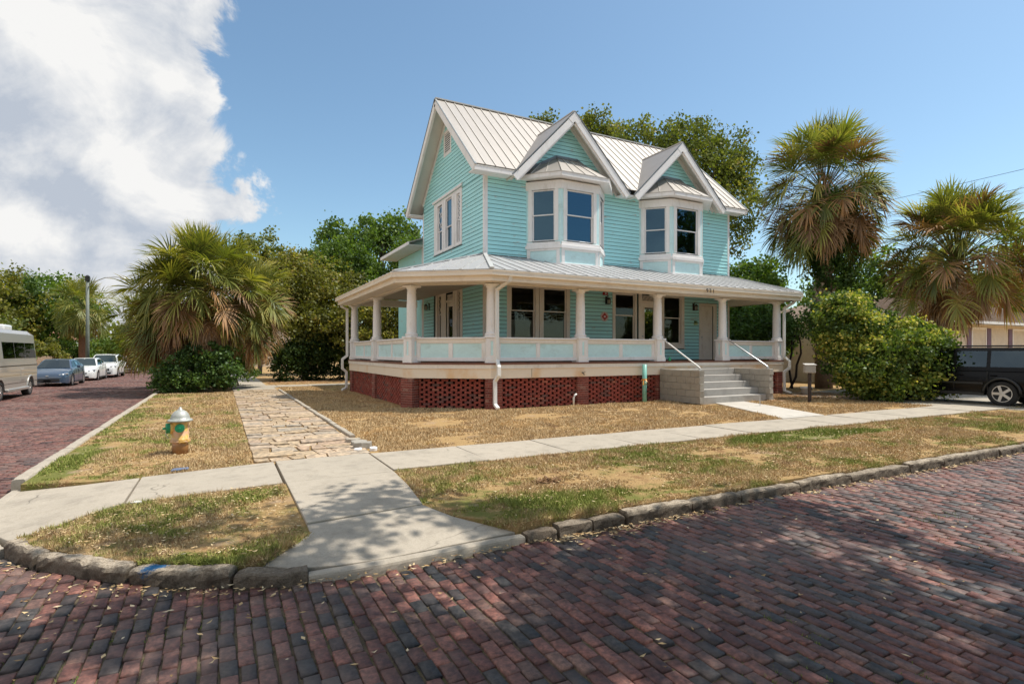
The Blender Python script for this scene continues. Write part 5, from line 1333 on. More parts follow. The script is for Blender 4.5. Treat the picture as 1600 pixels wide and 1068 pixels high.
o = thing('hose_bib', (10.2, 14.55, .96), 'small dark hose tap on the stained fascia above the brick pier', 'tap')
MB().tube([(10.2, 14.62, .99), (10.2, 14.53, .99), (10.2, 14.50, .93)], .014, 8).build('spout', m_black, o); MB().bar((10.13, 14.53, 1.03), (10.27, 14.53, 1.03), .012, .012).build('handle', m_black, o)
# ================================================================== hydrant, mailbox and small things
m_yel = None
def mat_hyd():
    m, nt = newmat('hydrant_yellow'); P = pos(nt); n = NOISE(nt, P, 14, 6, .7); n2 = NOISE(nt, P, 5, 5, .6)
    c = MIX(nt, SM(nt, n, .35, .65), (.52, .28, .05), (.78, .54, .16)); sp = N(nt, 'ShaderNodeSeparateXYZ'); L(nt, P, sp.inputs[0])
    c = MIX(nt, M(nt, 'MULTIPLY', SM(nt, n2, .46, .54), .9), c, (.66, .40, .24))
    rust = M(nt, 'ADD', M(nt, 'MULTIPLY', n, 1.0), SM(nt, sp.outputs[2], .30, .02)); c = MIX(nt, M(nt, 'MULTIPLY', SM(nt, rust, .85, 1.3), .9), c, (.28, .13, .05))
    principled(nt, c, .5, 0, .5, n, .3, .005); return m
m_yel = mat_hyd()
m_bonnet = surf('hydrant_bonnet', (.42, .43, .40), .5, .3, 7, (.30, .40, .30), .5, metal=.3)
m_hgreen = surf('hydrant_green', (.01, .24, .11), .4, .15, 8)
hx, hy = -.60, 10.72
h = thing('fire_hydrant', (hx, hy, -.03), 'worn yellow fire hydrant with silver bonnet and green caps on the grass strip', 'hydrant')
MB().lathe([(.12, -.05), (.12, .155), (.115, .16), (.15, .165), (.15, .185), (.135, .19), (.15, .205), (.125, .215), (.125, .47), (.132, .50), (.138, .51)], (hx, hy, 0), 32).build('barrel', m_yel, h, smooth=True)
for k in range(8): MB().lathe([(.012, .155), (.012, .215)], (hx + .14 * math.cos(k * PI / 4), hy + .14 * math.sin(k * PI / 4), 0), 6).build('bolt', m_yel, h)
b = MB().lathe([(.17, .50), (.185, .51), (.185, .525), (.17, .54), (.142, .545), (.138, .58), (.12, .625), (.09, .665), (.055, .685), (.04, .69), (.038, .705), (.022, .71), (.022, .735), (.01, .74)], (hx, hy, 0), 28).build('bonnet', m_bonnet, h, smooth=True)
for k in range(8): a = k * PI / 4; MB().bar((hx + .142 * math.cos(a), hy + .142 * math.sin(a), .545), (hx + .06 * math.cos(a), hy + .06 * math.sin(a), .68), .014, .014).build('rib', m_bonnet, b)
def outlet(ang, z, r, ln, nm, mat2):
    d = Vector((math.cos(ang), math.sin(ang), 0)); c = Vector((hx, hy, z))
    o = MB().tube([c + d * .08, c + d * (.12 + ln * .3)], r * 1.08, 20).build('outlet', m_yel, h, smooth=False)
    MB().tube([c + d * (.12 + ln * .3), c + d * (.12 + ln)], [r, r * .95], 20).build(nm, mat2, h)
    MB().tube([c + d * (.12 + ln), c + d * (.12 + ln + .045)], .018, 5).build('cap_nut', mat2, h)
cd = math.atan2(-10.72, .60)
outlet(cd + D2R(-3), .405, .072, .05, 'cap', m_hgreen); outlet(cd - D2R(84), .40, .085, .085, 'pumper_cap', m_hgreen)
MB().tube([(hx - .20, hy + .09, .34), (hx - .21, hy + .07, .28), (hx - .17, hy + .05, .22)], .006, 5).build('chain', m_bonnet, h)

mb_ = thing('mailbox', (17.45, 11.8, 0), 'small grey louvred mailbox on a dark post by the entry walk', 'mailbox')
MB().box(17.41, 11.76, -.05, 17.49, 11.84, .98).build('post', surf('post_dark', (.045, .03, .025), .7), mb_)
R_ = Matrix.Translation((17.45, 11.8, 0)) @ Matrix.Rotation(-D2R(35), 4, 'Z')
mg = surf('box_grey', (.36, .34, .31), .5, .15, 8)
q = MB().box(-.16, -.10, .96, .16, .10, 1.22, R_).build('box', mg, mb_, bevel=.01)
MB().slab([tuple(R_ @ Vector(v)) for v in ((-.18, -.13, 1.235), (.18, -.13, 1.235), (.18, .12, 1.275), (-.18, .12, 1.275))], .018).build('lid', surf('box_lid', (.6, .58, .55), .4), mb_)
for k in range(3): MB().box(-.14, -.108, 1.0 + k * .07, .14, -.1005, 1.055 + k * .07, R_).build('louvre', mg, q)
o = thing('flag_stake', (14.9, 12.3, 0), 'thin grey metal stake standing beside the entry walk', 'stake'); MB().tube([(14.68, 11.55, -.03), (14.69, 11.56, .30)], .012, 6).build('rod', m_galv, o)
o = thing('plastic_bin', (20.4, 14.1, 0), 'low white plastic bin on the dirt behind the mailbox', 'bin')
MB().lathe([(.16, -.02), (.20, .22), (.22, .225), (.22, .25)], (20.5, 14.0, 0), 16).build('tub', m_pipew, o, smooth=True)
MB().lathe([(.225, .25), (.225, .275), (.20, .285)], (20.5, 14.0, 0), 16).build('lid', m_white, o)
o = MB().add([(-.62, 8.99, .02), (-.42, 9.04, .018), (-.40, 9.09, .03), (-.60, 9.07, .028), (-.62, 8.99, -.01), (-.42, 9.04, -.01), (-.40, 9.09, -.01), (-.60, 9.07, -.01)], BXF).build('rag', surf('blue_rag', (.12, .17, .28), .8), bevel=.01); tag(o, 'crumpled blue scrap at the edge of the grass in front of the hydrant', 'litter')
o = stone(-.83, 7.38, .06, .035, .02, -.02, '', 9, m_white); tag(o, 'white scrap on the grass edge next to the sidewalk joint', 'litter'); del o['group']
# clump of dead brown leaves on the verge
r = np.random.RandomState(21); p = np.stack([r.normal(3.75, .16, 260), r.normal(6.15, .07, 260)], 1)
def clump(x, y, n, sx, sy, h, mat, lab, nm='dead_leaf_clump', sz=.05):
    V = []; 
    for k in range(n):
        a, b = r.normal(0, sx), r.normal(0, sy); z = -.02 + abs(r.normal(0, h)); t = r.uniform(0, 2 * PI); l = r.uniform(.5, 1) * sz
        d = Vector((math.cos(t), math.sin(t), r.uniform(-.5, .7))) * l; w = Vector((-d.y, d.x, r.uniform(-.02, .02))) * .35; c = Vector((x + a, y + b, z))
        V += [c - d, c + w, c + d, c - w]
    me = np_mesh(nm, V, 4, mat, np.repeat(r.rand(n) * .5, 4)); o = link(nm, me, (0, 0, 0), kind='stuff'); tag(o, lab, 'leaves')
clump(3.72, 6.1, 170, .10, .05, .035, m_dead, 'clump of dead brown leaves on the grass verge near the kerb')

# ================================================================== vegetation
def unit(v): return v / np.maximum(np.linalg.norm(v, axis=-1, keepdims=True), 1e-6)
def leafcloud(C, sz, r, tone, droop=.25, asp=.42):
    """rhombic leaves with a fold: 2 quads... here one kite of 4 verts per leaf"""
    n = len(C); a = r.normal(0, 1, (n, 3)); a[:, 2] -= droop; a = unit(a); b = unit(np.cross(a, r.normal(0, 1, (n, 3)))); nn = np.cross(a, b)
    s = sz * r.uniform(.6, 1.35, n)[:, None]
    V = np.stack([C, C + a * s * .5 + b * s * asp + nn * s * .08, C + a * s, C + a * s * .5 - b * s * asp + nn * s * .08], 1).reshape(-1, 3)
    return V, np.repeat(tone, 4)
def limbs(m, base, tips, r0, rnd, sway=.3, n=7):
    """trunk plus limbs from the fork to the tips"""
    for t, rr0 in tips:
        b = Vector(base); t = Vector(t); mid = b.lerp(t, .5) + Vector((rnd.uniform(-sway, sway), rnd.uniform(-sway, sway), rnd.uniform(0, sway)))
        P = [b, b.lerp(mid, .5) + Vector((rnd.uniform(-.1, .1), rnd.uniform(-.1, .1), .1)), mid, mid.lerp(t, .5), t]
        m.tube(P, [rr0, rr0 * .8, rr0 * .6, rr0 * .38, rr0 * .12], n)
def tree(x, y, h, lobes, mat, label, nclu, nleaf, lsz, seed, group=None, trunk_r=.22, fork=.35, csz=.42, name='tree', z0=0.0, cat='tree', ntip=14, bark=None, crown='crown', flat=.7, tone_hi=1.0, lean=(0, 0), tr_=(.15, .75)):
    """lobes: list of (dx,dy,z,rx,ry,rz); leaves are grouped in clumps near lobe surfaces"""
    r = np.random.RandomState(seed); rnd = random.Random(seed)
    root = thing(name, (x, y, z0), label, cat, group)
    wts = np.array([l[3] * l[4] + l[5] ** 2 for l in lobes]); wts = wts / wts.sum(); cl = []; per = r.multinomial(nclu, wts)
    for l, n in zip(lobes, per):
        d = unit(r.normal(0, 1, (n, 3))); rad = r.uniform(.15, 1, n) ** .38 * (1 + .12 * np.sin(d[:, 0] * 6 + d[:, 2] * 5 + l[0]) + .10 * np.sin(d[:, 1] * 9 + d[:, 2] * 7))
        cl.append(np.stack([x + l[0] + d[:, 0] * rad * l[3], y + l[1] + d[:, 1] * rad * l[4], l[2] + d[:, 2] * rad * l[5]], 1))
    cl = np.concatenate(cl); cs = csz * r.uniform(.55, 1.3, len(cl)); 
    ctone = r.uniform(tr_[0], tr_[1], len(cl)); idx = np.repeat(np.arange(len(cl)), nleaf)
    off_ = r.normal(0, 1, (len(idx), 3)) * cs[idx][:, None] * np.array([.62, .62, .62 * flat]); C = cl[idx] + off_
    C[:, 2] = np.maximum(C[:, 2], z0 + .03)
    tone = np.clip(ctone[idx] + r.normal(0, .17, len(idx)), 0, tone_hi)
    V, t = leafcloud(C, lsz, r, tone); me = np_mesh(crown, V, 4, mat, t); cr = link(crown, me, (0, 0, 0), root); cr.location = -WO[root.name]
    if trunk_r:
        m = MB(); fk = Vector((x + lean[0], y + lean[1], z0 + h * fork)); b = Vector((x, y, z0 - .1))
        m.tube([b, b + Vector((0, 0, .15)), b.lerp(fk, .5) + Vector((rnd.uniform(-.1, .1), rnd.uniform(-.1, .1), 0)), fk], [trunk_r * 1.35, trunk_r * 1.05, trunk_r * .9, trunk_r * .8], 12)
        sel = r.choice(len(cl), min(ntip, len(cl)), replace=False)
        limbs(m, fk, [(tuple(cl[i]), trunk_r * rnd.uniform(.3, .55)) for i in sel], trunk_r, rnd, h * .05)
        m.build('trunk', bark or m_bark, root, smooth=True, origin=tuple(root.location))
    return root
GB = 'trees standing behind the house'
# oak behind the house on the right, and the smaller one seen between the gables
tree(25.8, 26.4, 17, [(0, 0, 12.2, 4.2, 4, 3.6), (-1.9, .8, 14.5, 2.4, 2.2, 1.7), (.8, 0, 15.4, 1.9, 1.8, 1.3), (2.6, -1.2, 14.2, 2.0, 1.9, 1.6), (3.4, -1.6, 11.8, 1.9, 2, 2.2), (-4.2, 2, 12.5, 2.6, 2, 1.9), (2.6, -1.3, 9.4, 2.0, 1.8, 1.8), (-3.0, 1.2, 9.5, 3.2, 2.8, 3)], m_oak, 'tall oak crown rising behind the right cross gable of the aqua house', 760, 62, .17, 101, csz=.58, trunk_r=.35, fork=.35, ntip=26)
tree(23.4, 34.5, 19, [(-2.1, 1.0, 18.3, .9, .9, 1.0), (1.3, -.6, 18.2, 1.5, 1.3, 1.4), (2.8, -1.4, 17.2, 1.3, 1.3, 1.2), (0, 0, 14.5, 3.0, 2.6, 2.5)], m_oak, 'oak top showing on both sides of the left cross gable peak', 300, 56, .20, 102, csz=.6, trunk_r=.3, ntip=12)
tree(24.8, 20.6, 6.8, [(0, 0, 4.6, 2.0, 1.9, 1.9), (1.2, -.6, 5.6, 1.3, 1.3, 1.0), (-1.2, .6, 3.8, 1.8, 1.6, 1.6), (.6, -.4, 2.6, 2.0, 1.6, 1.5)], m_dense, 'dark glossy leaved tree beyond the right end of the porch', 300, 60, .17, 103, csz=.42, trunk_r=.12, fork=.3, ntip=16)
tree(22.9, 17.6, 3.6, [(0, 0, 2.9, 1.2, 1.2, .9), (-.7, .8, 2.5, 1.0, 1, .9), (1.0, -.2, 2.6, .9, 1.0, .9)], m_shrub, 'dark shrub with bare crooked stems between the porch end and the boot covered palm', 130, 60, .12, 104, csz=.3, trunk_r=.05, fork=.2, name='shrub', cat='shrub', ntip=14)
for i, (x, y, h, rr, lab, mt) in enumerate(((46, 27, 11.0, 3.6, 'light green tree behind the boot covered palm, over the neighbour roof', m_dense), (52, 24, 10.8, 3.4, 'pale green tree left of the leaning palm crown', m_olive), (58, 21, 12.5, 3.6, 'bushy tree top right of the leaning palm crown at the photo edge', m_dense), (62, 30, 10, 4, 'distant tree behind the leaning palm crown', m_olive), (36, 30, 7.8, 3.0, 'low tree between the dark glossy tree and the boot covered palm', m_dense))):
    tree(x, y, h, [(0, 0, h * .68, rr, rr * .9, h * .30), (rr * .5, -rr * .3, h * .45, rr * .8, rr * .8, h * .25), (-rr * .5, rr * .3, h * .5, rr * .8, rr * .8, h * .22)], mt, lab, 230, 44, .26, 110 + i, 'trees beyond the neighbouring house', csz=.62, trunk_r=.2)
# left background
tree(10.6, 45.3, 13.4, [(0, 0, 11.0, 1.9, 1.8, 1.9), (-2.6, -.3, 10.3, 1.7, 1.6, 1.5), (2.5, .5, 11.4, 1.9, 1.6, 1.9), (-3.6, 0, 8.3, 1.6, 1.5, 1.2), (.4, 0, 7.4, 3.6, 2.6, 1.8), (3.4, 0, 8.2, 1.6, 1.6, 1.6)], m_dense, 'tall open green tree with bare inner limbs, left of the house roof', 300, 60, .22, 121, GB, csz=.55, trunk_r=.24, fork=.4, ntip=30)
tree(2.6, 46, 11.2, [(0, 0, 9.6, 1.8, 1.6, 1.4), (1.5, 0, 7.6, 1.7, 1.5, 1.4), (-1.4, 0, 7.2, 1.6, 1.5, 1.4)], m_oak, 'thin topped tree just right of the big sabal palm crown', 120, 52, .20, 122, GB, csz=.5, trunk_r=.16, ntip=18)
tree(13.2, 41.5, 11, [(0, 0, 8.8, 1.9, 1.8, 1.8), (-1.2, 0, 6.4, 2.0, 1.6, 1.5), (1.8, .8, 9.2, 1.7, 1.8, 1.6)], m_dense, 'round topped tree touching the left eave of the house', 210, 54, .19, 123, GB, csz=.5, trunk_r=.18, ntip=16)
tree(6.2, 44, 9.8, [(0, 0, 7.4, 2.6, 2, 1.8), (-2, 0, 6.4, 1.8, 1.7, 1.6), (1.6, 0, 8.2, 1.4, 1.4, 1.1)], m_olive, 'yellowish tree between the thin topped tree and the tall open tree', 200, 54, .20, 124, GB, csz=.5, trunk_r=.18)
tree(4.6, 36.5, 8.0, [(0, 0, 5.9, 2.6, 2.2, 1.7), (-1.6, -.5, 4.8, 2.0, 1.8, 1.7), (2.0, -.6, 4.6, 2.4, 2.0, 1.8), (.4, -1.2, 3.4, 2.6, 1.8, 1.3), (-.6, .4, 7.0, 1.4, 1.3, .9)], m_olive, 'broad olive green tree overhanging the sidewalk left of the porch', 520, 64, .15, 125, GB, csz=.45, trunk_r=.22, fork=.25, ntip=20)
tree(9.2, 34.0, 6.2, [(0, 0, 4.4, 2.3, 1.9, 1.5), (1.8, .2, 3.7, 1.9, 1.6, 1.5), (-1.8, -.3, 3.4, 1.9, 1.6, 1.4), (3.6, 0, 4.4, 2.0, 1.6, 1.6), (.6, -.6, 2.2, 3.4, 1.2, 1.1)], m_olive, 'bright olive tree seen through the left side of the porch', 480, 60, .14, 126, GB, csz=.4, trunk_r=.2, fork=.25, ntip=18)
tree(14.5, 33.0, 6.5, [(0, 0, 4.4, 2.3, 1.9, 1.8), (1.8, .2, 3.5, 1.9, 1.6, 1.8)], m_olive, 'olive tree close behind the rear corner of the porch', 170, 56, .15, 127, GB, csz=.4, trunk_r=.18, fork=.35)
tree(8.2, 43, 11.0, [(0, 0, 8.7, 2.2, 1.8, 1.7), (-1.8, 0, 7.6, 1.8, 1.6, 1.5), (1.6, 0, 7.2, 2.0, 1.6, 1.6)], m_dense, 'leafy green tree filling the gap left of the tall open tree', 240, 54, .19, 128, GB, csz=.5, trunk_r=.2, ntip=16)
# dark undergrowth under those trees
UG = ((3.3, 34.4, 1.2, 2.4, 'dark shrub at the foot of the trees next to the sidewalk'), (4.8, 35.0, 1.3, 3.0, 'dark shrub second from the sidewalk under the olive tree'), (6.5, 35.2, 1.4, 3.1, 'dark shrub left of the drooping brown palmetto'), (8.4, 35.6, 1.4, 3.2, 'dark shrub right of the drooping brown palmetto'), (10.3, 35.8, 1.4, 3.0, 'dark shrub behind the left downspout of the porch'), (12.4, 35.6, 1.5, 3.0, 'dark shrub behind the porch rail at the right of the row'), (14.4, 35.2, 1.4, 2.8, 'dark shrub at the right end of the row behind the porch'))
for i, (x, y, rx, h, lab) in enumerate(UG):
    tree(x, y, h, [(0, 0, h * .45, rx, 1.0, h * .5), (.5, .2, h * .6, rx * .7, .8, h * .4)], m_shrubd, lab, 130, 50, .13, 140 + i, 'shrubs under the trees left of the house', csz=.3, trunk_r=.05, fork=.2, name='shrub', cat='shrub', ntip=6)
# left street side trees
for i, (x, y, h, rr, lab, mt) in enumerate(((-17.5, 58, 9.2, 4.2, 'feathery green tree behind the silver van', m_olive), (-13.2, 60, 8.8, 3.6, 'leafy tree between the van and the street palm', m_dense), (-20.5, 66, 9.5, 4.5, 'tree at the far left edge of the photo', m_olive), (-15.0, 49, 5.0, 2.6, 'low bushy tree hanging over the picket fence', m_oak))):
    tree(x, y, h, [(0, 0, h * .72, rr, rr * .8, h * .22), (rr * .5, -rr * .3, h * .55, rr * .7, rr * .7, h * .2), (-rr * .5, rr * .3, h * .5, rr * .8, rr * .7, h * .22), (0, 0, h * .3, rr * .7, rr * .6, h * .2)], mt, lab, 300, 46, .24, 150 + i, 'trees on the far side of the side street', csz=.6, trunk_r=.2, ntip=14)
tree(-5.6, 92, 8.5, [(0, 0, 6.4, 3.8, 3, 2.2), (-3.5, 0, 5.4, 3, 3, 2.4), (3.2, 2, 5.0, 3.2, 3, 2.4)], m_oak, 'thin branched tree at the far end of the side street', 260, 30, .26, 156, 'trees on the far side of the side street', csz=.6, trunk_r=.25, ntip=30)
tree(1.5, 60, 7.0, [(0, 0, 4.6, 3.2, 2.4, 2.2)], m_dense, 'green tree over the far end of the sidewalk', 160, 40, .24, 157, 'trees on the far side of the side street', csz=.6, trunk_r=.2)
r = np.random.RandomState(77); n = 42000     # far wood closing the horizon
az = r.uniform(-1.25, 1.75, n); dist = r.uniform(105, 135, n); x = np.sin(az) * dist; y = np.cos(az) * dist
zt = 7.5 + 2.2 * np.sin(az * 23) + 1.5 * np.sin(az * 61 + 1); z = r.uniform(0, 1, n) * zt - .3
V, t = leafcloud(np.stack([x, y, z], 1), .95, r, np.clip(r.normal(.45, .2, n), 0, .9)); me = np_mesh('distant_trees', V, 4, m_oak, t); o = link('distant_trees', me, (0, 0, 0), kind='stuff'); tag(o, 'distant belt of trees closing the view behind the houses', 'trees')
# big variegated bush on the right and the bushes under the left palms
tree(20.6, 11.1, 4.2, [(0, 0, 1.5, 1.75, 1.35, 1.45), (-.9, .7, 2.4, 1.1, 1.0, 1.1), (.9, -.6, 1.5, 1.2, 1.0, 1.1), (-.8, 1.0, 3.1, .75, .7, .75), (-.8, -.1, .85, 1.2, .9, .85), (1.1, -.9, .8, 1.0, .7, .8)], m_varieg, 'big rounded green and yellow bush in front of the black car', 620, 90, .10, 161, csz=.24, trunk_r=.06, fork=.15, name='bush', cat='bush', ntip=12, tr_=(.05, .76))
tree(22.6, 13.2, 3.6, [(0, 0, 2.0, 1.3, 1.2, 1.6), (-.6, .8, 3.0, 1.0, .9, 1.0)], m_shrub, 'dark green bush between the boot covered palm and the variegated bush', 190, 52, .12, 162, csz=.28, trunk_r=.05, fork=.2, name='bush', cat='bush')
tree(-.95, 26.9, 2.0, [(0, 0, .8, 1.5, 1.0, .8), (.9, -.2, .9, .9, .8, .8), (-.9, .2, .6, .8, .8, .6), (.3, .2, 1.5, 1.0, .8, .6)], m_shrub, 'dense green shrub at the foot of the big sabal palms by the kerb', 230, 60, .10, 163, csz=.22, trunk_r=.04, fork=.2, name='shrub', cat='shrub', ntip=8)
tree(.75, 30.6, 2.4, [(0, 0, 1.5, .6, .6, .6), (.4, .3, .9, .5, .5, .5)], m_dense, 'light leafy sapling reaching over the sidewalk beyond the palms', 60, 50, .10, 164, csz=.22, trunk_r=.04, fork=.3, name='shrub', cat='shrub', ntip=6)
# overhead oak behind the photographer: its shade falls on the street corner
tree(5.0, -4.9, 10.5, [(-1.7, 7.2, 8.0, 2.8, 2.3, .5), (1.2, 7.2, 8.1, 2.8, 2.2, .5), (3.8, 6.2, 8.0, 2.0, 2.1, .45), (-2.9, 9.0, 7.7, 1.7, 1.2, .3), (.6, 9.3, 7.6, 1.5, 1.1, .3), (-1.2, 3.6, 8.4, 3.4, 2.8, .5), (2.8, 3.0, 8.4, 3.2, 2.6, .5), (-4.0, 6.4, 8.2, 1.8, 1.8, .4), (0, -3.0, 10.5, 5, 3, 1.6)], m_shrubd, 'large street oak behind the camera whose leafy shade dapples the brick street', 150, 460, .15, 174, csz=.47, trunk_r=.38, fork=.5, ntip=30, flat=.45)

# street trees across the road behind the photographer (mirrored in the bay windows)
for i, (x, y, h, lab) in enumerate(((17, -11, 12, 'oak across the brick street, behind the camera on the right'), (27, -12.5, 13, 'second oak across the brick street, behind the camera far right'), (-4, -12, 11, 'oak across the brick street, behind the camera on the left'))):
    tree(x, y, h, [(0, 0, h * .68, 4.2, 4, h * .25), (2.2, 0, h * .55, 2.6, 2.6, h * .18), (-2.2, 0, h * .58, 2.6, 2.6, h * .18)], m_oak, lab, 220, 46, .24, 180 + i, csz=.65, trunk_r=.3, ntip=16)

tree(43, -10, 20, [(0, 0, 15, 5.5, 4.5, 4), (-4, 0, 12, 4, 3.5, 3), (4.5, 0, 12.5, 4, 3.5, 3.5), (0, 0, 8, 5, 4, 3)], m_oak, 'tall oak far along the brick street behind the camera', 420, 50, .30, 190, csz=.8, trunk_r=.45, ntip=18)

# ---------------- palms
def frond(base, az, el, plen, R, rnd, dead=0.0, nl=34, fold=1.0, spread=2.2, stiff=.34):
    """one fan leaf: petiole plus leaflets; returns verts/faces/tone added to an MB"""
    m = MB(); g = Vector((0, 0, -1)); d0 = Vector((math.cos(az) * math.cos(el), math.sin(az) * math.cos(el), math.sin(el)))
    # petiole arcs over
    P = [Vector(base)]; d = d0.copy(); n = 5; drp = (.10 + .30 * dead) * (1.25 - abs(el) / 2)
    for i in range(n):
        P.append(P[-1] + d * plen / n); d = (d + g * drp * .6).normalized()
    m.tone = min(1, .25 + .5 * dead + rnd.uniform(-.1, .1)); m.tube(P, [.026, .022, .018, .016, .014, .012], 4)
    stiff = stiff * (1.15 - .6 * max(0, math.sin(el)))
    tip = P[-1]; side = d.cross(Vector((0, 0, 1)))
    if side.length < .1: side = Vector((math.sin(az), -math.cos(az), 0))
    side.normalize(); roll = rnd.uniform(-.6, .6)
    # curved midrib carries the leaflets
    co = [tip.copy()]; dd = [d.copy()]; cg = .26 + .25 * dead
    for i in range(5):
        d = (d + g * cg * (1.15 - .8 * max(0, math.sin(el)))).normalized(); co.append(co[-1] + d * R * .11); dd.append(d.copy())
    bt = rnd.uniform(.15, .62)
    for k in range(nl):
        th = (k / (nl - 1) - .5) * 2 * spread + rnd.uniform(-.04, .04); pos_ = 5 * max(0.0, 1 - abs(th) / spread) ** .8; i0 = min(4, int(pos_)); fr_ = pos_ - i0
        s_ = co[i0].lerp(co[i0 + 1], fr_); dl = dd[i0].lerp(dd[i0 + 1], fr_).normalized()
        sl = dl.cross(Vector((0, 0, 1)))
        if sl.length < .1: sl = side
        sl.normalize(); ul = sl.cross(dl).normalized(); s2 = sl * math.cos(roll) + ul * math.sin(roll); u2 = ul * math.cos(roll) - sl * math.sin(roll)
        ax = dl * math.cos(th * .82) + s2 * math.sin(th * .82); ax = (ax + u2 * (.38 * abs(math.sin(th)) + rnd.uniform(-.20, .20))).normalized()
        L_ = R * (.92 - .22 * (abs(th) / spread) ** 2) * rnd.uniform(.8, 1.1); w = L_ * .019 * (1.1 - .3 * dead) + .005
        p = s_; q = ax.copy(); pts = [p]; dr = (stiff + .65 * dead) * rnd.uniform(.5, 1.6)
        for i in range(4):
            p = p + q * L_ * .25; pts.append(p); q = (q + g * dr * (i + .6) * .34).normalized()
        wd = [w * .35, w * 1.0, w * 1.05, w * .65, w * .06]; vs = []
        nrm_ = u2 if abs(ax.dot(u2)) < .9 else s2
        sd = ax.cross(nrm_).normalized()
        for i, (pp, ww) in enumerate(zip(pts, wd)): vs += [pp - sd * ww, pp + sd * ww]
        m.tone = max(0, min(1, bt + rnd.uniform(-.16, .16))) if dead < .5 else max(0, min(1, rnd.uniform(.1, .95)))
        b = len(m.v); m.v += [tuple(v) for v in vs]; tb = m.tone
        m.t += [tb, tb, tb, tb, tb, tb, min(1, tb + .12), min(1, tb + .12), min(1, tb + .3), min(1, tb + .3)]
        m.f += [(b + i * 2, b + i * 2 + 1, b + i * 2 + 3, b + i * 2 + 2) for i in range(4)]
    return m
def palm(x, y, hd, label, seed, top=None, nf=46, plen=1.1, R=1.0, dead_n=16, tr=.2, group=None, boots=0, lean=(0, 0), elmin=-.9, orange=0.0, trunk_mat=None, z0=0, beard=0, nl=34, deadlen=1.0, hl=.9, pw=1.0):
    rnd = random.Random(seed); root = thing('palm_tree', (x, y, z0), label, 'palm', group)
    cx, cy = x + lean[0], y + lean[1]; m = MB(); P = []; Rr = []
    for i in range(9):
        t = i / 8; P.append((x + lean[0] * t ** .8, y + lean[1] * t ** .8, z0 - .1 + (hd + .1) * t)); Rr.append(tr * (1.15 - .25 * t + .05 * math.sin(i * 2.2)))
    m.tube(P, Rr, 14); m.build('trunk', trunk_mat or m_pbark, root, smooth=True, origin=(x, y, z0))
    for k in range(nf):
        t = (k + .5) / nf; el = D2R(88) * (1 - t) + elmin * t; el += rnd.uniform(-.15, .15); az = k * 2.39996 + rnd.uniform(-.25, .25)
        b = Vector((cx + math.cos(az) * tr * .6, cy + math.sin(az) * tr * .6, z0 + hd + .45 - hl * t * rnd.uniform(.6, 1.15)))
        dead = 0.0 if t < .72 else (t - .72) * 1.4
        f = frond(b, az, el, plen * rnd.uniform(.85, 1.15) * (1 - .25 * (el > 1.1)), R * rnd.uniform(.85, 1.1), rnd, dead, nl)
        isd = rnd.random() < orange * t ** pw
        f.build('frond', m_dead if isd else m_palm, root, tone=True, origin=tuple(b))
    for k in range(dead_n):
        az = k * 2.39996 * 1.3 + rnd.uniform(-.3, .3); el = rnd.uniform(-1.3, -.45); b = Vector((cx + math.cos(az) * tr, cy + math.sin(az) * tr, z0 + hd - .2 - rnd.uniform(0, .5)))
        f = frond(b, az, el, plen * deadlen * rnd.uniform(.55, .95), R * rnd.uniform(.7, 1.0), rnd, 1.0, 26, spread=1.5); f.build('dead_frond', m_dead, root, tone=True, origin=tuple(b))
    if boots:
        for k in range(boots):
            t = k / boots; z = z0 + hd * (.12 + .86 * t); az = k * 2.39996; i = min(7, int(t * 8)); ax_, ay_ = x + lean[0] * ((z - z0) / hd) ** .8, y + lean[1] * ((z - z0) / hd) ** .8
            d = Vector((math.cos(az), math.sin(az), 0)); p = Vector((ax_, ay_, z)) + d * tr * .85; s = d.cross(Vector((0, 0, 1)))
            for sg in (-1, 1):
                q = MB(); q.bar(p + s * sg * .10 - Vector((0, 0, .12)), p + d * rnd.uniform(.14, .22) - s * sg * .05 + Vector((0, 0, rnd.uniform(.22, .36))), .10, .035, d); q.build('boot', m_boot, root)
    for k in range(beard):
        az = rnd.uniform(0, 2 * PI); z = z0 + hd - .3 - rnd.uniform(0, 1.0); d = Vector((math.cos(az), math.sin(az), 0)); tt = ((z - z0) / hd) ** .8
        p = Vector((x + lean[0] * tt, y + lean[1] * tt, z)) + d * tr * .8; q = MB(); ln = rnd.uniform(.35, .65)
        q.bar(p, p + d * ln * .8 + Vector((0, 0, -.1 - rnd.uniform(0, .35))), .07, .022, Vector((0, 0, 1))); q.build('old_leaf_base', m_boot, root)
    return root
palm(25.0, 16.2, 9.4, 'tall palm wrapped in criss cross boots with orange tinged fronds beside the porch', 201, nf=150, plen=1.5, R=1.25, dead_n=36, hl=2.0, tr=.33, boots=110, orange=.9, elmin=-.75)
palm(25.6, 12.6, 5.5, 'leaning palm with shaggy brown beard in front of the cream neighbour house', 202, nf=140, plen=1.65, R=1.2, dead_n=24, hl=1.1, tr=.24, lean=(1.9, -.6), orange=.55, elmin=-.2, beard=130)
palm(-1.0, 28.2, 4.5, 'tallest sabal palm of the clump between the sidewalk and the side street', 203, nf=110, plen=1.35, R=1.15, dead_n=54, hl=1.2, tr=.26, lean=(.2, -.2), elmin=-.6, deadlen=1.5, orange=1.0, pw=4)
palm(-.1, 28.9, 3.8, 'sabal palm on the right of the clump with its crown over the sidewalk', 204, nf=84, plen=1.1, R=1.1, dead_n=48, hl=1.1, tr=.24, lean=(.9, -.3), elmin=-.6, deadlen=1.3, orange=1.0, pw=4)
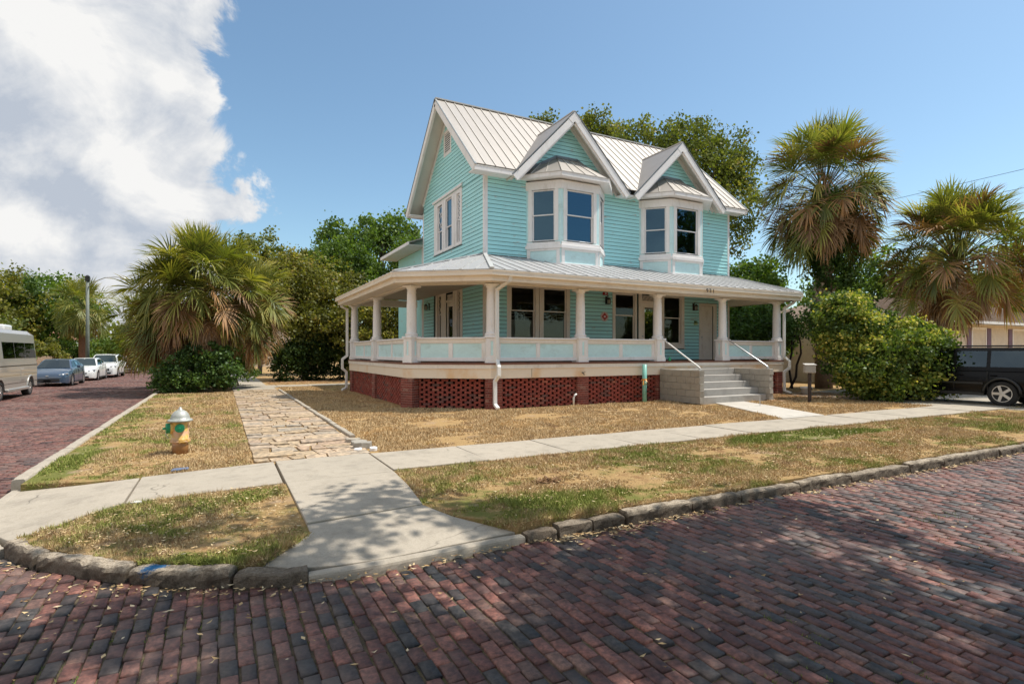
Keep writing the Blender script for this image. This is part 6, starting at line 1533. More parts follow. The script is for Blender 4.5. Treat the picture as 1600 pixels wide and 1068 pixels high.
palm(-1.7, 29.2, 3.7, 'sabal palm on the left of the clump, its crown below the tallest one', 207, nf=84, plen=1.1, R=1.1, dead_n=48, hl=1.1, tr=.24, lean=(-.1, -.2), elmin=-.6, deadlen=1.3, orange=1.0, pw=4)
palm(-2.6, 33.5, 2.7, 'low drooping dark palm hanging over the side street left of the clump', 205, nf=46, plen=.9, R=.95, dead_n=14, tr=.2, lean=(-.7, -.4), elmin=-1.1)
palm(-9.6, 54.5, 5.0, 'street palm with a straight bare trunk beyond the parked cars', 206, nf=72, plen=1.1, R=1.05, dead_n=6, tr=.32, elmin=-.9, nl=26, trunk_mat=mat_bark('palm_bark_red', (.24, .12, .07), (.6, .6, 2.5)))
# cabbage palmettos at the foot of the left trees
for i, (x, y, z, lab) in enumerate(((7.4, 34.6, 1.1, 'brown drooping palmetto under the olive tree'), (10.8, 35.0, 1.2, 'brown drooping palmetto right behind the porch downspout'))):
    palm(x, y, z, lab, 220 + i, nf=10, plen=.6, R=.8, dead_n=12, tr=.12, group='palmettos under the trees', elmin=-.6)
# vine foliage climbing the booted palm
def vine(cx, cy, z0, z1, rad, n, lab, seed, thing_name='vine'):
    r = np.random.RandomState(seed); a = r.uniform(0, 2 * PI, n); z = r.uniform(z0, z1, n); rr_ = rad * (1 + .5 * np.sin(z * 2.1 + a * 2)) * r.uniform(.8, 1.3, n); k = mask_ = (np.sin(z * 1.7 + a * 1.3) + r.normal(0, .5, n)) > -.1
    C = np.stack([cx + np.cos(a) * rr_, cy + np.sin(a) * rr_, z], 1)[k]; V, t = leafcloud(C, .13, r, np.clip(r.normal(.45, .2, k.sum()), 0, 1)); me = np_mesh(thing_name, V, 4, m_shrub, t); o = link(thing_name, me, (0, 0, 0)); tag(o, lab, 'vine'); return o
vine(25.0, 16.2, 4.6, 9.0, .78, 9000, 'green vine climbing the upper trunk of the booted palm', 31)
vine(25.8, 15.7, 2.0, 6.8, .85, 8000, 'leafy vine tangle on the right side of the booted palm trunk', 32)
for i, (dx, dy) in enumerate(((0, 0), (.5, .3), (-.4, .4), (.9, -.2), (1.3, .2))):
    rn = random.Random(i + 50); P = [(22.4 + dx, 16.8 + dy, -.05)]
    for k in range(6): P.append((P[-1][0] + rn.uniform(-.22, .26), P[-1][1] + rn.uniform(-.2, .2), P[-1][2] + .55))
    o = MB().tube(P, [.06, .055, .05, .045, .04, .03, .02], 7).build('bare_stem', MATS.get('stem_dark') or mat_bark('stem_dark', (.05, .035, .03)), smooth=True)
    tag(o, ('bare dark crooked stem nearest the porch downspout', 'bare dark stem in the middle of the stems by the garden wall', 'leftmost bare dark stem, partly behind the porch downspout', 'bare dark stem second from the booted palm trunk', 'bare dark stem closest to the booted palm trunk')[i], 'stem', 'bare crooked stems by the garden wall')
# leaf mulch behind the back walk and around the right bushes
a = []
for (x0, x1, y0, y1, n) in ((2.2, 12, 30.9, 36, 4200), (16.5, 22, 12.2, 17, 2600)):
    a.append(np.stack([r.uniform(x0, x1, n), r.uniform(y0, y1, n)], 1))
litter(np.concatenate(a), r, 0.0, (.05, .11), name='mulch', mat=m_dead, label='brown leaf mulch on the ground under the trees and right bushes')
# ================================================================== cars
def interp(x, tab):
    xs = [t[0] for t in tab]; ys = [t[1] for t in tab]; return float(np.interp(x, xs, ys))
def sm_interp(x, tab):
    """monotone-ish smooth interpolation"""
    for (x0, y0), (x1, y1) in zip(tab[:-1], tab[1:]):
        if x <= x1: t = max(0, (x - x0) / (x1 - x0)); t = t * t * (3 - 2 * t) * .5 + t * .5; return y0 + (y1 - y0) * t
    return tab[-1][1]
def mat_paint(name, c, flake=.0, rough=.3, metal=.0, coat=.7, spec=.5):
    m, nt = newmat(name); p = principled(nt, c, rough, metal, spec); p.inputs['Coat Weight'].default_value = coat; p.inputs['Coat Roughness'].default_value = .04; return m
m_tyre = surf('tyre', (.018, .018, .018), .8, .1, 10); m_rim = surf('rim', (.55, .55, .55), .3, .05, 5, metal=.85); m_plast = surf('black_plastic', (.02, .02, .02), .5, .1, 5)
m_lamp = surf('headlamp', (.55, .58, .60), .1, .05, 5, metal=.5); m_tail = surf('tail_lamp', (.35, .01, .01), .2)
m_chrome = surf('chrome', (.7, .7, .7), .12, .02, 5, metal=1); m_plate = surf('licence_plate', (.7, .7, .66), .5)
def wheel(root, x, y, r, w, side, spokes=5):
    """axis along y; side = +1 outer face towards +y"""
    M4 = Matrix.Translation((x, y, r)) @ Matrix.Rotation(-PI / 2 * side, 4, 'X')
    t = MB().lathe([(r * .66, -w / 2), (r * .92, -w / 2), (r, -w * .36), (r, w * .36), (r * .93, w / 2), (r * .68, w / 2), (r * .66, w * .42)], (0, 0, 0), 28, M4)
    wh = t.build('wheel', m_tyre, root, origin=(x, y, 0), smooth=True)
    MB().lathe([(r * .66, w * .30), (r * .68, w * .46), (r * .62, w * .46), (r * .60, w * .25), (.01, w * .22)], (0, 0, 0), 28, M4).build('rim', m_rim, wh, origin=(x, y, 0))
    q = MB()
    for k in range(spokes):
        a = 2 * PI * k / spokes; A = M4 @ Vector((math.cos(a) * r * .12, math.sin(a) * r * .12, w * .44)); B = M4 @ Vector((math.cos(a) * r * .62, math.sin(a) * r * .62, w * .42)); q.bar(A, B, r * .20, .03, M4.to_3x3() @ Vector((0, 0, 1)))
    q.lathe([(r * .16, w * .40), (r * .15, w * .47), (.01, w * .48)], (0, 0, 0), 14, M4); q.build('spokes', m_rim, wh, origin=(x, y, 0))
    d = MB().lathe([(r * .60, w * .25), (.01, w * .26)], (0, 0, 0), 20, M4); d.build('brake_disc', m_plast, wh, origin=(x, y, 0))
def car(name, label, cat, sp, paint, loc, rot, group=None):
    root = thing(name, (0, 0, 0), label, cat, group)
    Lh = sp['L'] / 2; W = sp['W'] / 2; wr = sp['wr']; wx = sp['wx']; gc = sp['gc']
    xs = sorted(set([round(-Lh + i * (2 * Lh) / 84, 4) for i in range(85)])); ring = []
    top = sp['top']; wid = sp['wid']; ar = wr * 1.16
    def arch(x):
        z = gc
        for w_ in wx:
            dx = abs(x - w_)
            if dx < ar: z = max(z, wr + math.sqrt(ar * ar - dx * dx) * 1.0)
        return z
    for x in xs:
        zt = sm_interp(x, top); w = W * sm_interp(x, wid); zb = arch(x); fz = interp(x, sp.get('bot', [(-Lh, gc), (Lh, gc)])); zb = max(zb, fz)
        zs = zt - (zt - gc) * .10; mid = max(zb + .01, gc + (zt - gc) * .55); hi = max(mid + .01, gc + (zt - gc) * .80)
        ring.append([(x, 0, max(gc, fz) + .08), (x, w * .80, max(zb, gc) + .06 * 0 + .0), (x, w * .97, zb), (x, w, min(mid, zb + .10) if zb + .1 < mid else mid), (x, w, mid), (x, w * .985, hi), (x, w * .93, max(hi + .005, zt - .035)), (x, w * .80, zt), (x, w * .4, zt + sp.get('crown', .03)), (x, 0, zt + sp.get('crown', .03) * 1.2)])
    m = MB(); k = len(ring[0]); vs = []; 
    for rg in ring:
        vs += rg + [(p[0], -p[1], p[2]) for p in rg[-2:0:-1]]
    n = 2 * k - 2; fs = []
    for i in range(len(ring) - 1):
        for j in range(n): fs.append((i * n + j, i * n + (j + 1) % n, (i + 1) * n + (j + 1) % n, (i + 1) * n + j))
    fs.append(tuple(range(n - 1, -1, -1))); fs.append(tuple(range((len(ring) - 1) * n, len(ring) * n)))
    m.add(vs, fs); body = m.build('body', paint, root, origin=(0, 0, 0), smooth=True)
    es = body.modifiers.new('es', 'EDGE_SPLIT'); es.split_angle = D2R(38)
    MB().box(-Lh + .25, -W + .16, gc + .02, Lh - .25, W - .16, sp['zb_floor'] if 'zb_floor' in sp else wr + .35).build('underbody', m_plast, root, origin=(0, 0, 0))
    # greenhouse
    gh = sp['gh']; x0, x1, x2, x3 = gh['x']; zr = gh['z']; wb = W * gh['wb']; wt = W * gh['wt']
    def belt(x): return sm_interp(x, top) - .02
    prof = gh.get('prof') or [(x0, belt(x0)), (x1, zr - .05), (x1 - .28, zr), (x2 + .28, zr), (x2, zr - .05), (x3, belt(x3))]
    prof = sorted(prof, key=lambda t: t[0]); gx = [prof[0][0] + (prof[-1][0] - prof[0][0]) * i / 46 for i in range(47)]; gr = []
    def roofz(x): return interp(x, prof)
    for x in gx:
        zb = belt(x); z = max(zb + .002, roofz(x)); f = (z - zb) / (zr - zb); wtop = wb + (wt - wb) * f; rd = min(.07, (z - zb) * .4)
        gr.append([(x, wb, zb - .03), (x, wtop + (wb - wtop) * .12 * (1 if f > .1 else 0), z - rd), (x, wtop - rd * .7, z), (x, 0, z + .02 * f)])
    m = MB(); vs = []
    for rg in gr: vs += rg + [(p[0], -p[1], p[2]) for p in rg[-2::-1]]
    n = 7; fs = []
    for i in range(len(gr) - 1):
        for j in range(n - 1): fs.append((i * n + j, i * n + j + 1, (i + 1) * n + j + 1, (i + 1) * n + j))
    fs.append(tuple(range(n - 1, -1, -1))); fs.append(tuple(range((len(gr) - 1) * n, len(gr) * n)))
    m.add(vs, fs); cab = m.build('cabin', paint, root, origin=(0, 0, 0), smooth=True); es = cab.modifiers.new('es', 'EDGE_SPLIT'); es.split_angle = D2R(35)
    def sidey(x, z, o=.008):
        zb = belt(x); rz = max(zb + .01, roofz(x)); f = (rz - zb) / (zr - zb); wtop = wb + (wt - wb) * f; wtop = wtop + (wb - wtop) * .12
        rd = min(.07, (rz - zb) * .4); t = (z - (zb - .03)) / max(.01, (rz - rd - zb + .03)); return wb + (wtop - wb) * t + o
    for poly in sp['side']:
        for sg in (-1, 1):
            P = [(x, sg * sidey(x, z), z) for (x, z) in poly]; MB().slab(P if sg > 0 else P[::-1], .004).build('side_window', m_carglass, root, origin=(0, 0, 0))
    def frontq(xa, za, xb, zb_, sgn):
        P = []; wa = wb * .90; wc = wt * .88; nx = Vector(((zb_ - za), 0, (xa - xb))).normalized()
        if nx.x * sgn < 0: nx = -nx
        m = MB(); R_ = 4; C_ = 8; vs = []
        for i in range(R_ + 1):
            t = i / R_; x = xa + (xb - xa) * t; z = za + (zb_ - za) * t; ww = wa + (wc - wa) * t
            for j in range(C_ + 1):
                u = j / C_ * 2 - 1; vs.append((x + nx.x * .012, ww * u, z + nx.z * .012 + .012 * (1 - u * u)))
        m.add(vs, [(i * (C_ + 1) + j, i * (C_ + 1) + j + 1, (i + 1) * (C_ + 1) + j + 1, (i + 1) * (C_ + 1) + j) for i in range(R_) for j in range(C_)]); return m
    # x0 rear base .. x3 front base
    fa, fb_ = prof[-1], prof[-2]; frontq(fa[0] - .05 * (fa[0] - fb_[0]), fa[1] + .05 * (fb_[1] - fa[1]) + .01, fb_[0], fb_[1] - .01, 1).build('windshield', m_carglass, root, origin=(0, 0, 0))
    ra, rb = prof[0], prof[1]; frontq(ra[0] + .06 * (rb[0] - ra[0]), ra[1] + .08 * (rb[1] - ra[1]), rb[0], rb[1] - .01, -1).build('rear_window', m_carglass, root, origin=(0, 0, 0))
    for w_ in wx:
        for sg in (-1, 1): wheel(root, w_, sg * (W - .115), wr, .21, sg, sp.get('spokes', 5))
    for sg in (-1, 1):
        q = MB(); mx = x3 - .55; q.box(mx - .07, sg * (W + .02), belt(mx) + .02, mx + .05, sg * (W + .17), belt(mx) + .16); q.build('mirror', paint, root, origin=(0, 0, 0), bevel=.03, seg=2)
    # door gaps, sills, handles
    for xx in sp.get('gaps', ()):
        for sg in (-1, 1): MB().box(xx - .006, sg * (W - .01), gc + .16, xx + .006, sg * (W + .003), belt(xx) - .04).build('door_gap', m_plast, root, origin=(0, 0, 0))
    for xx in sp.get('handles', ()):
        for sg in (-1, 1): MB().box(xx - .09, sg * (W - .01), belt(xx) - .17, xx + .09, sg * (W + .03), belt(xx) - .135).build('door_handle', sp.get('hmat', paint), root, origin=(0, 0, 0), bevel=.01)
    for sg in (-1, 1): MB().box(wx[0] + ar, sg * (W - .02), gc + .01, wx[1] - ar, sg * (W + .008), gc + .10).build('sill', m_plast, root, origin=(0, 0, 0))
    fx = Lh
    for bx in sp.get('front', ()):
        nm, (ya, yb, za, zb_, dp), mt = bx
        MB().box(fx - dp, ya, za, fx + .012, yb, zb_).build(nm, mt, root, origin=(0, 0, 0), bevel=.015)
    for nm, P, mt in sp.get('lamps', ()):
        for sg in (-1, 1):
            Q = [Vector((a, sg * b, c)) for a, b, c in P]; MB().slab([tuple(q) for q in (Q if sg < 0 else Q[::-1])], .03).build(nm, mt, root, origin=(0, 0, 0))
    if sp.get('hl'):
        za_, zb2, ya_, yb2, xa_, xb2, hh = sp['hl']
        for sg in (-1, 1): MB().bar((xa_, sg * ya_, za_), (xb2, sg * yb2, zb2), .10, hh, (0, 0, 1)).build('headlight', m_lamp, root, origin=(0, 0, 0), bevel=.015)
    for bx in sp.get('rear', ()):
        nm, (ya, yb, za, zb_, dp), mt = bx
        MB().box(-fx - .012, ya, za, -fx + dp, yb, zb_).build(nm, mt, root, origin=(0, 0, 0), bevel=.01)
    for f in sp.get('extra', ()): f(root)
    root.location = loc; root.rotation_euler = (0, 0, rot); return root
SED = dict(L=4.6, W=1.80, wr=.325, wx=(-1.38, 1.36), gc=.17, crown=.03,
    top=[(-2.3, .78), (-2.22, .98), (-1.7, 1.06), (-1.2, 1.04), (.7, .96), (1.2, .92), (1.9, .82), (2.2, .70), (2.3, .55)],
    wid=[(-2.3, .78), (-2.05, .93), (-1.4, 1.0), (1.3, 1.0), (1.9, .95), (2.2, .82), (2.3, .66)],
    bot=[(-2.3, .38), (-2.0, .17), (2.0, .17), (2.3, .22)],
    gh=dict(x=(-2.0, -1.3, -.0, 1.05), z=1.435, wb=.90, wt=.66, prof=[(-2.0, 1.04), (-1.15, 1.385), (-.75, 1.43), (.0, 1.435), (.30, 1.40), (1.15, .93)]),
    side=[[(.02, 1.02), (.85, 1.0), (.32, 1.32), (.02, 1.36)], [(-.85, 1.05), (-.05, 1.02), (-.05, 1.365), (-.78, 1.36)], [(-1.4, 1.09), (-.92, 1.06), (-.86, 1.34), (-1.1, 1.30)]],
    gaps=(.95, -.0, -1.0), handles=(-.25 + .1, -1.05 + .1), spokes=9)
def lampset(z, y0, y1, x): return None
BLUE = dict(SED); BLUE['front'] = [('grille', (-.52, .52, .27, .43, .06), m_plast), ('splitter', (-.60, .60, .20, .225, .10), m_chrome), ('badge', (-.07, .07, .555, .60, .02), m_chrome), ('chrome_strip', (-.60, .60, .485, .50, .06), m_chrome), ('licence_plate', (-.15, .15, .30, .38, -.005), m_plast)]
BLUE['lamps'] = []; BLUE['hl'] = (.60, .69, .46, .82, 2.24, 2.02, .085)
WHI = dict(SED); WHI['front'] = [('grille', (-.45, .45, .46, .54, .05), m_plast), ('lower_grille', (-.55, .55, .22, .33, .10), m_plast), ('badge', (-.06, .06, .57, .62, .02), m_chrome)]
WHI['lamps'] = []; WHI['hl'] = (.62, .70, .50, .82, 2.23, 2.02, .10)
SUVW = dict(L=4.6, W=1.86, wr=.36, wx=(-1.35, 1.38), gc=.22, crown=.03, top=[(-2.3, .95), (-2.22, 1.08), (-1.2, 1.10), (.8, 1.08), (1.9, .98), (2.2, .86), (2.3, .68)], wid=[(-2.3, .84), (-2.05, .96), (-1.4, 1.0), (1.3, 1.0), (1.9, .96), (2.2, .86), (2.3, .74)],
    gh=dict(x=(-2.2, -1.9, .3, 1.2), z=1.66, wb=.93, wt=.72, prof=[(-2.22, 1.08), (-1.95, 1.60), (-1.7, 1.65), (.0, 1.66), (.35, 1.60), (1.15, 1.06)]),
    side=[[(.02, 1.16), (.85, 1.14), (.38, 1.50), (.02, 1.55)], [(-.85, 1.17), (-.05, 1.16), (-.05, 1.55), (-.85, 1.55)], [(-1.85, 1.2), (-.95, 1.18), (-.95, 1.54), (-1.7, 1.50)]], gaps=(.95, 0, -.95), handles=(-.15, -1.1), spokes=6,
    front=[('grille', (-.5, .5, .50, .66, .05), m_plast), ('lower_grille', (-.6, .6, .28, .40, .08), m_plast), ('licence_plate', (-.15, .15, .36, .44, -.006), m_plate)], lamps=[], hl=(.76, .80, .56, .85, 2.24, 2.05, .14))
BSUV = dict(L=4.75, W=1.86, wr=.385, wx=(-1.42, 1.36), gc=.30, crown=.02, top=[(-2.37, 1.02), (-2.33, 1.12), (.9, 1.12), (2.2, 1.08), (2.34, 1.0), (2.37, .8)], wid=[(-2.37, .93), (-2.25, .98), (2.2, .98), (2.37, .92)],
    gh=dict(x=(-2.33, -2.28, .8, 1.1), z=1.80, wb=.955, wt=.84, prof=[(-2.33, 1.10), (-2.26, 1.74), (-2.1, 1.79), (.35, 1.80), (.55, 1.76), (1.12, 1.10)]),
    side=[[(-2.12, 1.20), (-1.12, 1.20), (-1.12, 1.70), (-2.08, 1.70)], [(-1.02, 1.20), (-.22, 1.20), (-.22, 1.70), (-1.02, 1.70)], [(-.12, 1.20), (.82, 1.20), (.52, 1.66), (-.12, 1.70)]], gaps=(.9, -.17, -1.06), handles=(-.32, -1.2), spokes=5,
    rear=[('bumper', (-.9, .9, .48, .74, .12), m_plast), ('licence_plate', (-.15, .15, .8, .9, -.004), m_plate)], lamps=[('headlight', [(2.37, .5, .75), (2.37, .78, .75), (2.37, .78, .93), (2.37, .5, .93)], m_lamp)], front=[('grille', (-.45, .45, .72, .96, .04), m_chrome)])
def bs_extra(root):
    for w_ in BSUV['wx']:
        for sg in (-1, 1):
            q = MB(); P = []
            for k in range(13): a = PI * k / 12; P.append((w_ + math.cos(a) * .47, sg * .935, .385 + math.sin(a) * .47))
            q.tube(P, .05, 6); q.build('fender_flare', m_black, root, origin=(0, 0, 0), smooth=True)
    for sg in (-1, 1):
        MB().box(-.95, sg * .925, .66, .88, sg * .945, .72).build('side_moulding', m_plast, root, origin=(0, 0, 0)); MB().tube([(-1.9, sg * .62, 1.80), (-1.85, sg * .62, 1.86), (.2, sg * .62, 1.87), (.3, sg * .62, 1.80)], .02, 6).build('roof_rack', m_plast, root, origin=(0, 0, 0))
        MB().box(-2.38, sg * .70, .85, -2.25, sg * .92, 1.10).build('tail_light', m_tail, root, origin=(0, 0, 0), bevel=.01)
BSUV['extra'] = [bs_extra]
GC = 'cars parked along the side street'
zc = -.165
m_blue = mat_paint('paint_blue_grey', (.045, .075, .125)); m_pw = mat_paint('paint_white', (.74, .74, .72)); m_blk = mat_paint('paint_black', (.004, .004, .005), rough=.2, coat=.0, spec=.22)
car('parked_car', 'blue grey sedan parked right behind the silver van', 'car', BLUE, m_blue, (-8.0, 39.0, zc), -PI / 2, GC)
car('parked_car', 'white sedan parked between the blue grey sedan and the white suv', 'car', WHI, m_pw, (-7.85, 45.2, zc), -PI / 2, GC)
car('parked_car', 'white suv, third of the parked cars behind the van', 'car', SUVW, m_pw, (-7.55, 50.6, zc), -PI / 2, GC)
car('parked_car', 'white sedan farthest down the side street, beside the palm fronds', 'car', WHI, m_pw, (-7.2, 60.2, zc), -PI / 2, GC)
car('parked_car', 'black boxy suv parked in the driveway behind the variegated bush', 'car', BSUV, m_blk, (22.15, 9.5, -.012), PI / 2)
# van
m_silver = mat_paint('paint_silver', (.42, .40, .37), rough=.35, metal=.3)
van = thing('camper_van', (0, 0, 0), 'tall silver camper van at the left edge of the photo', 'van')
def vanbody():
    W_ = 1.0; Lh = 2.95; ring = []; xs = [-Lh + i * 2 * Lh / 90 for i in range(91)]; wr = .36; ar = .44
    for x in xs:
        zb = .38
        for w_ in (-1.85, 1.75):
            if abs(x - w_) < ar: zb = max(zb, wr + math.sqrt(ar * ar - (x - w_) ** 2))
        rz = interp(x, [(-Lh, 2.35), (-Lh + .10, 2.62), (-Lh + .5, 2.72), (1.2, 2.70), (1.75, 2.45), (2.45, 1.35), (2.85, 1.15), (Lh, .8)]); e = interp(x, [(-Lh, .94), (-Lh + .15, 1.0), (2.4, 1.0), (Lh, .82)])
        w = W_ * e; tb = .86; f = lambda z: w * (1 if z < 1.25 else 1 - (z - 1.25) / 1.45 * (1 - tb))
        z_ = [max(zb, .38), max(zb + .01, .62), max(zb + .03, 1.12), 1.25, 1.6, 2.2, 2.55]; z_ = [min(q, rz - .12 + i * .015) for i, q in enumerate(z_)]
        rg = [(x, w * .8, zb)] + [(x, f(q), q) for q in z_] + [(x, f(rz) * .86, rz - .01), (x, f(rz) * .5, rz + .02)]
        ring.append(rg)
    vs = []
    for rg in ring: vs += rg + [(p[0], -p[1], p[2]) for p in rg[::-1]]
    n = 2 * len(ring[0]); fs = []
    for i in range(len(ring) - 1):
        for j in range(n): fs.append((i * n + j, i * n + (j + 1) % n, (i + 1) * n + (j + 1) % n, (i + 1) * n + j))
    fs.append(tuple(range(n - 1, -1, -1))); fs.append(tuple(range((len(ring) - 1) * n, len(ring) * n))); m = MB(); m.add(vs, fs); return m
b = vanbody().build('body', m_silver, van, origin=(0, 0, 0), smooth=True); es = b.modifiers.new('es', 'EDGE_SPLIT'); es.split_angle = D2R(30)
def vy(z): return (1.0 if z < 1.25 else 1 - (z - 1.25) / 1.45 * .14)
for sg in (-1, 1):
    for (a, c) in ((-2.72, -1.35), (-1.30, -.02), (.03, 1.35)):
        P = [(a, sg * (vy(1.58) + .008), 1.58), (c, sg * (vy(1.58) + .008), 1.58), (c, sg * (vy(2.20) + .008), 2.20), (a + (.06 if a < -2 else 0), sg * (vy(2.20) + .008), 2.20)]
        MB().slab(P if sg < 0 else P[::-1], .006).build('side_window', m_carglass, van, origin=(0, 0, 0))
    for zz, hh, mt in ((1.27, .03, m_plast), (.92, .012, m_chrome), (.60, .012, m_plast)): MB().box(-2.85, sg * (1.0 - .02), zz, 2.3, sg * 1.008, zz + hh).build('side_strip', mt, van, origin=(0, 0, 0))
    MB().box(-.95, sg * .99, .68, -.55, sg * 1.012, 1.15).build('service_hatch', m_silver, van, origin=(0, 0, 0), bevel=.01)
    MB().box(-1.35, sg * .92, .30, 1.2, sg * 1.08, .42).build('running_board', m_silver, van, origin=(0, 0, 0), bevel=.02)
    for w_ in (-1.85, 1.75): wheel(van, w_, sg * .87, .36, .24, sg, 8)
    q = MB(); P = []
    for k in range(13): a = PI * k / 12; P.append((-1.85 + math.cos(a) * .46, sg * 1.0, .36 + math.sin(a) * .48))
    q.tube(P, .035, 6); q.build('wheel_arch', m_silver, van, origin=(0, 0, 0), smooth=True)
    MB().box(-2.96, sg * .80, .9, -2.86, sg * .95, 1.5).build('tail_light', m_tail, van, origin=(0, 0, 0), bevel=.01)
MB().box(-2.93, -.85, .32, -2.80, .85, .52).build('rear_bumper', m_plast, van, origin=(0, 0, 0), bevel=.02)
MB().box(-1.9, -.4, 2.70, -.9, .4, 2.95).build('roof_air_unit', m_pw, van, origin=(0, 0, 0), bevel=.08, seg=3)
MB().box(-2.6, -.86, .36, 2.5, .86, .75).build('underbody', m_plast, van, origin=(0, 0, 0))
van.location = (-8.15, 28.45, zc); van.rotation_euler = (0, 0, -PI / 2)
o = thing('wheel_stop', (25.2, 10.9, 0), 'long red painted parking stop on the driveway beneath the black suv', 'parking stop')
MB().box(23.6, 10.9, -.012, 23.75, 14.2, .12).build('bar', m_red, o, bevel=.02)
# ================================================================== neighbour house on the right, garden wall, wires
m_cream = surf('stucco_cream', (.72, .64, .53), .9, .08, 2, (.35, .28, .2), .3); m_shing = surf('shingles_tan', (.26, .19, .145), .95, .25, 3, (.34, .27, .21), .5, bump=.8, bscale=25, bd=.03)
m_purple = surf('shutter_mauve', (.16, .085, .14), .6)
nb = thing('neighbour_house', (42, 19, 0), 'single storey cream house with mauve shutters and a tan shingle roof at the right edge', 'house')
NY = 15.5
MB().box(29.5, NY, -.1, 52, 26, 3.35).build('wall', m_cream, nb)
T2 = TM((0, NY), (1, 0), (0, -1))
q = MB()
for k in range(14): q.box(30.5, 0, 1.25 + k * .145, 52, .018 + .0, 1.25 + k * .145 + .135, T2)
q.build('block_courses', m_cream, nb, kind='stuff')
for (a, b_) in ((32.3, 34.4), (37.2, 38.7), (42.1, 44.0), (48.0, 50.0)):
    w = window(T2, nb, a, b_, 1.35, 2.95, None, (.1, .1, .1, .1), glass=m_glass, n0=.02, blind=(1.4, 2.9))
    for u in (a - .62, b_ + .17): MB().box(u, .02, 1.25, u + .46, .06, 3.02, T2).build('shutter', m_purple, nb, bevel=.01)
rf2 = MB(); ez2 = 3.32; rz2 = 5.05
rf2.slab([(29.2, NY - .6, ez2), (52.6, NY - .6, ez2), (49, 19.8, rz2), (32.6, 19.8, rz2)], .05); rf2.slab([(29.2, 26.4, ez2), (29.2, NY - .6, ez2), (32.6, 19.8, rz2)], .05); rf2.slab([(52.6, NY - .6, ez2), (52.6, 26.4, ez2), (49, 19.8, rz2)], .05); rf2.slab([(52.6, 26.4, ez2), (29.2, 26.4, ez2), (32.6, 19.8, rz2), (49, 19.8, rz2)], .05)
R2 = rf2.build('roof', m_shing, nb)
q = MB()
for k in range(22):
    t = (k + .5) / 22; yy = NY - .6 + (19.8 - NY + .6) * t; zz = ez2 + (rz2 - ez2) * t; q.box(29.2 + 3.4 * t, yy - .10, zz - .03, 52.6 - 3.6 * t, yy + .10, zz + .022)
q.build('shingle_courses', m_shing, R2, kind='stuff')
MB().box(29.2, NY - .72, 3.2, 52.6, NY - .6, 3.34).build('gutter', m_white, nb); MB().box(29.3, NY - .6, 3.14, 52.5, NY, 3.17).build('soffit', m_cream, nb)
gw = thing('garden_wall', (28, 21, 0), 'low cream masonry wall seen behind the right end of the porch', 'wall')
MB().box(22.0, 21.0, -.1, 29.4, 21.2, 2.45).build('wall', m_cream, gw); MB().box(21.95, 20.95, 2.45, 29.45, 21.25, 2.55).build('coping', m_conc, gw, bevel=.02)
MB().box(24.2, 20.985, 1.55, 25.3, 21.0, 2.2).build('vent_grille', m_plast, gw)
for k, (z, lab) in enumerate(((11.9, 'upper thin utility wire crossing the sky at the right'), (10.85, 'lower thin utility wire crossing the sky at the right'))):
    P = [(40, -12 + 150 * t / 12, z + .35 * ((t / 6 - 1) ** 2 - .3)) for t in range(13)]; o = MB().tube(P, .013, 5).build('utility_wire', m_black); tag(o, lab, 'wire')
for y_ in (-12, 138):
    p = thing('utility_pole', (40, y_, 0), 'wooden utility pole carrying the two wires, ' + ('behind the photographer' if y_ < 0 else 'far behind the houses'), 'pole'); MB().tube([(40, y_, -.1), (40, y_, 12.8)], [.17, .12], 10).build('post', m_bark, p, smooth=True); MB().box(39.2, y_ - .06, 12.1, 40.8, y_ + .06, 12.22).build('crossarm', m_bark, p)
# ================================================================== left street background
lp = thing('street_lamp', (-8.9, 51.8, 0), 'old street lamp post with a long curved arm reaching over the side street', 'street lamp')
MB().tube([(-8.9, 51.8, -.1), (-8.9, 51.8, 7.1)], [.14, .10], 12).build('pole', surf('lamp_pole', (.16, .18, .15), .6), lp, smooth=True)
MB().tube([(-8.9, 51.8, 6.5), (-8.4, 51.4, 6.95), (-7.7, 50.9, 7.22), (-6.9, 50.3, 7.25), (-6.3, 49.9, 7.15)], .035, 8).build('arm', m_galv, lp, smooth=True)
MB().box(-6.6, 49.75, 7.02, -6.1, 50.0, 7.14).build('lamp_head', m_galv, lp, bevel=.03)
MB().lathe([(.16, 7.0), (.17, 7.35), (.05, 7.45)], (-8.9, 51.8, 0), 10).build('transformer_cap', m_black, lp)
m_terra = surf('roof_terracotta', (.36, .17, .10), .85, .2, 4); m_peach = surf('stucco_peach', (.55, .38, .25), .9)
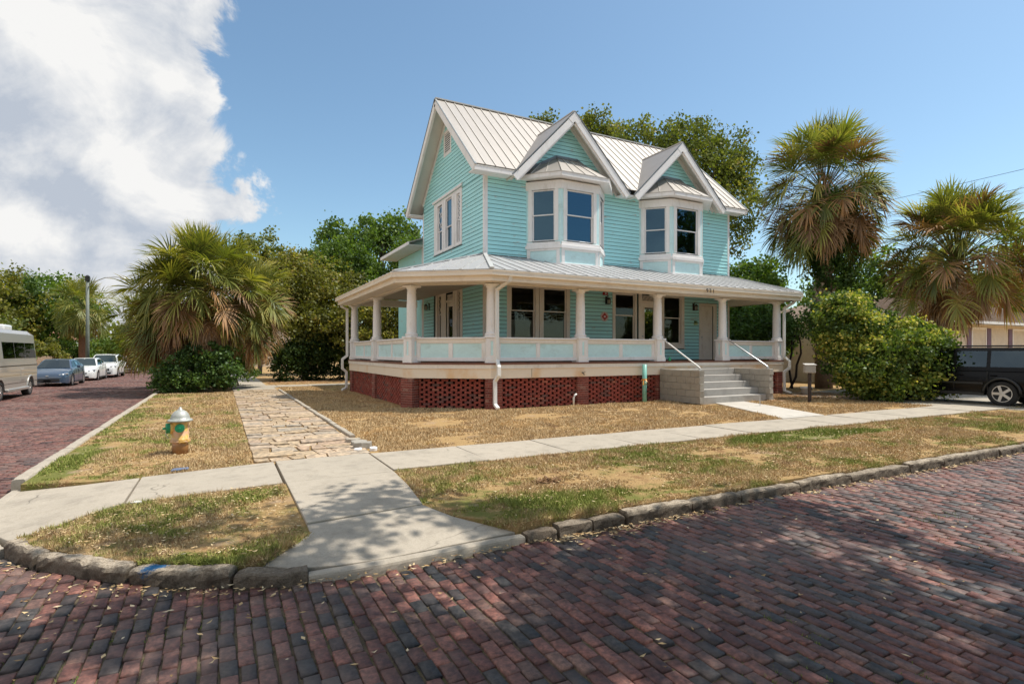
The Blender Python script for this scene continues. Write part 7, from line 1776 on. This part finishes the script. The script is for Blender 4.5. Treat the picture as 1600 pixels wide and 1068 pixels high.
def cottage(x0, x1, y0, y1, h, rz, label, mw, mr, name='distant_house'):
    o = thing(name, ((x0 + x1) / 2, (y0 + y1) / 2, 0), label, 'house', 'houses across the side street')
    MB().box(x0, y0, -.1, x1, y1, h).build('wall', mw, o); cx = (x0 + x1) / 2
    m = MB(); m.slab([(x0 - .5, y0 - .5, h - .15), (cx, y0 - .5, rz), (cx, y1 + .5, rz), (x0 - .5, y1 + .5, h - .15)][::-1], .12); m.slab([(cx, y0 - .5, rz), (x1 + .5, y0 - .5, h - .15), (x1 + .5, y1 + .5, h - .15), (cx, y1 + .5, rz)][::-1], .12); m.build('roof', mr, o)
    MB().slab([(x0, y0, h), (x1, y0, h), (cx, y0, rz - .15)], .1).build('gable_wall', mw, o)
    Tn = TM((0, y0), (1, 0), (0, -1)); wd = x1 - x0
    for f in (.22, .68): window(Tn, o, x0 + wd * f, x0 + wd * f + 1.0, 1.0, 2.3, None, (.1, .1, .1, .08))
    MB().box(cx - .45, y0 - .03, 0, cx + .45, y0 - .001, 2.1).build('door', m_terra, o)
    return o
cottage(-20.0, -14.2, 66, 76, 3.0, 4.6, 'small cottage with an orange brown gable roof behind the palm trunk', m_peach, m_terra)
cottage(-30.0, -20.5, 70, 84, 5.2, 8.0, 'larger peach coloured house with a tan roof behind the feathery tree', m_peach, m_terra)
cottage(2.8, 9, 70, 80, 3.0, 5.2, 'far house glimpsed at the end of the sidewalk', m_cream, m_shing)
fnc = thing('picket_fence', (-10.6, 48, 0), 'weathered wooden picket fence behind the blue grey sedan', 'fence'); m_wood = surf('fence_wood', (.36, .24, .16), .85, .25, 5)
rn = random.Random(3); y = 40.0
proto = None
while y < 58:
    h_ = rn.uniform(1.25, 1.4); m = MB().box(-10.62, y, -.05, -10.60, y + .13, h_); m.build('picket', m_wood, fnc, origin=(-10.6, y, 0)); y += .155
for z in (.35, 1.05): MB().box(-10.66, 40, z, -10.622, 58, z + .09).build('rail', m_wood, fnc)
for i, (x, y, h, lab) in enumerate(((-11.6, 50, 2.6, 'yellow green bush over the picket fence left of the palm trunk'), (-12.0, 44.5, 2.4, 'bush over the picket fence behind the van'), (-10.9, 57, 2.6, 'dark bush right of the street palm trunk'), (-10.2, 66, 3.2, 'green bush along the far side of the street beyond the lamp post'))):
    tree(x, y, h, [(0, 0, h * .6, 1.2, 1.2, h * .42), (.6, 1.0, h * .45, .9, .9, h * .35)], m_olive if i == 0 else m_dense, lab, 90, 46, .16, 300 + i, 'bushes along the far side of the side street', csz=.3, trunk_r=.05, fork=.2, name='bush', cat='bush', ntip=6)
print('objects', len(bpy.data.objects), 'tris', sum(len(o.data.polygons) for o in bpy.data.objects if o.type == 'MESH'))
